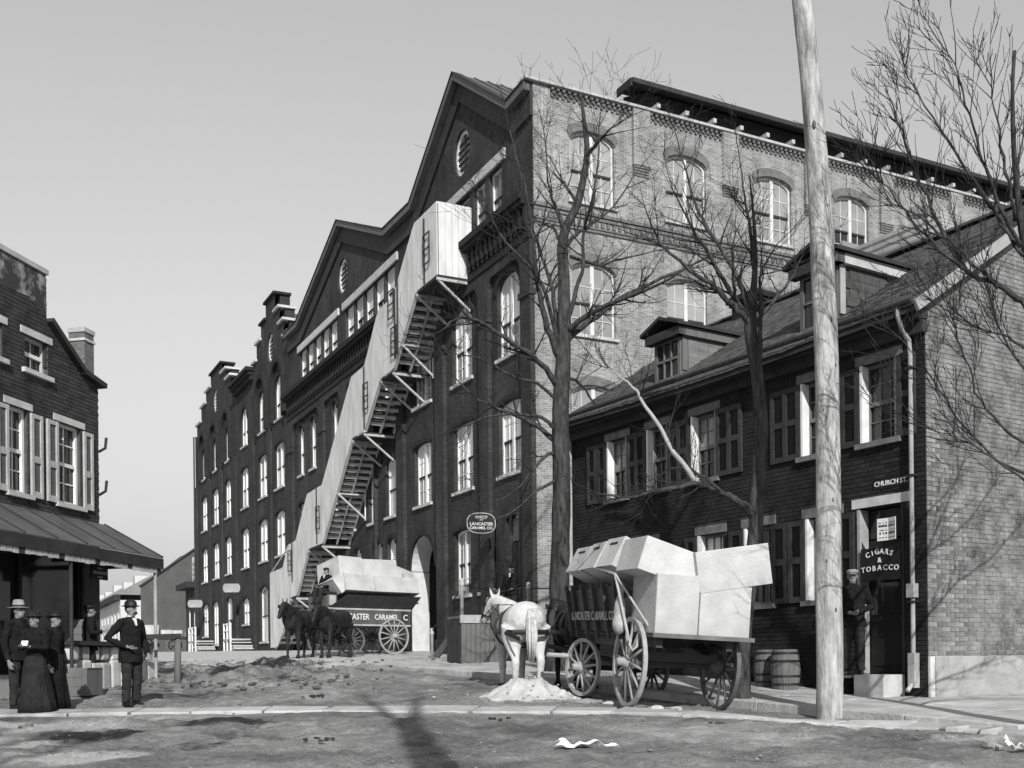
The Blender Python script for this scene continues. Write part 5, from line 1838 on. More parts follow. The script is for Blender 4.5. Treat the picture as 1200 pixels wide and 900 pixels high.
# a bag and a bucket hung at the side
bag = thing('feed_bag', 'pale canvas feed bag hanging beside the rear wheel of the near wagon', 'bag')
bag.matrix_world = NM
remesh(MB().ell((-0.86, 0.22, 1.42), (0.09, 0.12, 0.3), 12, 8).ell((-0.86, 0.2, 1.25), (0.11, 0.14, 0.17), 12, 8).ell((-0.85, 0.24, 1.75), (0.05, 0.06, 0.12)).build('sack', M_SACK, bag), 0.02, 3)
MB().tube([(-0.86, 0.22, 1.72), (-0.95, 0.2, 1.95)], 0.012, 6).build('cord', M_DULLWHITE, bag)


def in_wagon(M, x, y, z, ry=0.0, rz=0.0, rx=0.0):
    W = M @ Matrix.Translation((x, y, z)) @ Matrix.Rotation(rz, 4, 'Z') @ Matrix.Rotation(ry, 4, 'Y') @ Matrix.Rotation(rx, 4, 'X')
    return W.to_translation(), W.to_3x3().to_4x4()


GN = 'pale cases loaded on the near wagon'
for lab, x, y, z, sz, ry, rz in (
        ('tall pale case standing on the left of the near wagon tail', -0.33, -0.27, 1.56, (0.66, 1.0, 0.86), 0.0, 0.0),
        ('tall pale case standing on the right of the near wagon tail', 0.42, -0.27, 1.50, (0.80, 1.0, 0.74), 0.0, 0.0),
        ('large pale case tilted up to the right on top of the near wagon', 0.52, -0.30, 2.14, (1.16, 0.95, 0.60), -0.19, 0.0),
        ('large pale case tilted up to the left over the near wagon tail', -0.42, -0.24, 2.16, (0.98, 0.9, 0.50), 0.26, 0.02),
        ('rear one of three pale cases leaning over the near wagon side', -0.46, 0.66, 2.16, (1.0, 0.74, 0.50), 0.42, 0.03),
        ('middle one of three pale cases leaning over the near wagon side', -0.47, 1.46, 2.14, (1.0, 0.78, 0.48), 0.44, -0.03),
        ('front one of three pale cases leaning over the near wagon side', -0.46, 2.28, 2.12, (1.02, 0.78, 0.47), 0.44, 0.02),
        ('pale case lying flat low in the middle of the near wagon bed', 0.1, 0.9, 1.42, (0.95, 0.9, 0.58), 0.0, 0.0),
        ('pale case standing at the far side of the near wagon bed', 0.42, 1.3, 1.93, (0.62, 1.1, 0.42), 0.05, 0.0),
        ('pale case at the head of the near wagon bed', 0.1, 2.3, 1.42, (1.1, 1.0, 0.58), 0.0, 0.0),
        ('small pale box lying on top of the front cases of the near wagon', -0.42, 2.5, 2.46, (0.4, 0.36, 0.16), 0.40, 0.1)):
    p, R = in_wagon(NM, x, y, z, ry, rz)
    crate(lab, p, sz, R, GN, slot='three' in lab, seam=1)

# --- the far wagon, side on, lettered
FM = frame((-4.83, 40.55, gz(-4.83, 40.55) + 0.0), math.radians(130.5))
Fw = thing('delivery_wagon', 'grey delivery wagon lettered LANCASTER CARAMEL CO. on its side by the factory', 'wagon')
Fw.matrix_world = FM
M_FWAG = mat('grey_wagon_paint', 0.10, 0.6, 0.25, 3.0)
for x, y, R, m, sd, tn in ((-0.72, 0, 0.66, M_WHEEL, -1, 0), (0.72, 0, 0.66, M_WHEELDARK, 1, 0), (-0.55, 1.75, 0.5, M_WHEELDARK, -1, -0.55), (0.6, 2.3, 0.5, M_WHEELDARK, 1, -0.55)):
    wheel(Fw, (x, y, R), R, m, 14, tn, sd)
MB().tube([(-0.8, 0, 0.66), (0.8, 0, 0.66)], 0.045, 8).build('rear_axle', M_DARKWOOD, Fw)
MB().tube([(-0.55, 1.75, 0.5), (0.6, 2.3, 0.5)], 0.045, 8).build('front_axle', M_DARKWOOD, Fw)
MB().beam((0, 0, 0.7), (0, 2.2, 0.62), 0.1, 0.12).build('reach_pole', M_WAGON, Fw)
MB().box(-0.66, 0.66, -0.75, 2.75, 1.0, 1.1).build('bed', M_FWAG, Fw)
for sx in (-1, 1):
    MB().box(sx * 0.66 - 0.02, sx * 0.66 + 0.02, -0.75, 2.75, 1.1, 1.62).build('side_panel', M_FWAG, Fw)
    MB().box(sx * 0.68 - 0.025, sx * 0.68 + 0.025, -0.78, 2.78, 1.60, 1.66).build('side_rail', M_DULLWHITE, Fw)
    MB().box(sx * 0.68 - 0.02, sx * 0.68 + 0.02, -0.78, 2.78, 1.03, 1.09).build('side_rail', M_DULLWHITE, Fw)
    MB().hexa([(sx * 0.68, -0.85, 1.67), (sx * 0.71, -0.85, 1.67), (sx * 0.71, 2.75, 1.67), (sx * 0.68, 2.75, 1.67), (sx * 1.05, -1.0, 2.12), (sx * 1.08, -1.0, 2.12), (sx * 1.08, 2.2, 2.12), (sx * 1.05, 2.2, 2.12)]).build('flare_board', M_WAGON, Fw)
    MB().beam((sx * 0.70, -0.8, 1.85), (sx * 0.99, -0.95, 1.9), 0.04, 0.04).build('flare_iron', M_IRON, Fw)
MB().box(-0.66, 0.66, -0.78, -0.74, 1.1, 1.62).build('tail_board', M_FWAG, Fw)
MB().box(-0.66, 0.66, 2.75, 2.79, 1.1, 2.1).build('dash_board', M_FWAG, Fw)
MB().box(-0.62, 0.62, 2.35, 2.75, 1.62, 2.16).build('seat_box', M_FWAG, Fw)
MB().box(-0.66, 0.66, 2.25, 2.85, 2.165, 2.23).build('seat', M_DARKWOOD, Fw)
MB().box(-0.7, -0.63, 2.45, 2.7, 1.75, 2.1).build('seat_panel', M_DULLWHITE, Fw)
MB().box(-0.6, 0.6, 2.8, 3.35, 1.3, 1.36).build('foot_board', M_DARKWOOD, Fw)
lettering('LANCASTER', 0.30, M_WHITE, Fw, (-0.70, 1.75, 1.35), (0, -1, 0), (0, 0, 1), sx=0.85)
lettering('CARAMEL', 0.28, M_WHITE, Fw, (-0.70, 0.30, 1.35), (0, -1, 0), (0, 0, 1), sx=0.85)
MB().box(-0.70, -0.682, -0.70, -0.36, 1.12, 1.58).build('letter_panel', M_WAGON, Fw)
lettering('C', 0.3, M_WHITE, Fw, (-0.715, -0.53, 1.35), (0, -1, 0), (0, 0, 1))
MB().tube([(0.0, 2.2, 0.6), (-1.7, 3.9, 0.95)], 0.05, 8).build('draught_pole', M_WAGON, Fw)
GF = 'pale cases loaded on the far wagon'
for lab, x, y, z, sz, ry, rx in (
        ('long pale case resting on the flared side of the far wagon, rear half', -0.60, 0.05, 2.42, (0.9, 1.95, 0.60), 0.30, 0.0),
        ('long pale case resting on the flared side of the far wagon, front half', -0.60, 1.65, 2.44, (0.9, 1.22, 0.62), 0.30, 0.02),
        ('pale case on the hidden side of the far wagon load', 0.55, 0.4, 2.42, (0.9, 2.5, 0.62), -0.22, 0.0),
        ('big flat pale case on top of the far wagon load', 0.0, 0.62, 2.98, (1.6, 1.5, 0.72), 0.16, -0.02),
        ('big pale case tilted on the front top of the far wagon load', 0.0, 1.86, 3.02, (1.55, 0.98, 0.74), 0.16, 0.03),
        ('low pale case at the rear top of the far wagon load', 0.0, -0.45, 2.84, (1.4, 0.85, 0.5), 0.16, 0.30),
        ('small greyer box perched at the rear edge of the far wagon load', -0.66, -0.62, 2.86, (0.4, 0.5, 0.22), 0.2, 0.0),
        ('pale case sloping over the front corner of the far wagon', -0.40, 2.28, 2.5, (1.0, 0.6, 0.6), 0.15, -0.6)):
    p, R = in_wagon(FM, x, y, z, ry, 0, rx)
    crate(lab, p, sz, R, GF, seam=1, m=M_CRATE if 'greyer' not in lab else M_PALEWOOD)


# ------------------------------------------------------------------ horses
def horse(label, loc, rz, coat, hair, s=1.0, neck_turn=0.0, head_low=0.0, group=None, stride=0.0):
    t = thing('horse', label, 'horse', loc, rz, group)
    t.scale = (s, s, s)
    b = MB()

    def ring(y, z, rx, rzz, x=0.0, n=16, tilt=0.0):
        return [(x + rx * math.cos(2 * math.pi * k / n), y + rzz * math.sin(2 * math.pi * k / n) * math.sin(tilt), z + rzz * math.sin(2 * math.pi * k / n) * math.cos(tilt)) for k in range(n)]
    b.rings([ring(*q) for q in ((-0.90, 1.22, 0.10, 0.15), (-0.82, 1.24, 0.22, 0.26), (-0.66, 1.23, 0.30, 0.33), (-0.45, 1.20, 0.325, 0.345), (-0.15, 1.14, 0.315, 0.34), (0.12, 1.10, 0.31, 0.345), (0.38, 1.14, 0.285, 0.35), (0.58, 1.18, 0.24, 0.32), (0.72, 1.18, 0.14, 0.22))])
    c, sn = math.cos(neck_turn), math.sin(neck_turn)

    def nk(y, z):                       # neck and head swing round the withers
        return (-(y - 0.5) * sn, 0.5 + (y - 0.5) * c, z)
    hz = -head_low
    npts = [nk(0.42, 1.28), nk(0.62, 1.44), nk(0.82, 1.60 + hz * 0.5), nk(1.0, 1.74 + hz)]
    b.tube(npts, [(0.20, 0.30), (0.155, 0.24), (0.115, 0.175), (0.09, 0.13)], 14)
    b.tube([nk(0.96, 1.76 + hz), nk(1.08, 1.72 + hz), nk(1.2, 1.60 + hz), nk(1.32, 1.44 + hz), nk(1.40, 1.34 + hz)], [(0.075, 0.10), (0.105, 0.135), (0.09, 0.115), (0.07, 0.085), (0.062, 0.065)], 14)
    b.ell(nk(1.39, 1.36 + hz), (0.065, 0.07, 0.065))
    b.ell(nk(1.10, 1.60 + hz), (0.07, 0.09, 0.10))
    for sx in (-1, 1):
        e = Vector(nk(1.0, 1.84 + hz)) + Vector((c, sn, 0)) * 0.065 * sx
        b.tube([e, e + Vector((0.015 * sx, 0.01, 0.09)), e + Vector((0.02 * sx, 0.03, 0.17))], [(0.038, 0.025), (0.036, 0.022), (0.008, 0.008)], 8)
        st = stride * sx
        b.tube([(0.15 * sx, 0.46, 1.08), (0.165 * sx, 0.46 + st * 0.2, 0.86), (0.165 * sx, 0.50 + st * 0.6, 0.52), (0.16 * sx, 0.50 + st * 0.9, 0.46), (0.16 * sx, 0.485 + st, 0.17), (0.16 * sx, 0.52 + st, 0.09)], [0.15, 0.105, 0.062, 0.065, 0.045, 0.05], 10)
        b.tube([(0.17 * sx, -0.60, 1.12), (0.19 * sx, -0.52, 0.90), (0.185 * sx, -0.62 - st * 0.5, 0.68), (0.18 * sx, -0.74 - st * 0.8, 0.54), (0.18 * sx, -0.745 - st * 0.8, 0.48), (0.175 * sx, -0.69 - st, 0.17), (0.175 * sx, -0.65 - st, 0.09)], [0.21, 0.17, 0.10, 0.064, 0.065, 0.047, 0.052], 10)
    remesh(b.build('body', coat, t), 0.026, 5)
    for sx in (-1, 1):
        st = stride * sx
        MB().lathe([(0.072, 0), (0.062, 0.1)], 12, Matrix.Translation((0.16 * sx, 0.53 + st, 0.0))).build('hoof', M_BLACK, t, smooth=True)
        MB().lathe([(0.072, 0), (0.062, 0.1)], 12, Matrix.Translation((0.175 * sx, -0.64 - st, 0.0))).build('hoof', M_BLACK, t, smooth=True)
        e = Vector(nk(1.12, 1.68 + hz)) + Vector((c, sn, 0)) * 0.092 * sx
        MB().ell(e, (0.018, 0.022, 0.02), 8, 6).build('eye', M_BLACK, t, smooth=True)
    mane = MB()
    for k in range(26):
        f = k / 25
        p = Vector(npts[0]).lerp(Vector(npts[3]), f)
        zt = 0.30 + (0.13 - 0.30) * f
        mane.tube([p + Vector((0, -0.02, zt - 0.04)), p + Vector((0.05 + random.uniform(0, 0.03), 0.02, zt - 0.05)), p + Vector((0.11, 0.03, zt - 0.24 - random.uniform(0, 0.08)))], [0.028, 0.024, 0.006], 5)
    tag(mane.build('mane', hair, t, smooth=True), kind='stuff')
    tail = MB()
    for k in range(22):
        a = random.uniform(0, 6.28)
        r = random.uniform(0, 0.06)
        dx, dy = r * math.cos(a), r * math.sin(a)
        tail.tube([(dx * 0.4, -0.88 + dy * 0.3, 1.40), (dx, -0.99 + dy, 1.25), (dx * 1.3, -1.0 + dy, 0.9), (dx * 0.9, -0.95 + dy, 0.52 + random.uniform(-0.08, 0.08))], [0.02, 0.026, 0.022, 0.004], 5)
    tag(tail.build('tail', hair, t, smooth=True), kind='stuff')
    # harness

    def band(y, z, rx, rzz, tilt, w, name, m=M_LEATHER, rr=0.012):
        pts = [Vector((rx * math.cos(a), y + rzz * math.sin(a) * math.sin(tilt), z + rzz * math.sin(a) * math.cos(tilt))) for a in [2 * math.pi * i / 28 for i in range(28)]]
        mb = MB()
        ax = Vector((0, math.cos(tilt), -math.sin(tilt)))
        rs = []
        ctr = Vector((0, y, z))
        for p in pts:
            o_ = (p - ctr).normalized()
            rs.append([p + ax * w / 2 - o_ * rr, p + ax * w / 2 + o_ * rr, p - ax * w / 2 + o_ * rr, p - ax * w / 2 - o_ * rr])
        mb.rings(rs, closed=True)
        return mb.build(name, m, t)
    band(0.52, 1.22, 0.285, 0.40, 0.42, 0.11, 'collar', M_LEATHER, 0.045)
    band(0.18, 1.10, 0.33, 0.365, 0.0, 0.09, 'girth')
    band(-0.28, 1.16, 0.335, 0.36, -0.15, 0.07, 'hip_strap')
    for sx in (-1, 1):
        MB().tube([(0.30 * sx, 0.5, 1.08), (0.345 * sx, 0.15, 1.05), (0.35 * sx, -0.3, 1.02), (0.30 * sx, -0.8, 0.98), (0.22 * sx, -1.2, 0.88)], [(0.012, 0.042)] * 5, 6).build('trace', M_LEATHER, t)
        MB().tube([(0.345 * sx, -0.28, 1.08), (0.345 * sx, -0.6, 1.02), (0.25 * sx, -0.86, 1.0), (0.0, -0.95, 1.0)], [(0.012, 0.05)] * 4, 6).build('breeching', M_LEATHER, t)
    MB().tube([(0, 0.3, 1.52), (0, -0.2, 1.51), (0, -0.62, 1.57)], [(0.02, 0.008)] * 3, 6).build('back_strap', M_LEATHER, t)
    # bridle
    q = [nk(1.02, 1.84 + hz), nk(1.22, 1.52 + hz)]
    for sx in (-1, 1):
        off = Vector((c, sn, 0)) * sx
        MB().tube([Vector(nk(1.0, 1.86 + hz)) + off * 0.07, Vector(nk(1.14, 1.66 + hz)) + off * 0.112, Vector(nk(1.3, 1.42 + hz)) + off * 0.075], [(0.007, 0.016)] * 3, 6).build('cheek_strap', M_LEATHER, t)
        p = Vector(nk(1.16, 1.70 + hz)) + off * 0.125
        MB().obox(p, (0.012, 0.11, 0.10), Matrix.Rotation(neck_turn, 3, 'Z')).build('blinker', M_LEATHER, t)
        MB().tube([Vector(nk(1.32, 1.40 + hz)) + off * 0.08, Vector(nk(0.6, 1.55)) + off * 0.24, (0.1 * sx, -0.1, 1.52)], 0.009, 5).build('rein', M_LEATHER, t)
    mb = MB()
    pc = Vector(nk(1.27, 1.50 + hz))
    ax = (Vector(nk(1.32, 1.40 + hz)) - Vector(nk(1.2, 1.6 + hz))).normalized()
    u = Vector((c, sn, 0))
    w = ax.cross(u)
    ring_ = [[pc + u * (0.09 * math.cos(a)) + w * (0.11 * math.sin(a)) + ax * d_ for d_ in (-0.014, 0.014)] for a in [2 * math.pi * i / 18 for i in range(18)]]
    vs = [p for r in ring_ for p in r]
    mb.add(vs, [(2 * i, 2 * ((i + 1) % 18), 2 * ((i + 1) % 18) + 1, 2 * i + 1) for i in range(18)])
    mb.build('nose_band', M_LEATHER, t)
    return t


TEAM = 'team drawing the near wagon'
hx, hy = 0.12, 20.15
horse('dapple white horse in dark harness ahead of the near wagon', (hx, hy, gz(hx, hy)), math.radians(13), M_HORSEW, M_HORSEW, 1.03, 0.36, 0.08, TEAM, 0.05).scale.x = 1.24
hx2, hy2 = 1.18, 20.35
horse('black horse hitched on the kerb side of the white horse', (hx2, hy2, gz(hx2, hy2)), math.radians(15), M_HORSED, M_HORSED, 1.0, 0.1, 0.12, TEAM, -0.06)
FT = 'team drawing the far wagon'
horse('dark horse of the far team standing nearer the fire escape', (-7.15, 36.4, gz(-7.15, 36.4)), math.radians(167), M_HORSED, M_HORSED, 1.06, -0.05, 0.10, FT, 0.05)
horse('dark horse of the far team standing nearer the lettered wagon', (-6.05, 36.7, gz(-6.05, 36.7)), math.radians(158), M_HORSED, M_HORSED, 1.06, 0.12, 0.22, FT, -0.05)


# ------------------------------------------------------------------ people
def person(label, loc, rz, h=1.72, lh=None, rh=None, le=None, re_=None, hat='bowler', coat=M_CLOTH, legs=M_CLOTH2, hatm=M_BLACK, sit=False, skirt=False, tache=False, shirt=True, head_turn=0.0, lean=0.0, group=None, apron=None, parent_tilt=None, lk=None, rk=None, coat_hem=0.80):
    s = h / 1.74
    t = thing('person', label, 'person', loc, rz, group)
    t.scale = (s, s, s)
    lh = Vector(lh or (-0.27, 0.06, 0.80))
    rh = Vector(rh or (0.27, 0.06, 0.80))
    le = Vector(le or ((-0.27, -0.04, 1.10)))
    re_ = Vector(re_ or ((0.27, -0.04, 1.10)))
    hipz = 0.93
    if sit:
        kn = [Vector((-0.13, 0.42, 0.90)), Vector((0.13, 0.42, 0.90))]
        an = [Vector((-0.13, 0.50, 0.47)), Vector((0.13, 0.50, 0.47))]
    else:
        kn = [Vector(lk or (-0.105, 0.03, 0.50)), Vector(rk or (0.11, 0.02, 0.50))]
        an = [Vector((-0.12, -0.02, 0.08)), Vector((0.13, 0.02, 0.08))]
        if lk:
            an[0] = Vector((kn[0].x - 0.01, kn[0].y - 0.06, 0.08))
        if rk:
            an[1] = Vector((kn[1].x + 0.01, kn[1].y - 0.06, 0.08))
    sh = [Vector((-0.185, lean * 0.5, 1.42)), Vector((0.185, lean * 0.5, 1.42))]
    hd = Vector((0, 0.02 + lean * 0.6, 1.62))
    Rh = Matrix.Rotation(head_turn, 3, 'Z')
    H = lambda x, y, z: hd + Rh @ Vector((x, y, z))
    b = MB()
    b.tube([(0, 0, hipz - 0.08), (0, 0, 1.1), (0, lean * 0.4, 1.38), (0, lean * 0.5, 1.46)], [(0.075, 0.13), (0.065, 0.11), (0.07, 0.14), (0.055, 0.06)], 14)
    b.tube([(0, lean * 0.5, 1.42), hd + Vector((0, -0.015, -0.06))], [0.058, 0.055], 10)
    b.ell(H(0, -0.01, 0.025), (0.077, 0.097, 0.105), 14, 10)
    b.ell(H(0, 0.022, -0.055), (0.058, 0.068, 0.068), 12, 8)
    b.tube([H(0, 0.082, 0.02), H(0, 0.108, -0.022), H(0, 0.085, -0.03)], [0.010, 0.017, 0.012], 8)
    for sx in (-1, 1):
        b.ell(H(0.079 * sx, -0.01, 0.0), (0.012, 0.022, 0.034), 8, 6)
    for A, E, W in ((sh[0], le, lh), (sh[1], re_, rh)):
        d = (W - E).normalized()
        b.tube([A, E, W], [0.055, 0.045, 0.03], 10)
        side = d.cross(Vector((0, 1, 0)))
        if side.length < 0.1:
            side = Vector((1, 0, 0))
        side.normalize()
        fw = side.cross(d).normalized()
        inn = -1 if A.x > 0 else 1
        b.tube([W, W + d * 0.045, W + d * 0.09], [(0.027, 0.018), (0.042, 0.018), (0.04, 0.016)], 10)
        for i, L in enumerate((0.068, 0.08, 0.075, 0.058)):
            o_ = fw * (0.03 - 0.02 * i)
            k0 = W + d * 0.088 + o_
            cur = side * (0.012 * inn)
            b.tube([k0, k0 + d * L * 0.5 + cur, k0 + d * L * 0.85 + cur * 3.2], [0.011, 0.0105, 0.008], 7)
        b.tube([W + d * 0.03 + fw * 0.03, W + d * 0.07 + fw * 0.06 + side * 0.01 * inn, W + d * 0.105 + fw * 0.062 + side * 0.02 * inn], [0.014, 0.012, 0.009], 7)
    for i, sx in enumerate((-1, 1)):
        b.tube([(0.09 * sx, 0, hipz), kn[i], an[i]], [0.085, 0.055, 0.04], 10)
        b.tube([an[i] + Vector((0, -0.03, -0.03)), an[i] + Vector((0, 0.12, -0.05))], [0.04, 0.035], 8)
    remesh(b.build('body', M_SKIN, t), 0.0085, 2, 0.4)
    for sx in (-1, 1):
        MB().ell(H(0.032 * sx, 0.079, 0.022), (0.013, 0.008, 0.008), 8, 6).build('eye', M_BLACK, t)
        MB().beam(H(0.016 * sx, 0.088, 0.044), H(0.052 * sx, 0.078, 0.046), 0.012, 0.008).build('eyebrow', M_HAIR, t)
    MB().tube([H(-0.022, 0.083, -0.066), H(0, 0.090, -0.066), H(0.022, 0.083, -0.066)], 0.006, 6).build('mouth', mat('lips', 0.18, 0.6, 0.1), t)
    if tache:
        MB().tube([H(-0.05, 0.076, -0.065), H(-0.02, 0.098, -0.048), H(0, 0.1, -0.044), H(0.02, 0.098, -0.048), H(0.05, 0.076, -0.065)], [0.007, 0.016, 0.013, 0.016, 0.007], 8).build('moustache', M_HAIR, t, smooth=True)
    hr = MB()
    hr.ell(H(0, -0.028, 0.035), (0.083, 0.095, 0.10), 14, 8)
    if skirt:
        hr.ell(H(0, -0.10, 0.05), (0.055, 0.05, 0.055), 10, 8)
    remesh(hr.build('hair', M_HAIR, t), 0.014, 2)
    # clothes
    cm = MB()
    hem = 0.96 if (sit or skirt) else coat_hem
    wst = 0.135 if skirt else 0.185
    cm.rings([[(rx * math.cos(a), yy + ry * math.sin(a), z) for a in [2 * math.pi * i / 20 for i in range(20)]] for z, rx, ry, yy in ((hem, 0.225 if not skirt else 0.15, 0.17 if not skirt else 0.12, 0), (0.95 if hem < 0.95 else 1.0, 0.20 if not skirt else 0.145, 0.15 if not skirt else 0.11, 0), (1.10, wst, 0.14 if not skirt else 0.105, lean * 0.2), (1.28, 0.205 if not skirt else 0.175, 0.145, lean * 0.4), (1.40, 0.205 if not skirt else 0.18, 0.125, lean * 0.5), (1.47, 0.12, 0.095, lean * 0.5), (1.51, 0.075, 0.075, lean * 0.5))])
    for A, E, W in ((sh[0], le, lh), (sh[1], re_, rh)):
        e2 = E + (W - E) * 0.93
        r0 = 0.085 if skirt else 0.078
        cm.tube([A + Vector((-0.05 if A.x > 0 else 0.05, 0, 0.0)), A, A.lerp(E, 0.5), E, E.lerp(e2, 0.5), e2], [0.07, r0, 0.074, 0.064, 0.056, 0.046], 12)
    folds(remesh(cm.build('coat' if not skirt else 'bodice', coat, t), 0.014, 2), 0.09, 0.035)
    if shirt:
        MB().hexa([(-0.012, 0.105 + lean * 0.45, 1.36), (0.012, 0.105 + lean * 0.45, 1.36), (0.012, 0.148 + lean * 0.42, 1.36), (-0.012, 0.148 + lean * 0.42, 1.36), (-0.038, 0.06 + lean * 0.5, 1.49), (0.038, 0.06 + lean * 0.5, 1.49), (0.038, 0.098 + lean * 0.5, 1.49), (-0.038, 0.098 + lean * 0.5, 1.49)]).build('shirt_front', M_SHIRT, t)
        MB().lathe([(0.066, 1.475), (0.069, 1.525), (0.062, 1.53), (0.06, 1.475)], 16, Matrix.Translation((0, lean * 0.5, 0))).build('collar', M_SHIRT, t)
    if skirt:
        sk = MB()
        n = 72
        rs = []
        for z, r in ((1.0, 0.14), (0.93, 0.185), (0.8, 0.21), (0.6, 0.235), (0.4, 0.26), (0.2, 0.29), (0.02, 0.32)):
            rs.append([((r * (1 + (0.07 * math.sin(a * 7) + 0.045 * math.sin(a * 13 + 2)) * (1 - z))) * math.cos(a), (r * 0.9 * (1 + (0.07 * math.sin(a * 7) + 0.045 * math.sin(a * 13 + 2)) * (1 - z))) * math.sin(a) - 0.04 * (1 - z), z) for a in [2 * math.pi * i / n for i in range(n)]])
        sk.rings(rs)
        folds(sk.build('skirt', legs, t, smooth=True), 0.16, 0.05)
        if apron:
            MB().rings([[(0.0 + (0.13 + 0.1 * k) * math.cos(a), 0.015 + (0.17 + 0.13 * k) * math.sin(a), 0.98 - 0.38 * k) for a in [math.pi * (0.2 + 0.6 * i / 8) for i in range(9)]] for k in (0, 1, 2)], cap=False).build('apron', apron, t)
    else:
        lg = MB()
        lg.ell((0, 0, hipz - 0.02), (0.17, 0.125, 0.12), 14, 8)
        for i, sx in enumerate((-1, 1)):
            lg.tube([(0.085 * sx, 0, hipz), kn[i].lerp(Vector((0.085 * sx, 0, hipz)), 0.4), kn[i], an[i].lerp(kn[i], 0.4), an[i] + Vector((0, 0, 0.0))], [0.108, 0.098, 0.082, 0.074, 0.074], 12)
        folds(remesh(lg.build('trousers', legs, t), 0.014, 2), 0.08, 0.035)
        for i in range(2):
            bt = MB()
            a_ = an[i]
            bt.tube([a_ + Vector((0, -0.06, -0.045)), a_ + Vector((0, 0.03, -0.035)), a_ + Vector((0.01 * (1 if i else -1), 0.17, -0.05))], [(0.045, 0.036), (0.05, 0.046), (0.042, 0.026)], 10)
            bt.tube([a_ + Vector((0, -0.02, -0.03)), a_ + Vector((0, -0.02, 0.08))], [0.048, 0.05], 10)
            remesh(bt.build('boot', M_BLACK, t), 0.014, 2)
    T = Matrix.Translation(hd + Vector((0, 0, 0.0))) @ Rh.to_4x4() @ Matrix.Translation((0, -0.012, 0)) @ Matrix.Diagonal((1, 1.2, 1, 1))
    if hat == 'bowler':
        MB().lathe([(0.0, 0.185), (0.04, 0.18), (0.075, 0.155), (0.09, 0.12), (0.093, 0.075), (0.096, 0.07), (0.13, 0.078), (0.135, 0.072), (0.128, 0.066), (0.092, 0.058), (0.088, 0.066)], 24, T).build('bowler_hat', hatm, t, smooth=True)
    elif hat == 'fedora':
        MB().lathe([(0.0, 0.185), (0.05, 0.195), (0.072, 0.18), (0.092, 0.075), (0.096, 0.07), (0.16, 0.062), (0.162, 0.056), (0.092, 0.058)], 24, T).build('felt_hat', hatm, t, smooth=True)
        MB().lathe([(0.094, 0.072), (0.091, 0.105)], 24, T).build('hat_band', M_BLACK, t)
    elif hat == 'cap':
        MB().lathe([(0.0, 0.135), (0.06, 0.13), (0.098, 0.105), (0.1, 0.09), (0.087, 0.05)], 20, T).build('cap', hatm, t, smooth=True)
        MB().hexa([H(-0.06, 0.07, 0.055), H(0.06, 0.07, 0.055), H(0.05, 0.145, 0.04), H(-0.05, 0.145, 0.04), H(-0.06, 0.07, 0.065), H(0.06, 0.07, 0.065), H(0.05, 0.145, 0.047), H(-0.05, 0.145, 0.047)]).build('cap_peak', hatm, t)
    elif hat == 'bonnet':
        MB().lathe([(0.0, 0.15), (0.07, 0.145), (0.1, 0.10), (0.1, 0.075), (0.14, 0.085), (0.138, 0.078), (0.09, 0.06)], 20, T).build('trimmed_hat', hatm, t, smooth=True)
        for k in range(5):
            a = k * 1.1
            MB().ell(T @ Vector((0.07 * math.cos(a), 0.06 * math.sin(a), 0.15)), (0.03, 0.03, 0.028), 8, 6).build('hat_trimming', hatm, t)
    return t


mx, my = -6.12, 17.35
person('stout man in black suit and bowler hat, hand on hip, on the crossing', (mx, my, gz(mx, my) + 0.0), math.radians(-118), 1.66, lh=(-0.26, 0.14, 0.86), le=(-0.33, -0.06, 1.12), rh=(0.20, 0.15, 1.0), re_=(0.38, -0.14, 1.14), tache=True, head_turn=0.1, coat_hem=0.74)
px_, py_ = -7.74, 16.95
person('man in dark suit with light felt hat at the edge of the street', (px_, py_, gz(px_, py_)), math.radians(-110), 1.66, hat='fedora', hatm=M_FELT, lh=(-0.22, 0.22, 0.98), le=(-0.30, -0.02, 1.12), shirt=False)
px_, py_ = -7.24, 16.4
person('woman in long dark skirt holding a white paper beside the hatted man', (px_, py_, gz(px_, py_)), math.radians(168), 1.5, hat='bonnet', hatm=M_CLOTH2, skirt=True, coat=M_CLOTH, legs=mat('dark_skirt_cloth', 0.024, 0.95, 0.35, 8.0, 0.4, 50, 0.1), lh=(-0.06, 0.24, 1.16), le=(-0.25, 0.03, 1.14), rh=(0.08, 0.24, 1.16), re_=(0.25, 0.03, 1.14), shirt=False)
wp = thing('folded_paper', 'small white folded paper held by the woman in the long skirt', 'paper', (px_ - 0.02, py_ - 0.27, gz(px_, py_) + 1.05), math.radians(165))
bevel(MB().obox((0, 0.02, 0), (0.11, 0.02, 0.08), Matrix.Rotation(0.3, 3, 'X')).build('sheet', M_PAPER, wp), 0.003)
px_, py_ = -7.2, 17.0
person('woman in black dress standing half behind the woman with the paper', (px_, py_, gz(px_, py_)), math.radians(-100), 1.5, hat='bonnet', hatm=M_BLACK, skirt=True, coat=M_CLOTH, legs=M_CLOTH, shirt=False)
px_, py_ = -8.05, 20.6
person('dark clad person standing by the porch under the tin awning', (px_, py_, gz(px_, py_)), math.radians(-60), 1.6, hat='cap', hatm=M_BLACK, coat=M_CLOTH, rh=(0.24, 0.22, 1.2), re_=(0.3, 0.0, 1.15), shirt=False)
w = house_xy(-0.42, 1.12)
person('man in dark coat leaning in the cigar shop doorway', (w.x, w.y, -0.245), math.radians(165), 1.72, hat='cap', hatm=M_FELT, lh=(-0.05, 0.2, 1.04), le=(-0.3, 0.0, 1.12), rh=(0.05, 0.2, 1.02), re_=(0.3, 0.0, 1.12), shirt=False)
wx, wy = factory_xy(-1.25, -0.6)
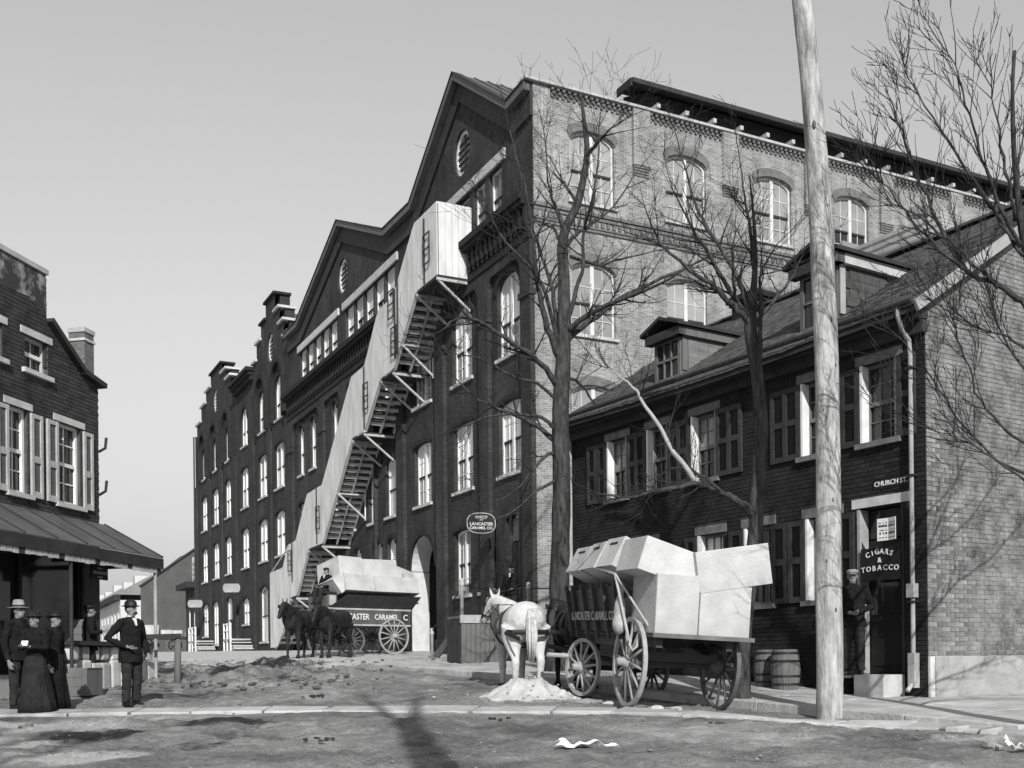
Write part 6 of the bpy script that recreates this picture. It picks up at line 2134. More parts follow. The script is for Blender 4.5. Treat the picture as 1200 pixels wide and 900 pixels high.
person('man in bowler hat standing on the office platform behind the white horse', (wx, wy, ZD), math.radians(160), 1.72, lh=(-0.1, 0.2, 0.98), le=(-0.28, 0.0, 1.12))
dpos = FM @ Vector((-0.15, 2.5, 2.23))
person('driver in dark coat and cap seated on the lettered wagon', (dpos.x, dpos.y, dpos.z - 0.84), math.radians(130.5 + 15), 1.72, hat='cap', sit=True, lh=(-0.12, 0.36, 1.02), rh=(0.12, 0.36, 1.02), le=(-0.28, 0.05, 1.1), re_=(0.28, 0.05, 1.1), shirt=True)
wx, wy = factory_xy(-0.35, 45.2)
person('man standing in a far factory doorway beyond the fire escape', (wx, wy, gz(wx, wy)), math.radians(150), 1.72, hat='cap', rh=(0.12, 0.2, 1.2), re_=(0.33, 0.0, 1.12))


# ------------------------------------------------------------------ bare trees
def smooth_line(pts, k=3):
    """Catmull-Rom through the given points"""
    P = [Vector(p) for p in pts]
    P = [P[0] * 2 - P[1]] + P + [P[-1] * 2 - P[-2]]
    out = []
    for i in range(1, len(P) - 2):
        for j in range(k):
            t = j / k
            a, b, c, d = P[i - 1], P[i], P[i + 1], P[i + 2]
            out.append(0.5 * ((2 * b) + (c - a) * t + (2 * a - 5 * b + 4 * c - d) * t * t + (3 * b - a - 3 * c + d) * t ** 3))
    out.append(P[-2])
    return out


def grow(mb, rg, p, d, L, r, lvl, up, wig=0.17, spr=(25, 55)):
    """one side shoot and its own shoots"""
    n = 5 if lvl else 4
    pts, rs = [p.copy()], [r]
    dd = d.copy()
    q = p.copy()
    for i in range(n):
        dd = (dd + Vector((rg.uniform(-1, 1), rg.uniform(-1, 1), rg.uniform(-0.7, 1) + up)) * wig).normalized()
        q = q + dd * (L / n)
        pts.append(q.copy())
        rs.append(max(r * (1 - 0.8 * (i + 1) / n), 0.0032))
    mb.tube(pts, rs, 5 if r > 0.012 else 4, cap=False)
    if lvl > 0:
        k = rg.choice((2, 3, 4)) if lvl > 1 else rg.choice((2, 3))
        for _ in range(k):
            i = rg.randint(1, n)
            t = pts[i]
            ax = Vector((rg.uniform(-1, 1), rg.uniform(-1, 1), rg.uniform(-1, 1)))
            ax = (ax - dd * ax.dot(dd)).normalized()
            ang = math.radians(rg.uniform(*spr))
            grow(mb, rg, t, (dd * math.cos(ang) + ax * math.sin(ang)).normalized(), L * rg.uniform(0.4, 0.65), max(rs[i] * 0.7, 0.004), lvl - 1, up, wig, spr)


def tree(label, trunk, limbs, seed, dens=2.2, up=0.25, twigL=1.0, lvl=2, flare=0.35, pale=(), wig=0.17, spr=(25, 58)):
    rg = random.Random(seed)
    base = Vector(trunk[0][0])
    t = thing('bare_tree', label, 'tree', base, 0)
    loc = lambda p: Vector(p) - base
    pts = smooth_line([loc(p) for p, r in trunk], 4)
    rr = np.interp(np.linspace(0, len(trunk) - 1, len(pts)), range(len(trunk)), [r for p, r in trunk])
    tk = MB()
    n = 16
    rings_ = []
    for i, p in enumerate(pts):
        h = max(p.z, 0.0)
        f = 1 + flare * math.exp(-h / 0.22)
        rings_.append([p + Vector((math.cos(a), math.sin(a), 0)) * (rr[i] * f * (1 + 0.09 * math.sin(3 * a + seed + h * 0.8) + 0.05 * math.sin(7 * a + h * 2.3) + 0.05 * rg.uniform(-1, 1))) for a in [2 * math.pi * k / n for k in range(n)]])
    rings_.insert(0, [v - Vector((0, 0, 0.25)) for v in rings_[0]])
    tk.rings(rings_)
    tk.build('trunk', M_BARK, t, smooth=True)
    tw = MB()
    for j, (r0, lp) in enumerate(limbs):
        P = smooth_line([loc(p) for p in lp], 4)
        m = len(P)
        R = [max(r0 * (1 - 0.82 * i / (m - 1)), 0.006) for i in range(m)]
        P = [p + Vector((rg.uniform(-1, 1), rg.uniform(-1, 1), rg.uniform(-1, 1))) * 0.02 for p in P]
        MB().tube(P, R, 9).build('branch', M_PALEWOOD if j in pale else M_BARK, t, smooth=True)
        L = sum((P[i + 1] - P[i]).length for i in range(m - 1))
        for _ in range(int(L * dens) + 2):
            i = rg.randint(max(1, m // 4), m - 1)
            d = (P[i] - P[i - 1]).normalized()
            ax = Vector((rg.uniform(-1, 1), rg.uniform(-1, 1), rg.uniform(-1, 1)))
            ax = (ax - d * ax.dot(d)).normalized()
            ang = math.radians(rg.uniform(*spr))
            grow(tw, rg, P[i], (d * math.cos(ang) + ax * math.sin(ang)).normalized(), twigL * rg.uniform(0.5, 1.2), min(max(R[i] * 0.55, 0.007), 0.022), lvl, up, wig, spr)
        grow(tw, rg, P[-1], (P[-1] - P[-2]).normalized(), twigL * 0.8, R[-1], lvl, up, wig, spr)
    tag(tw.build('twigs', M_TWIG, t, fix=False, smooth=True), kind='stuff')
    return t


TA = [((1.06, 24.00, -0.13), 0.28), ((1.07, 24.00, 1.08), 0.22), ((1.11, 24.00, 2.41), 0.205), ((1.14, 24.00, 4.11), 0.195), ((1.12, 24.00, 5.63), 0.18), ((1.21, 24.00, 6.95), 0.155), ((1.24, 24.00, 8.28), 0.13), ((1.25, 24.00, 9.49), 0.11), ((1.56, 24.00, 10.19), 0.09), ((1.78, 24.00, 11.27), 0.065), ((1.72, 24.00, 12.07), 0.045), ((1.65, 24.00, 12.64), 0.025)]
tree('tall bare tree with knotty trunk between the white horse and the factory corner', TA, [
    (0.085, [(1.13, 24.00, 6.77), (0.86, 23.76, 7.36), (0.68, 23.52, 8.03), (0.57, 23.28, 8.78), (0.50, 23.04, 9.41), (0.32, 22.80, 10.31)]),
    (0.080, [(1.21, 24.00, 7.14), (1.80, 24.20, 7.62), (2.69, 24.40, 8.31), (3.78, 24.60, 8.85), (4.99, 24.80, 9.46)]),
    (0.075, [(1.23, 24.00, 7.30), (1.94, 23.53, 7.70), (3.00, 23.07, 7.98), (3.83, 22.60, 8.27)]),
    (0.075, [(1.10, 24.00, 6.10), (0.81, 23.70, 6.46), (0.38, 23.40, 6.75), (-0.46, 23.10, 7.22), (-0.99, 22.80, 7.31), (-1.44, 22.50, 6.94)]),
    (0.070, [(1.09, 24.00, 4.83), (0.82, 24.20, 5.14), (0.31, 24.40, 5.54), (-0.25, 24.60, 5.80), (-0.82, 24.80, 6.15), (-1.31, 25.00, 6.68)]),
    (0.050, [(1.08, 24.00, 5.06), (0.73, 23.77, 5.39), (0.09, 23.55, 5.44), (-0.68, 23.32, 5.27), (-1.23, 23.10, 4.98)]),
    (0.050, [(1.07, 24.00, 4.64), (0.78, 23.80, 4.57), (0.51, 23.60, 4.22), (0.07, 23.40, 3.71), (-0.51, 23.20, 3.44)]),
    (0.040, [(1.23, 24.00, 9.32), (1.01, 24.15, 9.71), (0.81, 24.30, 9.89), (0.58, 24.45, 9.97), (0.10, 24.60, 9.86)]),
    (0.050, [(1.78, 24.00, 11.23), (1.99, 23.73, 11.41), (2.21, 23.47, 11.54), (2.61, 23.20, 11.69)]),
    (0.055, [(1.27, 24.00, 9.23), (1.53, 24.25, 9.61), (1.90, 24.50, 9.94), (2.41, 24.75, 10.43), (3.06, 25.00, 11.43)]),
    (0.045, [(1.24, 24.00, 9.61), (1.04, 23.77, 10.08), (0.89, 23.53, 10.50), (0.80, 23.30, 11.52)]),
    (0.040, [(1.56, 24.00, 10.19), (1.35, 24.20, 10.64), (1.21, 24.40, 10.98), (0.90, 24.60, 11.60)]),
    (0.060, [(1.23, 24.00, 7.43), (1.46, 23.88, 8.05), (1.65, 23.76, 8.76), (1.68, 23.64, 9.50), (1.93, 23.52, 10.52), (2.00, 23.40, 11.58)]),
    (0.060, [(1.19, 24.00, 7.14), (1.04, 24.24, 7.98), (0.94, 24.48, 8.74), (0.57, 24.72, 9.98), (0.24, 24.96, 11.58), (0.09, 25.20, 12.47)]),
    (0.050, [(1.13, 24.00, 6.96), (0.83, 23.74, 8.10), (0.44, 23.48, 8.63), (-0.18, 23.22, 9.24), (-0.48, 22.96, 9.84), (-0.70, 22.70, 10.09)]),
    (0.045, [(1.10, 24.00, 5.82), (0.63, 23.75, 6.14), (0.06, 23.50, 6.26), (-0.67, 23.25, 6.57), (-1.39, 23.00, 6.65)]),
    (0.045, [(1.16, 24.00, 6.39), (1.60, 24.30, 6.27), (2.00, 24.60, 5.76), (2.32, 24.90, 5.24)]),
    (0.040, [(1.10, 24.00, 4.11), (0.60, 23.73, 3.79), (0.03, 23.47, 3.29), (-0.43, 23.20, 3.07)]),
    (0.040, [(1.38, 24.00, 9.04), (2.02, 24.37, 8.98), (2.83, 24.73, 9.30), (3.87, 25.10, 9.63)])], 3, 3.2, 0.22, 1.1, 2)

TB = [((3.64, 17.30, -0.70), 0.15), ((3.68, 17.30, 0.06), 0.12), ((3.78, 17.30, 1.02), 0.115), ((3.90, 17.30, 1.84), 0.115), ((3.98, 17.30, 2.93), 0.113), ((4.04, 17.30, 3.75), 0.107), ((3.98, 17.30, 4.57), 0.10), ((3.89, 17.30, 5.19), 0.095), ((3.88, 17.30, 5.50), 0.09), ((3.94, 17.30, 6.08), 0.05), ((3.96, 17.30, 6.62), 0.034), ((3.93, 17.30, 7.24), 0.02), ((3.88, 17.30, 7.78), 0.009)]
tree('leaning bare tree with a sawn low limb rising beside the loaded wagon', TB, [
    (0.060, [(3.88, 17.30, 5.39), (3.65, 17.16, 5.58), (3.26, 17.02, 5.89), (2.95, 16.88, 6.03), (2.41, 16.74, 6.44), (2.18, 16.60, 6.80)]),
    (0.055, [(3.90, 17.30, 5.53), (3.78, 17.42, 5.98), (3.63, 17.54, 6.40), (3.24, 17.66, 7.12), (3.04, 17.78, 7.66), (2.85, 17.90, 8.63)]),
    (0.050, [(3.88, 17.30, 5.42), (3.68, 17.18, 5.65), (3.16, 17.05, 6.44), (2.86, 16.93, 6.86), (2.57, 16.80, 7.31)]),
    (0.045, [(3.92, 17.30, 5.60), (3.97, 17.43, 6.12), (3.93, 17.55, 7.00), (3.88, 17.68, 7.60), (3.83, 17.80, 8.36)]),
    (0.040, [(4.01, 17.30, 4.78), (4.00, 17.15, 5.34), (3.97, 17.00, 5.87), (3.98, 16.85, 6.12), (4.26, 16.70, 6.55)]),
    (0.070, [(3.90, 17.30, 2.33), (3.72, 17.19, 2.48), (3.51, 17.07, 2.59), (3.24, 16.96, 2.68), (2.89, 16.84, 2.76), (2.41, 16.73, 2.66), (1.93, 16.61, 2.56), (1.39, 16.50, 2.57)]),
    (0.045, [(2.95, 16.95, 2.78), (2.56, 16.82, 3.26), (2.11, 16.70, 3.97), (1.81, 16.57, 4.30), (1.41, 16.45, 4.53)]),
    (0.030, [(3.36, 17.20, 2.68), (3.05, 17.37, 3.02), (2.66, 17.53, 3.15), (2.41, 17.70, 3.02)]),
    (0.040, [(3.89, 17.30, 5.26), (4.19, 17.43, 5.71), (4.57, 17.57, 6.16), (4.82, 17.70, 6.63)]),
    (0.035, [(3.72, 17.30, 5.64), (3.55, 17.00, 5.84), (3.47, 16.70, 6.26), (3.46, 16.40, 6.60)])], 8, 3.4, 0.22, 0.72, 2, pale=(6,))

TC = [((6.31, 12.70, -0.85), 0.16), ((6.34, 12.70, 0.11), 0.13), ((6.39, 12.70, 1.21), 0.115), ((6.40, 12.70, 2.32), 0.10), ((6.38, 12.70, 3.42), 0.085), ((6.22, 12.70, 4.28), 0.062), ((6.05, 12.70, 5.03), 0.042), ((5.97, 12.70, 5.83), 0.03), ((5.95, 12.70, 6.64), 0.02), ((5.98, 12.70, 7.14), 0.02)]
tree('bare street tree with sweeping thin branches in front of the brick house end', TC, [
    (0.040, [(6.16, 12.70, 4.11), (5.96, 12.80, 4.31), (5.79, 12.90, 4.47), (5.52, 13.00, 4.66), (5.28, 13.10, 5.20), (5.06, 13.20, 5.81), (4.86, 13.30, 6.49), (4.78, 13.40, 6.96)]),
    (0.022, [(5.55, 12.90, 4.58), (5.19, 12.75, 4.76), (4.73, 12.60, 5.12), (4.38, 12.45, 5.42), (4.14, 12.30, 5.67)]),
    (0.025, [(6.03, 12.70, 4.83), (5.75, 12.60, 5.29), (5.54, 12.50, 5.65), (5.35, 12.40, 6.09), (5.17, 12.30, 6.58), (5.00, 12.20, 6.84)]),
    (0.019, [(5.97, 12.70, 5.38), (6.16, 12.95, 6.05), (6.36, 13.20, 6.90)]),
    (0.025, [(6.05, 12.70, 4.73), (5.82, 12.92, 5.33), (5.46, 13.15, 6.15), (5.19, 13.38, 6.84), (5.00, 13.60, 7.44)]),
    (0.022, [(5.99, 12.70, 5.13), (5.80, 12.57, 5.67), (5.64, 12.43, 6.20), (5.51, 12.30, 6.62)]),
    (0.022, [(5.81, 12.80, 4.39), (5.47, 12.95, 4.83), (5.18, 13.10, 5.22), (4.89, 13.25, 5.52), (4.72, 13.40, 5.69)]),
    (0.019, [(6.24, 12.70, 2.42), (5.80, 12.60, 2.65), (5.46, 12.50, 2.98), (5.23, 12.40, 3.45), (5.07, 12.30, 3.86), (5.15, 12.20, 4.31)]),
    (0.019, [(6.25, 12.70, 2.12), (5.79, 12.80, 2.34), (5.43, 12.90, 2.77), (5.17, 13.00, 3.26), (4.95, 13.10, 3.65), (4.68, 13.20, 3.99)]),
    (0.017, [(6.25, 12.70, 1.82), (5.89, 12.60, 2.15), (5.46, 12.50, 2.39), (5.07, 12.40, 2.57), (4.64, 12.30, 2.65)]),
    (0.019, [(6.23, 12.70, 3.22), (5.99, 12.77, 3.55), (5.83, 12.85, 3.98), (5.71, 12.92, 4.51), (5.70, 13.00, 5.00)]),
    (0.019, [(6.21, 12.70, 3.52), (5.75, 12.47, 3.71), (5.26, 12.23, 3.74), (4.78, 12.00, 3.91)]),
    (0.031, [(6.27, 12.70, 2.72), (6.81, 13.10, 3.42), (7.40, 13.50, 4.38), (7.96, 13.90, 5.38)]),
    (0.030, [(6.34, 12.70, 2.12), (7.06, 12.90, 2.96), (7.90, 13.10, 3.83), (8.87, 13.30, 4.61), (9.65, 13.50, 5.53)]),
    (0.030, [(6.32, 12.70, 3.42), (7.14, 13.03, 4.02), (8.18, 13.37, 4.85), (9.26, 13.70, 6.16)]),
    (0.028, [(6.35, 12.70, 1.52), (7.12, 12.83, 2.03), (8.12, 12.97, 2.55), (9.14, 13.10, 3.09)]),
    (0.028, [(6.35, 12.70, 1.11), (7.05, 12.53, 1.69), (8.03, 12.37, 2.04), (8.89, 12.20, 2.01)]),
    (0.028, [(6.26, 12.70, 3.82), (7.01, 12.60, 4.68), (7.96, 12.50, 5.82), (8.49, 12.40, 6.94)]),
    (0.031, [(6.21, 12.70, 3.72), (6.36, 12.30, 4.28), (6.44, 11.90, 4.99), (6.42, 11.50, 5.63)])], 21, 5.0, 0.55, 0.7, 2, wig=0.08, spr=(14, 38))

# a tall forked tree behind the photographer: its shadow crosses the foreground
tree('tall forked bare tree outside the picture throwing its trunk shadow over the foreground street', [((1.62, -3.5, gz(1.62, -3.5)), 0.26), ((1.60, -3.5, 3.0), 0.23), ((1.58, -3.5, 7.0), 0.21), ((1.6, -3.5, 10.2), 0.19)], [
    (0.13, [(1.6, -3.5, 10.1), (1.35, -3.5, 11.2), (1.2, -3.4, 12.3), (1.15, -3.4, 13.4)]),
    (0.13, [(1.6, -3.5, 10.1), (1.85, -3.5, 11.3), (1.95, -3.6, 12.2), (2.1, -3.6, 13.0)])], 33, 0.8, 0.3, 0.7, 1)

tree('bare tree outside the picture whose branch shadows fall on the street at lower left', [((-3.3, -3.0, gz(-3.3, -3.0)), 0.2), ((-3.3, -3.0, 3.5), 0.17), ((-3.4, -3.0, 6.0), 0.14), ((-3.4, -3.0, 8.0), 0.12)], [
    (0.11, [(-3.4, -3.0, 6.5), (-4.0, -3.0, 7.6), (-4.3, -2.8, 8.8), (-4.4, -2.8, 10.2)]),
    (0.11, [(-3.4, -3.0, 8.0), (-3.1, -3.0, 9.0), (-2.9, -3.2, 10.2)]),
    (0.10, [(-3.4, -3.0, 7.6), (-3.7, -2.6, 9.0), (-3.7, -2.2, 10.4)]),
    (0.09, [(-3.4, -3.0, 7.0), (-2.7, -3.0, 8.0), (-2.3, -3.0, 9.4)])], 44, 2.4, 0.3, 0.9, 2)

# ------------------------------------------------------------------ telegraph pole
pp = [((4.43, 15.10, -0.81), 0.185), ((4.44, 15.10, -0.08), 0.18), ((4.44, 15.10, 1.59), 0.172), ((4.45, 15.10, 3.26), 0.168), ((4.42, 15.10, 4.93), 0.16), ((4.35, 15.10, 6.72), 0.15), ((4.26, 15.10, 8.04), 0.145), ((4.15, 15.10, 9.23), 0.135), ((4.08, 15.10, 10.31), 0.125)]
b0 = Vector(pp[0][0])
Tp = thing('telegraph_pole', 'tall crooked pale telegraph pole at the kerb in front of the corner house', 'pole', b0)
P = smooth_line([Vector(p) - b0 for p, r in pp], 8)
R = np.interp(np.linspace(0, len(pp) - 1, len(P)), range(len(pp)), [r for p, r in pp])
rg = random.Random(4)
rs = []
for i, p in enumerate(P):
    z = p.z
    rs.append([p + Vector((math.cos(a), math.sin(a), 0)) * (R[i] * (1 + 0.03 * math.sin(2 * a + z * 1.3) + 0.02 * math.sin(5 * a + z * 3.1) + 0.012 * rg.uniform(-1, 1))) for a in [2 * math.pi * k / 24 for k in range(24)]])
rs.insert(0, [v - Vector((0, 0, 0.3)) for v in rs[0]])
MB().rings(rs).build('shaft', M_POLE, Tp, smooth=True)
M_KNOT = mat('pole_knot', 0.10, 0.9, 0.4, 20.0, 0.4, 60)
for z, a, s in ((8.3, -1.9, 1.2), (5.6, -1.3, 0.7), (4.2, -2.2, 0.6), (7.2, -1.1, 0.5), (3.1, -1.5, 0.7), (6.4, -2.4, 0.6), (2.2, -2.0, 0.5), (4.9, -1.0, 0.5), (1.5, -1.3, 0.6)):
    i = min(range(len(P)), key=lambda k: abs(P[k].z - z))
    c = P[i] + Vector((math.cos(a), math.sin(a), 0)) * R[i] * 0.99
    MB().ell(c, (0.022 * s, 0.022 * s, 0.055 * s), 10, 6).build('knot', M_KNOT, Tp, smooth=True)

# ------------------------------------------------------------------ small things of the street
# pile of dirty snow by the horses
Sp = thing('snow_pile', 'heap of dirty white snow on the street beside the white horse', 'snow pile', (0.30, 18.55, gz(0.30, 18.55)))
n, m = 72, 26
hmap = lambda x, y: max(0.0, 0.27 * math.exp(-((x - 0.05) / 0.40) ** 2 - (y / 0.42) ** 2) + 0.17 * math.exp(-((x + 0.42) / 0.45) ** 2 - (y / 0.4) ** 2) + 0.15 * math.exp(-((x - 0.5) / 0.35) ** 2 - (y / 0.35) ** 2) - 0.035)
vs, fs = [], []
ux = np.linspace(-1.25, 1.25, 100)
uy = np.linspace(-0.85, 0.85, 70)
UX, UY = np.meshgrid(ux, uy, indexing='ij')
lump = fbm(UX + 5, UY + 5, 5.0, 77, 4)
for i in range(100):
    for j in range(70):
        h0 = hmap(ux[i], uy[j])
        q = lump[i, j]
        vs.append((ux[i], uy[j], h0 * (1 + 0.5 * q) + (0.04 * q if h0 > 0 else 0) - 0.03 + (ground(0.3 + ux[i], 18.55 + uy[j]) - ground(0.3, 18.55))))
for i in range(99):
    for j in range(69):
        fs.append((i * 70 + j, (i + 1) * 70 + j, (i + 1) * 70 + j + 1, i * 70 + j + 1))
MB().add(vs, fs).build('heap', M_SNOW, Sp, smooth=True)
lumps = MB()
rg = random.Random(6)


def rock(mb, c, r, rg_):
    rr_ = MB()
    rr_.ell((0, 0, 0), (1, 1, 1), 7, 5)
    A = Matrix.Rotation(rg_.uniform(0, 6), 3, 'Z')
    sc = Vector((rg_.uniform(0.8, 1.3), rg_.uniform(0.7, 1.1), rg_.uniform(0.35, 0.7))) * r
    b_ = len(mb.v)
    for v in rr_.v:
        q = Vector(v)
        k_ = 1 + 0.16 * math.sin(q.x * 3.1 + c[0] * 9) + 0.14 * math.sin(q.y * 4.3 + c[1] * 7) + rg_.uniform(-0.16, 0.16)
        q = A @ Vector((q.x * sc.x * k_, q.y * sc.y * k_, q.z * sc.z * k_))
        mb.v.append(tuple(q + Vector(c)))
    mb.f.extend([tuple(i + b_ for i in f) for f in rr_.f])


for _ in range(70):
    x, y = rg.gauss(0.1, 0.6), rg.gauss(-0.25, 0.35)
    rock(lumps, (x, y, hmap(x, y) - 0.0 + float(ground(0.3 + x, 18.55 + y) - ground(0.3, 18.55))), rg.uniform(0.01, 0.03), rg)
tag(lumps.build('snow_lumps', M_SNOW, Sp, smooth=False), kind='stuff')
# loose snow clods by the wagon wheels and the kerb
for lab, X, Y, r in (('snow clod right against the near wagon rear wheel', 2.12, 15.98, 0.11), ('snow clod a little to the kerb side of the rear wheel', 2.42, 15.9, 0.09),
                     ('snow clod in front of the wagon wheels', 1.5, 16.9, 0.08), ('broken paving stone tipped at the end of the stone crossing', 5.35, 13.0, 0.12), ('pale stone lying flat at the end of the stone crossing', 5.62, 12.72, 0.11),
                     ('pale stone in the street at the lower right', 4.98, 11.2, 0.09), ('dark grey stone next to the pale stone in the street', 5.2, 11.15, 0.07)):
    mb = MB()
    if 'kerb' not in lab and 'crossing' in lab:
        n_ = 7
        rad_ = [r * rg.uniform(0.75, 1.25) for _ in range(n_)]
        tl = rg.uniform(0.1, 0.3)
        ptz = [(rad_[k] * 1.5 * math.cos(2 * math.pi * k / n_), rad_[k] * math.sin(2 * math.pi * k / n_)) for k in range(n_)]
        mb.rings([[(x * sc_, y * sc_, zz + x * tl * 0.5) for x, y in ptz] for zz, sc_ in ((-0.06, 1.0), (0.005, 1.0), (0.03, 0.86))])
    else:
        rock(mb, (0, 0, 0), r, rg)
    tnm = 'snow_clod' if 'snow' in lab else 'stone'
    tag(mb.build(tnm, M_SNOW if 'snow' in lab else M_STUCCO, None, (X, Y, gz(X, Y) + r * 0.15), smooth=False), lab, 'snow clod' if 'snow' in lab else 'stone')
# rubble and small litter of the roadway
gr = MB()
for _ in range(1300):
    X, Y = rg.uniform(-9, 7), 9 + 26 * rg.random() ** 1.6
    rock(gr, (X, Y, gz(X, Y) + 0.002), rg.choice((0.008, 0.010, 0.012, 0.016, 0.024)), rg)
tag(gr.build('pebbles', mat('street_pebble', 0.22, 0.95, 0.5, 3.0), None, smooth=False, fix=False), 'scattered pebbles and clods lying over the dirt street', None, None, 'stuff')
mdr = MB()
for _ in range(520):
    Y = rg.uniform(20, 33)
    X = -6.3 - (Y - 24) * 0.12 + rg.gauss(0, 1.5)
    rock(mdr, (X, Y, gz(X, Y) + 0.03), rg.choice((0.02, 0.03, 0.04, 0.05, 0.075)), rg)
tag(mdr.build('mud_clods', mat('mud_clod', 0.11, 0.95, 0.5, 5.0, 0.6, 20), None, smooth=False, fix=False), 'churned mud clods along the left side of the street', None, None, 'stuff')
dg_ = MB()
for cx_, cy_ in ((-2.2, 12.6), (-0.2, 14.6), (1.2, 18.9), (-3.4, 18.8), (-5.1, 33.5), (2.6, 13.7)):
    for _ in range(9):
        X, Y = cx_ + rg.gauss(0, 0.09), cy_ + rg.gauss(0, 0.09)
        rock(dg_, (X, Y, gz(X, Y) + 0.02), rg.uniform(0.02, 0.04), rg)
tag(dg_.build('dung', mat('dung_brown', 0.04, 0.95, 0.4, 8.0), None, smooth=False, fix=False), 'dark horse dung dropped in small heaps on the street', None, None, 'stuff')
# crumpled sheets of paper
for lab, X, Y, w_, h_, rot, sd in (('long crumpled white paper lying in the foreground street', 0.78, 11.35, 0.62, 0.2, 0.06, 1), ('small crumpled paper scrap at the lower right corner', 5.1, 10.9, 0.24, 0.12, -0.3, 2)):
    u, v = 18, 8
    q = random.Random(sd)
    ph = [q.uniform(0, 6) for _ in range(6)]
    vs, fs = [], []
    for i in range(u + 1):
        for j in range(v + 1):
            a, b = i / u - 0.5, j / v - 0.5
            z = 0.03 + 0.02 * math.sin(a * 9 + ph[0]) + 0.02 * math.sin(b * 8 + a * 5 + ph[1]) + 0.018 * math.sin(a * 23 + ph[2]) + (0.14 * max(0, -a - 0.2) * (1 + b))
            vs.append((a * w_ * (1 + 0.1 * math.sin(b * 9)), b * h_ * (1 + 0.35 * math.sin(a * 7 + ph[3])), max(z, 0.008)))
    for i in range(u):
        for j in range(v):
            fs.append((i * (v + 1) + j, (i + 1) * (v + 1) + j, (i + 1) * (v + 1) + j + 1, i * (v + 1) + j + 1))
    o = MB().add(vs, fs).build('crumpled_paper', M_PAPER, None, (X, Y, gz(X, Y) + 0.04), smooth=False)
    o.rotation_euler.z = rot
    md = o.modifiers.new('thickness', 'SOLIDIFY')
    md.thickness = 0.003
    tag(o, lab, 'paper')

# barrels by the house wall
for lab, t_, x_, s in (('small wooden barrel under the shuttered window, farther from the pole', 3.05, -0.42, 0.95), ('small wooden barrel nearer the telegraph pole by the house wall', 2.5, -0.55, 1.0)):
    w = house_xy(x_, t_)
    br = thing('barrel', lab, 'barrel', (w.x, w.y, float(gbase(w.x, w.y)) + 0.04), 0.4 * s, 'barrels by the house wall')
    br.scale = (s, s, s)
    for k in range(16):
        a0, a1 = 2 * math.pi * k / 16, 2 * math.pi * (k + 1) / 16 - 0.02
        mb = MB()
        rs = []
        for z in (0.0, 0.17, 0.35, 0.53, 0.70):
            r = 0.215 + 0.045 * (1 - ((z - 0.35) / 0.35) ** 2)
            rs.append([(r * math.cos(a0), r * math.sin(a0), z), (r * math.cos(a1), r * math.sin(a1), z), ((r - 0.025) * math.cos(a1), (r - 0.025) * math.sin(a1), z), ((r - 0.025) * math.cos(a0), (r - 0.025) * math.sin(a0), z)])
        mb.rings(rs)
        mb.build('stave', M_WOOD, br)
    for z, r in ((0.08, 0.238), (0.22, 0.257), (0.48, 0.257), (0.62, 0.238)):
        MB().rings([[(q * math.cos(a), q * math.sin(a), zz) for q, zz in ((r - 0.01, z), (r + 0.004, z), (r + 0.004, z + 0.035), (r - 0.01, z + 0.035))] for a in [2 * math.pi * i / 24 for i in range(24)]], closed=True).build('hoop', M_IRON, br)
    MB().lathe([(0, 0.66), (0.2, 0.66), (0.2, 0.68), (0, 0.68)], 20).build('head', M_WOOD, br)

# hitching rail near the man in the bowler hat
hr_ = thing('hitching_rail', 'weathered hitching rail on round posts behind the man in the bowler hat', 'rail', (-6.78, 21.90, -0.32))
o_ = Vector((-6.78, 21.90, -0.32))
bq = Vector((-7.44, 21.40, -0.30))
for q in (o_, bq):
    g_ = gz(q.x, q.y)
    MB().tube([Vector((q.x, q.y, g_ - 0.2)) - o_, Vector((q.x + 0.01, q.y, g_ + 0.98)) - o_], [0.075, 0.062], 10).build('post', M_WOOD, hr_, smooth=True)
MB().beam(Vector((o_.x + 0.08, o_.y, gz(o_.x, o_.y) + 0.96)) - o_, Vector((bq.x - 0.1, bq.y, gz(bq.x, bq.y) + 0.96)) - o_, 0.1, 0.09).build('rail', M_DARKWOOD, hr_)

# small cart with pale boxes far down the street
cx, cy = -18.6, 57.0
cg = gz(cx, cy)
Ct = thing('box_cart', 'low dark box cart standing far down the street before the storefront', 'cart', (cx, cy, cg), math.radians(-78))
for x, y in ((-0.6, -0.7), (0.6, -0.7), (-0.6, 0.75), (0.6, 0.75)):
    wheel(Ct, (x, y, 0.36), 0.36, M_WHEELDARK, 10, 0, 1 if x > 0 else -1)
MB().box(-0.68, 0.68, -1.35, 1.35, 0.66, 0.78).build('bed', M_DARKWOOD, Ct)
for y in (-0.7, 0.75):
    MB().tube([(-0.6, y, 0.36), (0.6, y, 0.36)], 0.04, 8).build('axle', M_IRON, Ct)
    MB().box(-0.5, 0.5, y - 0.06, y + 0.06, 0.36, 0.66).build('bolster', M_DARKWOOD, Ct)
CM = Matrix.Translation((cx, cy, cg)) @ Matrix.Rotation(math.radians(-78), 4, 'Z')
for lab, x, y, z, sz, rz in (('pale box at the left end of the far box cart', 0.0, -1.0, 0.98, (0.8, 0.6, 0.38), 0.1), ('tall pale box second from the left on the far box cart', 0.0, -0.3, 1.1, (0.8, 0.7, 0.62), -0.05),
                             ('pale box third from the left on the far box cart', 0.05, 0.4, 0.97, (0.8, 0.55, 0.36), 0.05), ('pale box at the right end of the far box cart', 0.0, 1.0, 0.96, (0.8, 0.5, 0.34), -0.1)):
    p, R = in_wagon(CM, x, y, z, 0, rz)
    crate(lab, p, sz, R, 'pale boxes on the far cart', seam=2)

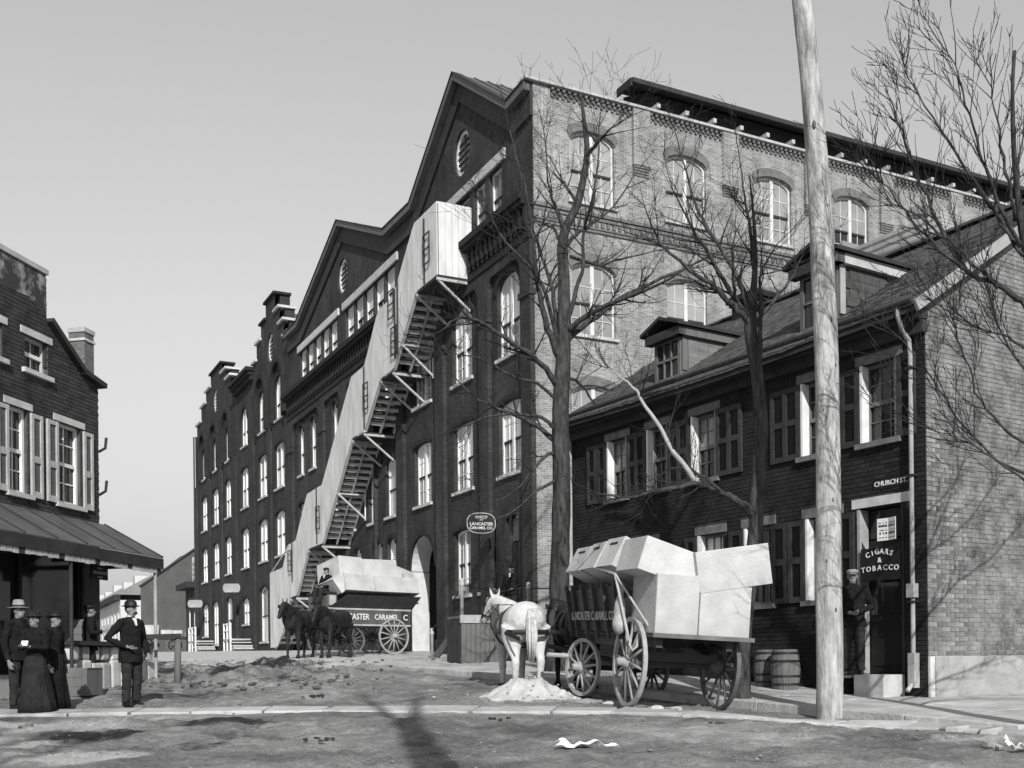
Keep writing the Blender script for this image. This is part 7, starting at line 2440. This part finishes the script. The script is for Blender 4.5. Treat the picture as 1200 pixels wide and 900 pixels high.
# stoops with railings at the far factory doors, and their little hanging signs
for lab, s0, s1, zz in (('white railed stoop at the far factory door nearer the fire escape', 37.4, 41.2, 1.75), ('white railed stoop at the farthest factory doors', 49.0, 53.4, 1.9)):
    x_, y_ = factory_xy(0, s0)
    sp_ = thing('stoop', lab, 'stoop', (x_, y_, 0), FROT, 'stoops along the far factory wall')
    L = s1 - s0
    g0 = gz(*factory_xy(-1.0, s0))
    MB().box(-1.5, -0.17, 0.9, L - 0.9, zz - 0.1, zz).build('deck', M_DULLWHITE, sp_)
    for x, y in ((-1.45, 0.95), (-1.45, L - 0.95), (-1.45, L * 0.5)):
        MB().box(x - 0.05, x + 0.05, y - 0.05, y + 0.05, g0 - 0.1, zz + 1.0).build('post', M_WHITE, sp_)
    for z in (zz + 0.5, zz + 0.92):
        MB().box(-1.475, -1.425, 0.95, L - 0.95, z, z + 0.06).build('rail', M_WHITE, sp_)
    for k in range(4):
        z = zz - 0.02 - 0.2 * (k + 1)
        MB().box(-1.45, -0.2, 0.88 - 0.28 * (k + 1), 0.88 - 0.28 * k, z - 0.05, z).build('step', M_STONE, sp_)
    MB().box(-1.4, -0.2, 0.3, 0.85, g0 - 0.1, zz - 0.45).build('base', M_STUCCO, sp_)
for lab, s_, x_, z_ in (('small grey hanging sign over the far factory door nearer the fire escape', 40.4, -0.9, 5.1), ('small grey hanging sign over the farthest factory doors', 52.9, -0.9, 4.75)):
    a, b = factory_xy(x_, s_)
    sg = thing('door_sign', lab, 'sign', (a, b, z_), math.radians(4), 'hanging signs at the far factory doors')
    MB(lambda a, b, o: (a, -o, b)).prism([(-0.55, -0.12), (-0.45, -0.28), (0.45, -0.28), (0.55, -0.12), (0.55, 0.12), (0.45, 0.28), (-0.45, 0.28), (-0.55, 0.12)], -0.02, 0.02).build('board', M_STUCCO, sg)
    MB().tube([(-0.5, 0, 0.38), (0.9, 0.0, 0.38)], 0.025, 6).build('bracket', M_IRON, sg)
    for x in (-0.35, 0.35):
        MB().tube([(x, 0, 0.26), (x, 0, 0.38)], 0.012, 5).build('hanger', M_IRON, sg)
# box of goods set out before the corner shop
for lab, yy, xx, sz in (('wooden crate set on the porch under the tin awning', -1.55, 0.6, (0.5, 0.5, 0.42)), ('low grey crate on the ground before the porch', -2.9, 1.4, (0.7, 0.6, 0.5))):
    w = Vector((LX, LY)) + Vector((0.978, -0.208)) * xx + Vector((0.208, 0.978)) * yy
    z0 = 0.5 if 'porch u' in lab else gz(w.x, w.y)
    crate(lab, Vector((w.x, w.y, z0 + sz[2] / 2)), sz, Matrix.Rotation(LROT + 0.1, 4, 'Z'), 'crates before the corner shop', seam=3, m=M_WOOD)
